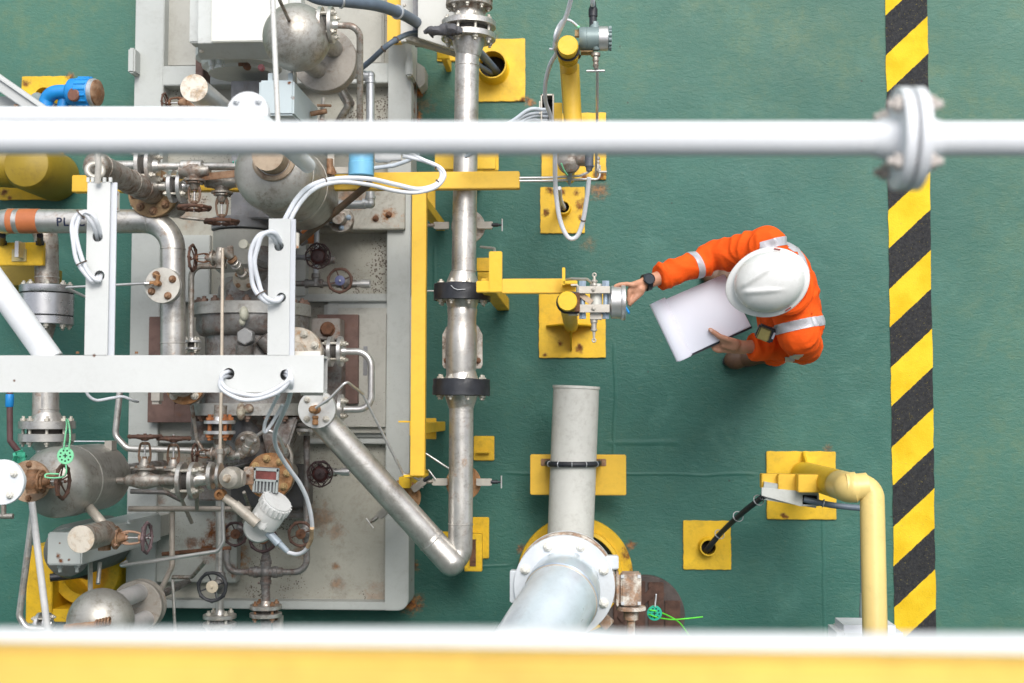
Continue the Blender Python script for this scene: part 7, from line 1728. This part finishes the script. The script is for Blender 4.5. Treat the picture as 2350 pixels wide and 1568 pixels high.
for v, nn in zip(cov.vertices, nrm):
    p = v.co; best = None
    for i, (a, b, r) in enumerate(LIMBS):
        t_, dd = seg_t(p, a, b)
        if dd < r * 1.25 and (best is None or dd / r < best[0]): best = (dd / r, i, t_)
    if best:
        a, b, r = LIMBS[best[1]]; ax = (b - a).normalized(); al = (p - a).dot(ax); q = p - ax * al
        bendy = max(math.exp(-((best[2] - 1) / .38) ** 2), math.exp(-(best[2] / .38) ** 2)) * .8 + .35
        w_ = noise.noise_vector(p * 11) * .035; k = noise.noise(ax * (al + w_.x) * 17 + (q + w_) * 8 + V(best[1] * 3, 0, 0)); k2 = noise.noise(ax * al * 34 + q * 20 + w_ * 20)
        f = (1 - abs(k) * 3.2) * .0074 * bendy + k2 * .0024
    else:
        k = noise.noise(V(p.x * 9, p.y * 14, p.z * 7)); k2 = noise.noise(p * 24)
        f = (1 - abs(k) * 2.6) * .0062 + k2 * .0025
    f += .006 * noise.noise(p * 6)
    v.co = p + nn * f
covo = place_mesh(cov, 'coverall', hivis, pe); CC = ORG[covo.name]
def tape(planes, keep, name='reflective_tape', off=.0022):
    """strip of tape cut out of the coverall between pairs of planes and lifted off the cloth"""
    bm = bmesh.new(); bm.from_mesh(covo.data)
    bmesh.ops.translate(bm, verts=bm.verts, vec=CC)
    bmesh.ops.delete(bm, geom=[f for f in bm.faces if not keep(f.calc_center_median())], context='FACES')
    for co, no, w in planes:
        no = no.normalized()
        for s in (1, -1):
            bmesh.ops.bisect_plane(bm, geom=bm.verts[:] + bm.edges[:] + bm.faces[:], plane_co=co + no * s * w / 2, plane_no=no * s, clear_outer=True)
    if not bm.faces: bm.free(); return None
    bm.normal_update()
    for v in bm.verts: v.co += v.normal * off
    me = bpy.data.meshes.new(name); bm.to_mesh(me); bm.free()
    return place_mesh(me, name, refl, covo)
axf = cR - ER; pR = ER + axf * .36
tape([(pR, axf, .028)], lambda p: seg_t(p, ER, cR)[1] < .085 and seg_t(p, ER, cR)[0] > .15)
axl = cL - EL; pL = EL + axl * .26
tape([(T(1808, 826, 1.12), V(1, .35, 0), .032)], lambda p: p.y < T(0, 822, 1.1).y)
# band over the right shoulder, round to the back
b0, b1 = T(1760, 562, 1.48), T(1815, 549, 1.45)
tape([(b0, (b1 - b0).cross(Z), .034)], lambda p: p.z > 1.28 and T(1742, 600, 1.45).x < p.x < T(1818, 600, 1.45).x and p.y > T(0, 600, 1.4).y)
b2 = T(1838, 570, 1.42); b3 = T(1850, 615, 1.40)
tape([((b1 + b2) / 2, (b2 - b1).cross(Z), .030)], lambda p: p.z > 1.25 and T(1817, 600, 1.42).x < p.x < T(1838, 600, 1.42).x and p.y > T(0, 585, 1.4).y)
tape([((b2 + b3) / 2, (b3 - b2).cross(Z), .028)], lambda p: p.z > 1.18 and T(1836, 600, 1.42).x < p.x and p.y > T(0, 640, 1.4).y and p.y < T(0, 572, 1.4).y)
c0_, c1_ = T(1776, 758, 1.44), T(1884, 735, 1.42)
tape([((c0_ + c1_) / 2, (c1_ - c0_).cross(Z), .038)], lambda p: p.z > 1.22 and p.x > T(1774, 0, 1.45).x and T(0, 700, 1.4).y > p.y > T(0, 790, 1.4).y)
# collar, pocket flaps, seams
mb = MB(); pts = [NK + V(math.cos(a) * .085, math.sin(a) * .095, .035 + .01 * math.cos(a)) for a in [2 * math.pi * i / 26 for i in range(26)]]
mb.tube(pts, .016, 8, closed=True); part('collar', mb, hivis, covo)
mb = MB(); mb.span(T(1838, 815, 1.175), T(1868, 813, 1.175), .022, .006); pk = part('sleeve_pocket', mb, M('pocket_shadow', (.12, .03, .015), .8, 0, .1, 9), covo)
mb = MB(); mb.cyl(T(1846, 816, 1.180), T(1846, 816, 1.192), .005); mb.cyl(T(1850, 816, 1.18), T(1850, 816, 1.192), .004); part('pen_tip', mb, helm, pk)
mb = MB(); mb.cyl(T(1856, 815, 1.178), T(1857, 814, 1.194), .006); part('pen_tip', mb, blue, pk)

# --- boots
def boot(toe, ank):
    d = (toe - ank); d.z = 0; d.normalize(); s = V(-d.y, d.x, 0); m = MB()
    a = V(ank.x, ank.y, 0); tt = V(toe.x, toe.y, 0)
    m.ellipsoid(tt - d * .06 + Z * .045, (.062, .050, .043), Matrix((d, s, Z)).transposed()); m.ellipsoid(tt - d * .13 + Z * .055, (.075, .047, .05), Matrix((d, s, Z)).transposed())
    m.ellipsoid(a - d * .035 + Z * .045, (.055, .041, .042), Matrix((d, s, Z)).transposed()); capsule(m, a + Z * .05, a + Z * .17, .045, .055); capsule(m, tt - d * .12 + Z * .06, a + Z * .09, .042, .05)
    m.box((tt + a) / 2 + Z * .014 - d * .02, (.20, .07, .024), Matrix((d, s, Z)).transposed())
    me = fuse(m, .0045, 3); b = place_mesh(me, 'boot', bootm, pe)
    sl = MB(); n = 26; P = []
    for i in range(n):
        q = 2 * math.pi * i / n; P.append((tt - d * .135 + d * math.cos(q) * .14 + s * math.sin(q) * (.048 + .004 * math.cos(q))))
    sl.prism([(p.x, p.y) for p in P], .0, .022); part('sole', sl, black, b)
boot(T(1610, 630, .04), AR); boot(T(1662, 830, .04), AL)

# --- hard hat
hat = MB(); nr, na = 26, 96
HC = T(1760, 647, 1.71); RX, RY, RZ = .132, .112, .098
tl = Quaternion(side, R_(17)); ax_, ay_, az_ = tl @ fd, side, tl @ Z
def hatpt(x, y, z): return HC + ax_ * x + ay_ * y + az_ * (z - .06)
def ridge(x, y):
    out = 0
    for s in (1, -1):
        a = Vector((.098, .010 * s)); b = Vector((-.062, .050 * s)); p = Vector((x, y)); d = b - a
        t_ = max(0, min(1, (p - a).dot(d) / d.length_squared)); dd = (p - (a + d * t_)).length
        w = .0065 + .0045 * (1 - t_)
        out = max(out, .0085 * math.exp(-(dd / w) ** 2) * min(1, (1 - t_) * 3 + .05) * min(1, t_ * 6 + .25))
    return out
rings = []
for j in range(nr + 1):
    th = R_(90 * (1 - j / nr)); ring = []
    for i in range(na):
        q = 2 * math.pi * i / na; cr = math.cos(th) ** .92 if math.cos(th) > 0 else 0
        x = RX * cr * math.cos(q); y = RY * cr * math.sin(q); z = RZ * math.sin(th) + ridge(x, y) * (math.sin(th) ** .3 if th > 0 else 0)
        ring.append(hatpt(x, y, z))
    rings.append(ring)
def brim(q):
    c = math.cos(q); fr = max(0, c) ** 1.6
    return .010 + .026 * fr + .006 * max(0, -c)
rings = [[r for r in g] for g in rings]
for (f, dz) in ((.03, -.002), (.5, -.005), (.93, -.008), (1.0, -.010), (1.0, -.014), (.93, -.0155), (.1, -.010)):
    rings.append([hatpt((RX + brim(q) * f) * math.cos(q), (RY + (.016 + .004 * math.cos(q)) * f) * math.sin(q), dz) for q in [2 * math.pi * i / na for i in range(na)]])
hat.loft(rings, True, False)
hh_ = part('hard_hat', hat, helm, pe, angle=60)
mb = MB(); ins = [[hatpt((RX - .006) * math.cos(q) * s, (RY - .006) * math.sin(q) * s, z) for q in [2 * math.pi * i / 48 for i in range(48)]] for s, z in ((1, -.008), (.97, .03), (.7, .068), (.02, .085))]
mb.loft(ins, False, True); part('lining', mb, M('lining', (.10, .10, .10), .8, 0, .1, 10), hh_)
mb = MB()
for q in (R_(105), R_(-118)):
    p = hatpt((RX + .004) * math.cos(q), (RY + .009) * math.sin(q), -.002); tg = ax_ * -math.sin(q) + ay_ * math.cos(q); mb.span(p - tg * .012, p + tg * .012, .004, .005, az_)
part('slot', mb, M('slot_red', (.30, .04, .03), .6, 0, .1, 9), hh_)
mb = MB()
for q in (R_(-150),):
    p = hatpt((RX + .003) * math.cos(q), (RY + .004) * math.sin(q), -.001); tg = ax_ * -math.sin(q) + ay_ * math.cos(q); mb.span(p - tg * .016, p + tg * .016, .010, .006, az_)
part('lamp_clip', mb, helm, hh_, bevel=.002)

# --- watch
wa = (WR_ - ER).normalized(); wc = WR_ + (ER - WR_).normalized() * .004
up_ = (Z - wa * Z.dot(wa)).normalized(); sw = wa.cross(up_)
mb = MB(); mb.lathe(wc - wa * .011, wa, [(.0325, 0), (.0345, .002), (.0345, .020), (.0325, .022)], 32); ws = part('wristwatch', mb, M('watch_black', (.015, .017, .02), .45, 0, .1, 12), pe)
fcw = wc + up_ * .031 + sw * .006
mb = MB(); mb.lathe(fcw, up_, [(.022, 0), (.0235, .003), (.0235, .009), (.020, .0115), (.019, .0100), (.001, .0100)], 32); part('dial', mb, M('watch_glass', (.02, .028, .036), .15, .2, .05, 12, bump=0), ws)

# ------------------------------------------------------------------ what the worker holds
nbk = thing('notepad', 'large blank white notepad with its first pages curled over, held in the left hand', 'notepad', T(1610, 725, PT))
A, Bc, C, D = T(1506, 696, PT), T(1566, 822, PT), T(1724, 749, PT), T(1662, 629, PT)
A0, B0 = A, Bc
mb = MB(); mb.prism([(p.x, p.y) for p in (A, Bc, C, D)], PT - .014, PT - .002); part('paper_stack', mb, paper, nbk, bevel=.001)
sh = (C - D).normalized() * .004 + V(0, 0, 0)
mb = MB(); cen = (A + C) / 2; mb.prism([(p.x + sh.x * 1.5 + (p - cen).x * .02, p.y + sh.y * 1.5 + (p - cen).y * .02) for p in (A, Bc, C, D)], PT - .019, PT - .0145); part('backing_board', mb, M('board_black', (.02, .022, .035), .4, 0, .1, 9), nbk, bevel=.001)
mb = MB()
mb.prism([(p.x, p.y) for p in (A + (D - A) * .02, Bc + (C - Bc) * .015, C - (C - Bc) * .01 + (D - C) * .015, D - (D - A) * .01)], PT - .002, PT + .0006); part('top_sheet', mb, M('paper_top', (.71, .73, .82), .7, 0, .01, 3, bump=.02), nbk)
ln = (Bc - A).normalized(); wd_ = (D - A).normalized(); wd_ = (wd_ - ln * wd_.dot(ln)).normalized()
for k in range(3):
    P = []; r = .026 - .003 * k
    a0_ = A - ln * (.006 - .002 * k) - wd_ * (.004); e = (Bc - A).length + .010
    prof = []
    for i in range(15):
        q = R_(-100 + 205 * i / 14); prof.append((-math.sin(q) * -1 * 0, 0))
    prof = [(wd_ * (.012 - r * 1.35 * math.cos(R_(a))) + Z * (r * .75 * math.sin(R_(a)) - .006 + .0018 * k)) for a in range(-75, 166, 12)]
    rings = [[a0_ + p + ln * t_ for p in prof] for t_ in (0, e * .33, e * .66, e)]
    m = MB(); n = len(prof)
    vs = [p for r_ in rings for p in r_]; vs += [p + Z * -.0007 for r_ in rings for p in r_]
    off = n * 4; fs = []
    for j in range(3):
        for i in range(n - 1):
            fs.append((j * n + i, j * n + i + 1, (j + 1) * n + i + 1, (j + 1) * n + i)); fs.append((off + (j + 1) * n + i, off + (j + 1) * n + i + 1, off + j * n + i + 1, off + j * n + i))
    m.add(vs, fs); part('curled_page', m, paper, nbk)
pen = MB(); a, b = T(1432, 698, 1.395), T(1443, 718, 1.44); pen.cyl(a - (b - a) * .9, b, .0045, seg=14); pen.cyl(b, b + (b - a) * .05, .0038, seg=14); pen.span(b - (b - a) * .6 + Z * .006, b + Z * .006, .003, .002)
single('pen', pen, blue, 'blue pen gripped in the right hand below the round metal face', 'pen')
gd = thing('gas_detector', 'small yellow and black gas detector clipped to the chest of the coverall', 'gas detector', T(1756, 766, 1.3))
Rg = (Quaternion(Z, R_(-22)) @ Quaternion(X, R_(12))).to_matrix(); g0_ = T(1757, 765, 1.345)
mb = MB(); mb.box(g0_, (.072, .058, .040), Rg); part('case', mb, M('detector_black', (.03, .035, .04), .5, 0, .1, 9), gd, bevel=.006)
mb = MB(); mb.box(g0_ + Rg @ V(-.006, -.004, .012), (.050, .050, .026), Rg); part('front', mb, M('detector_yellow', (.42, .36, .12), .5, 0, .15, 14, rust=.3, rustcol=(.15, .12, .06)), gd, bevel=.005)
mb = MB(); mb.box(g0_ + Rg @ V(.030, .004, .018), (.008, .026, .012), Rg); part('clip', mb, paper, gd)
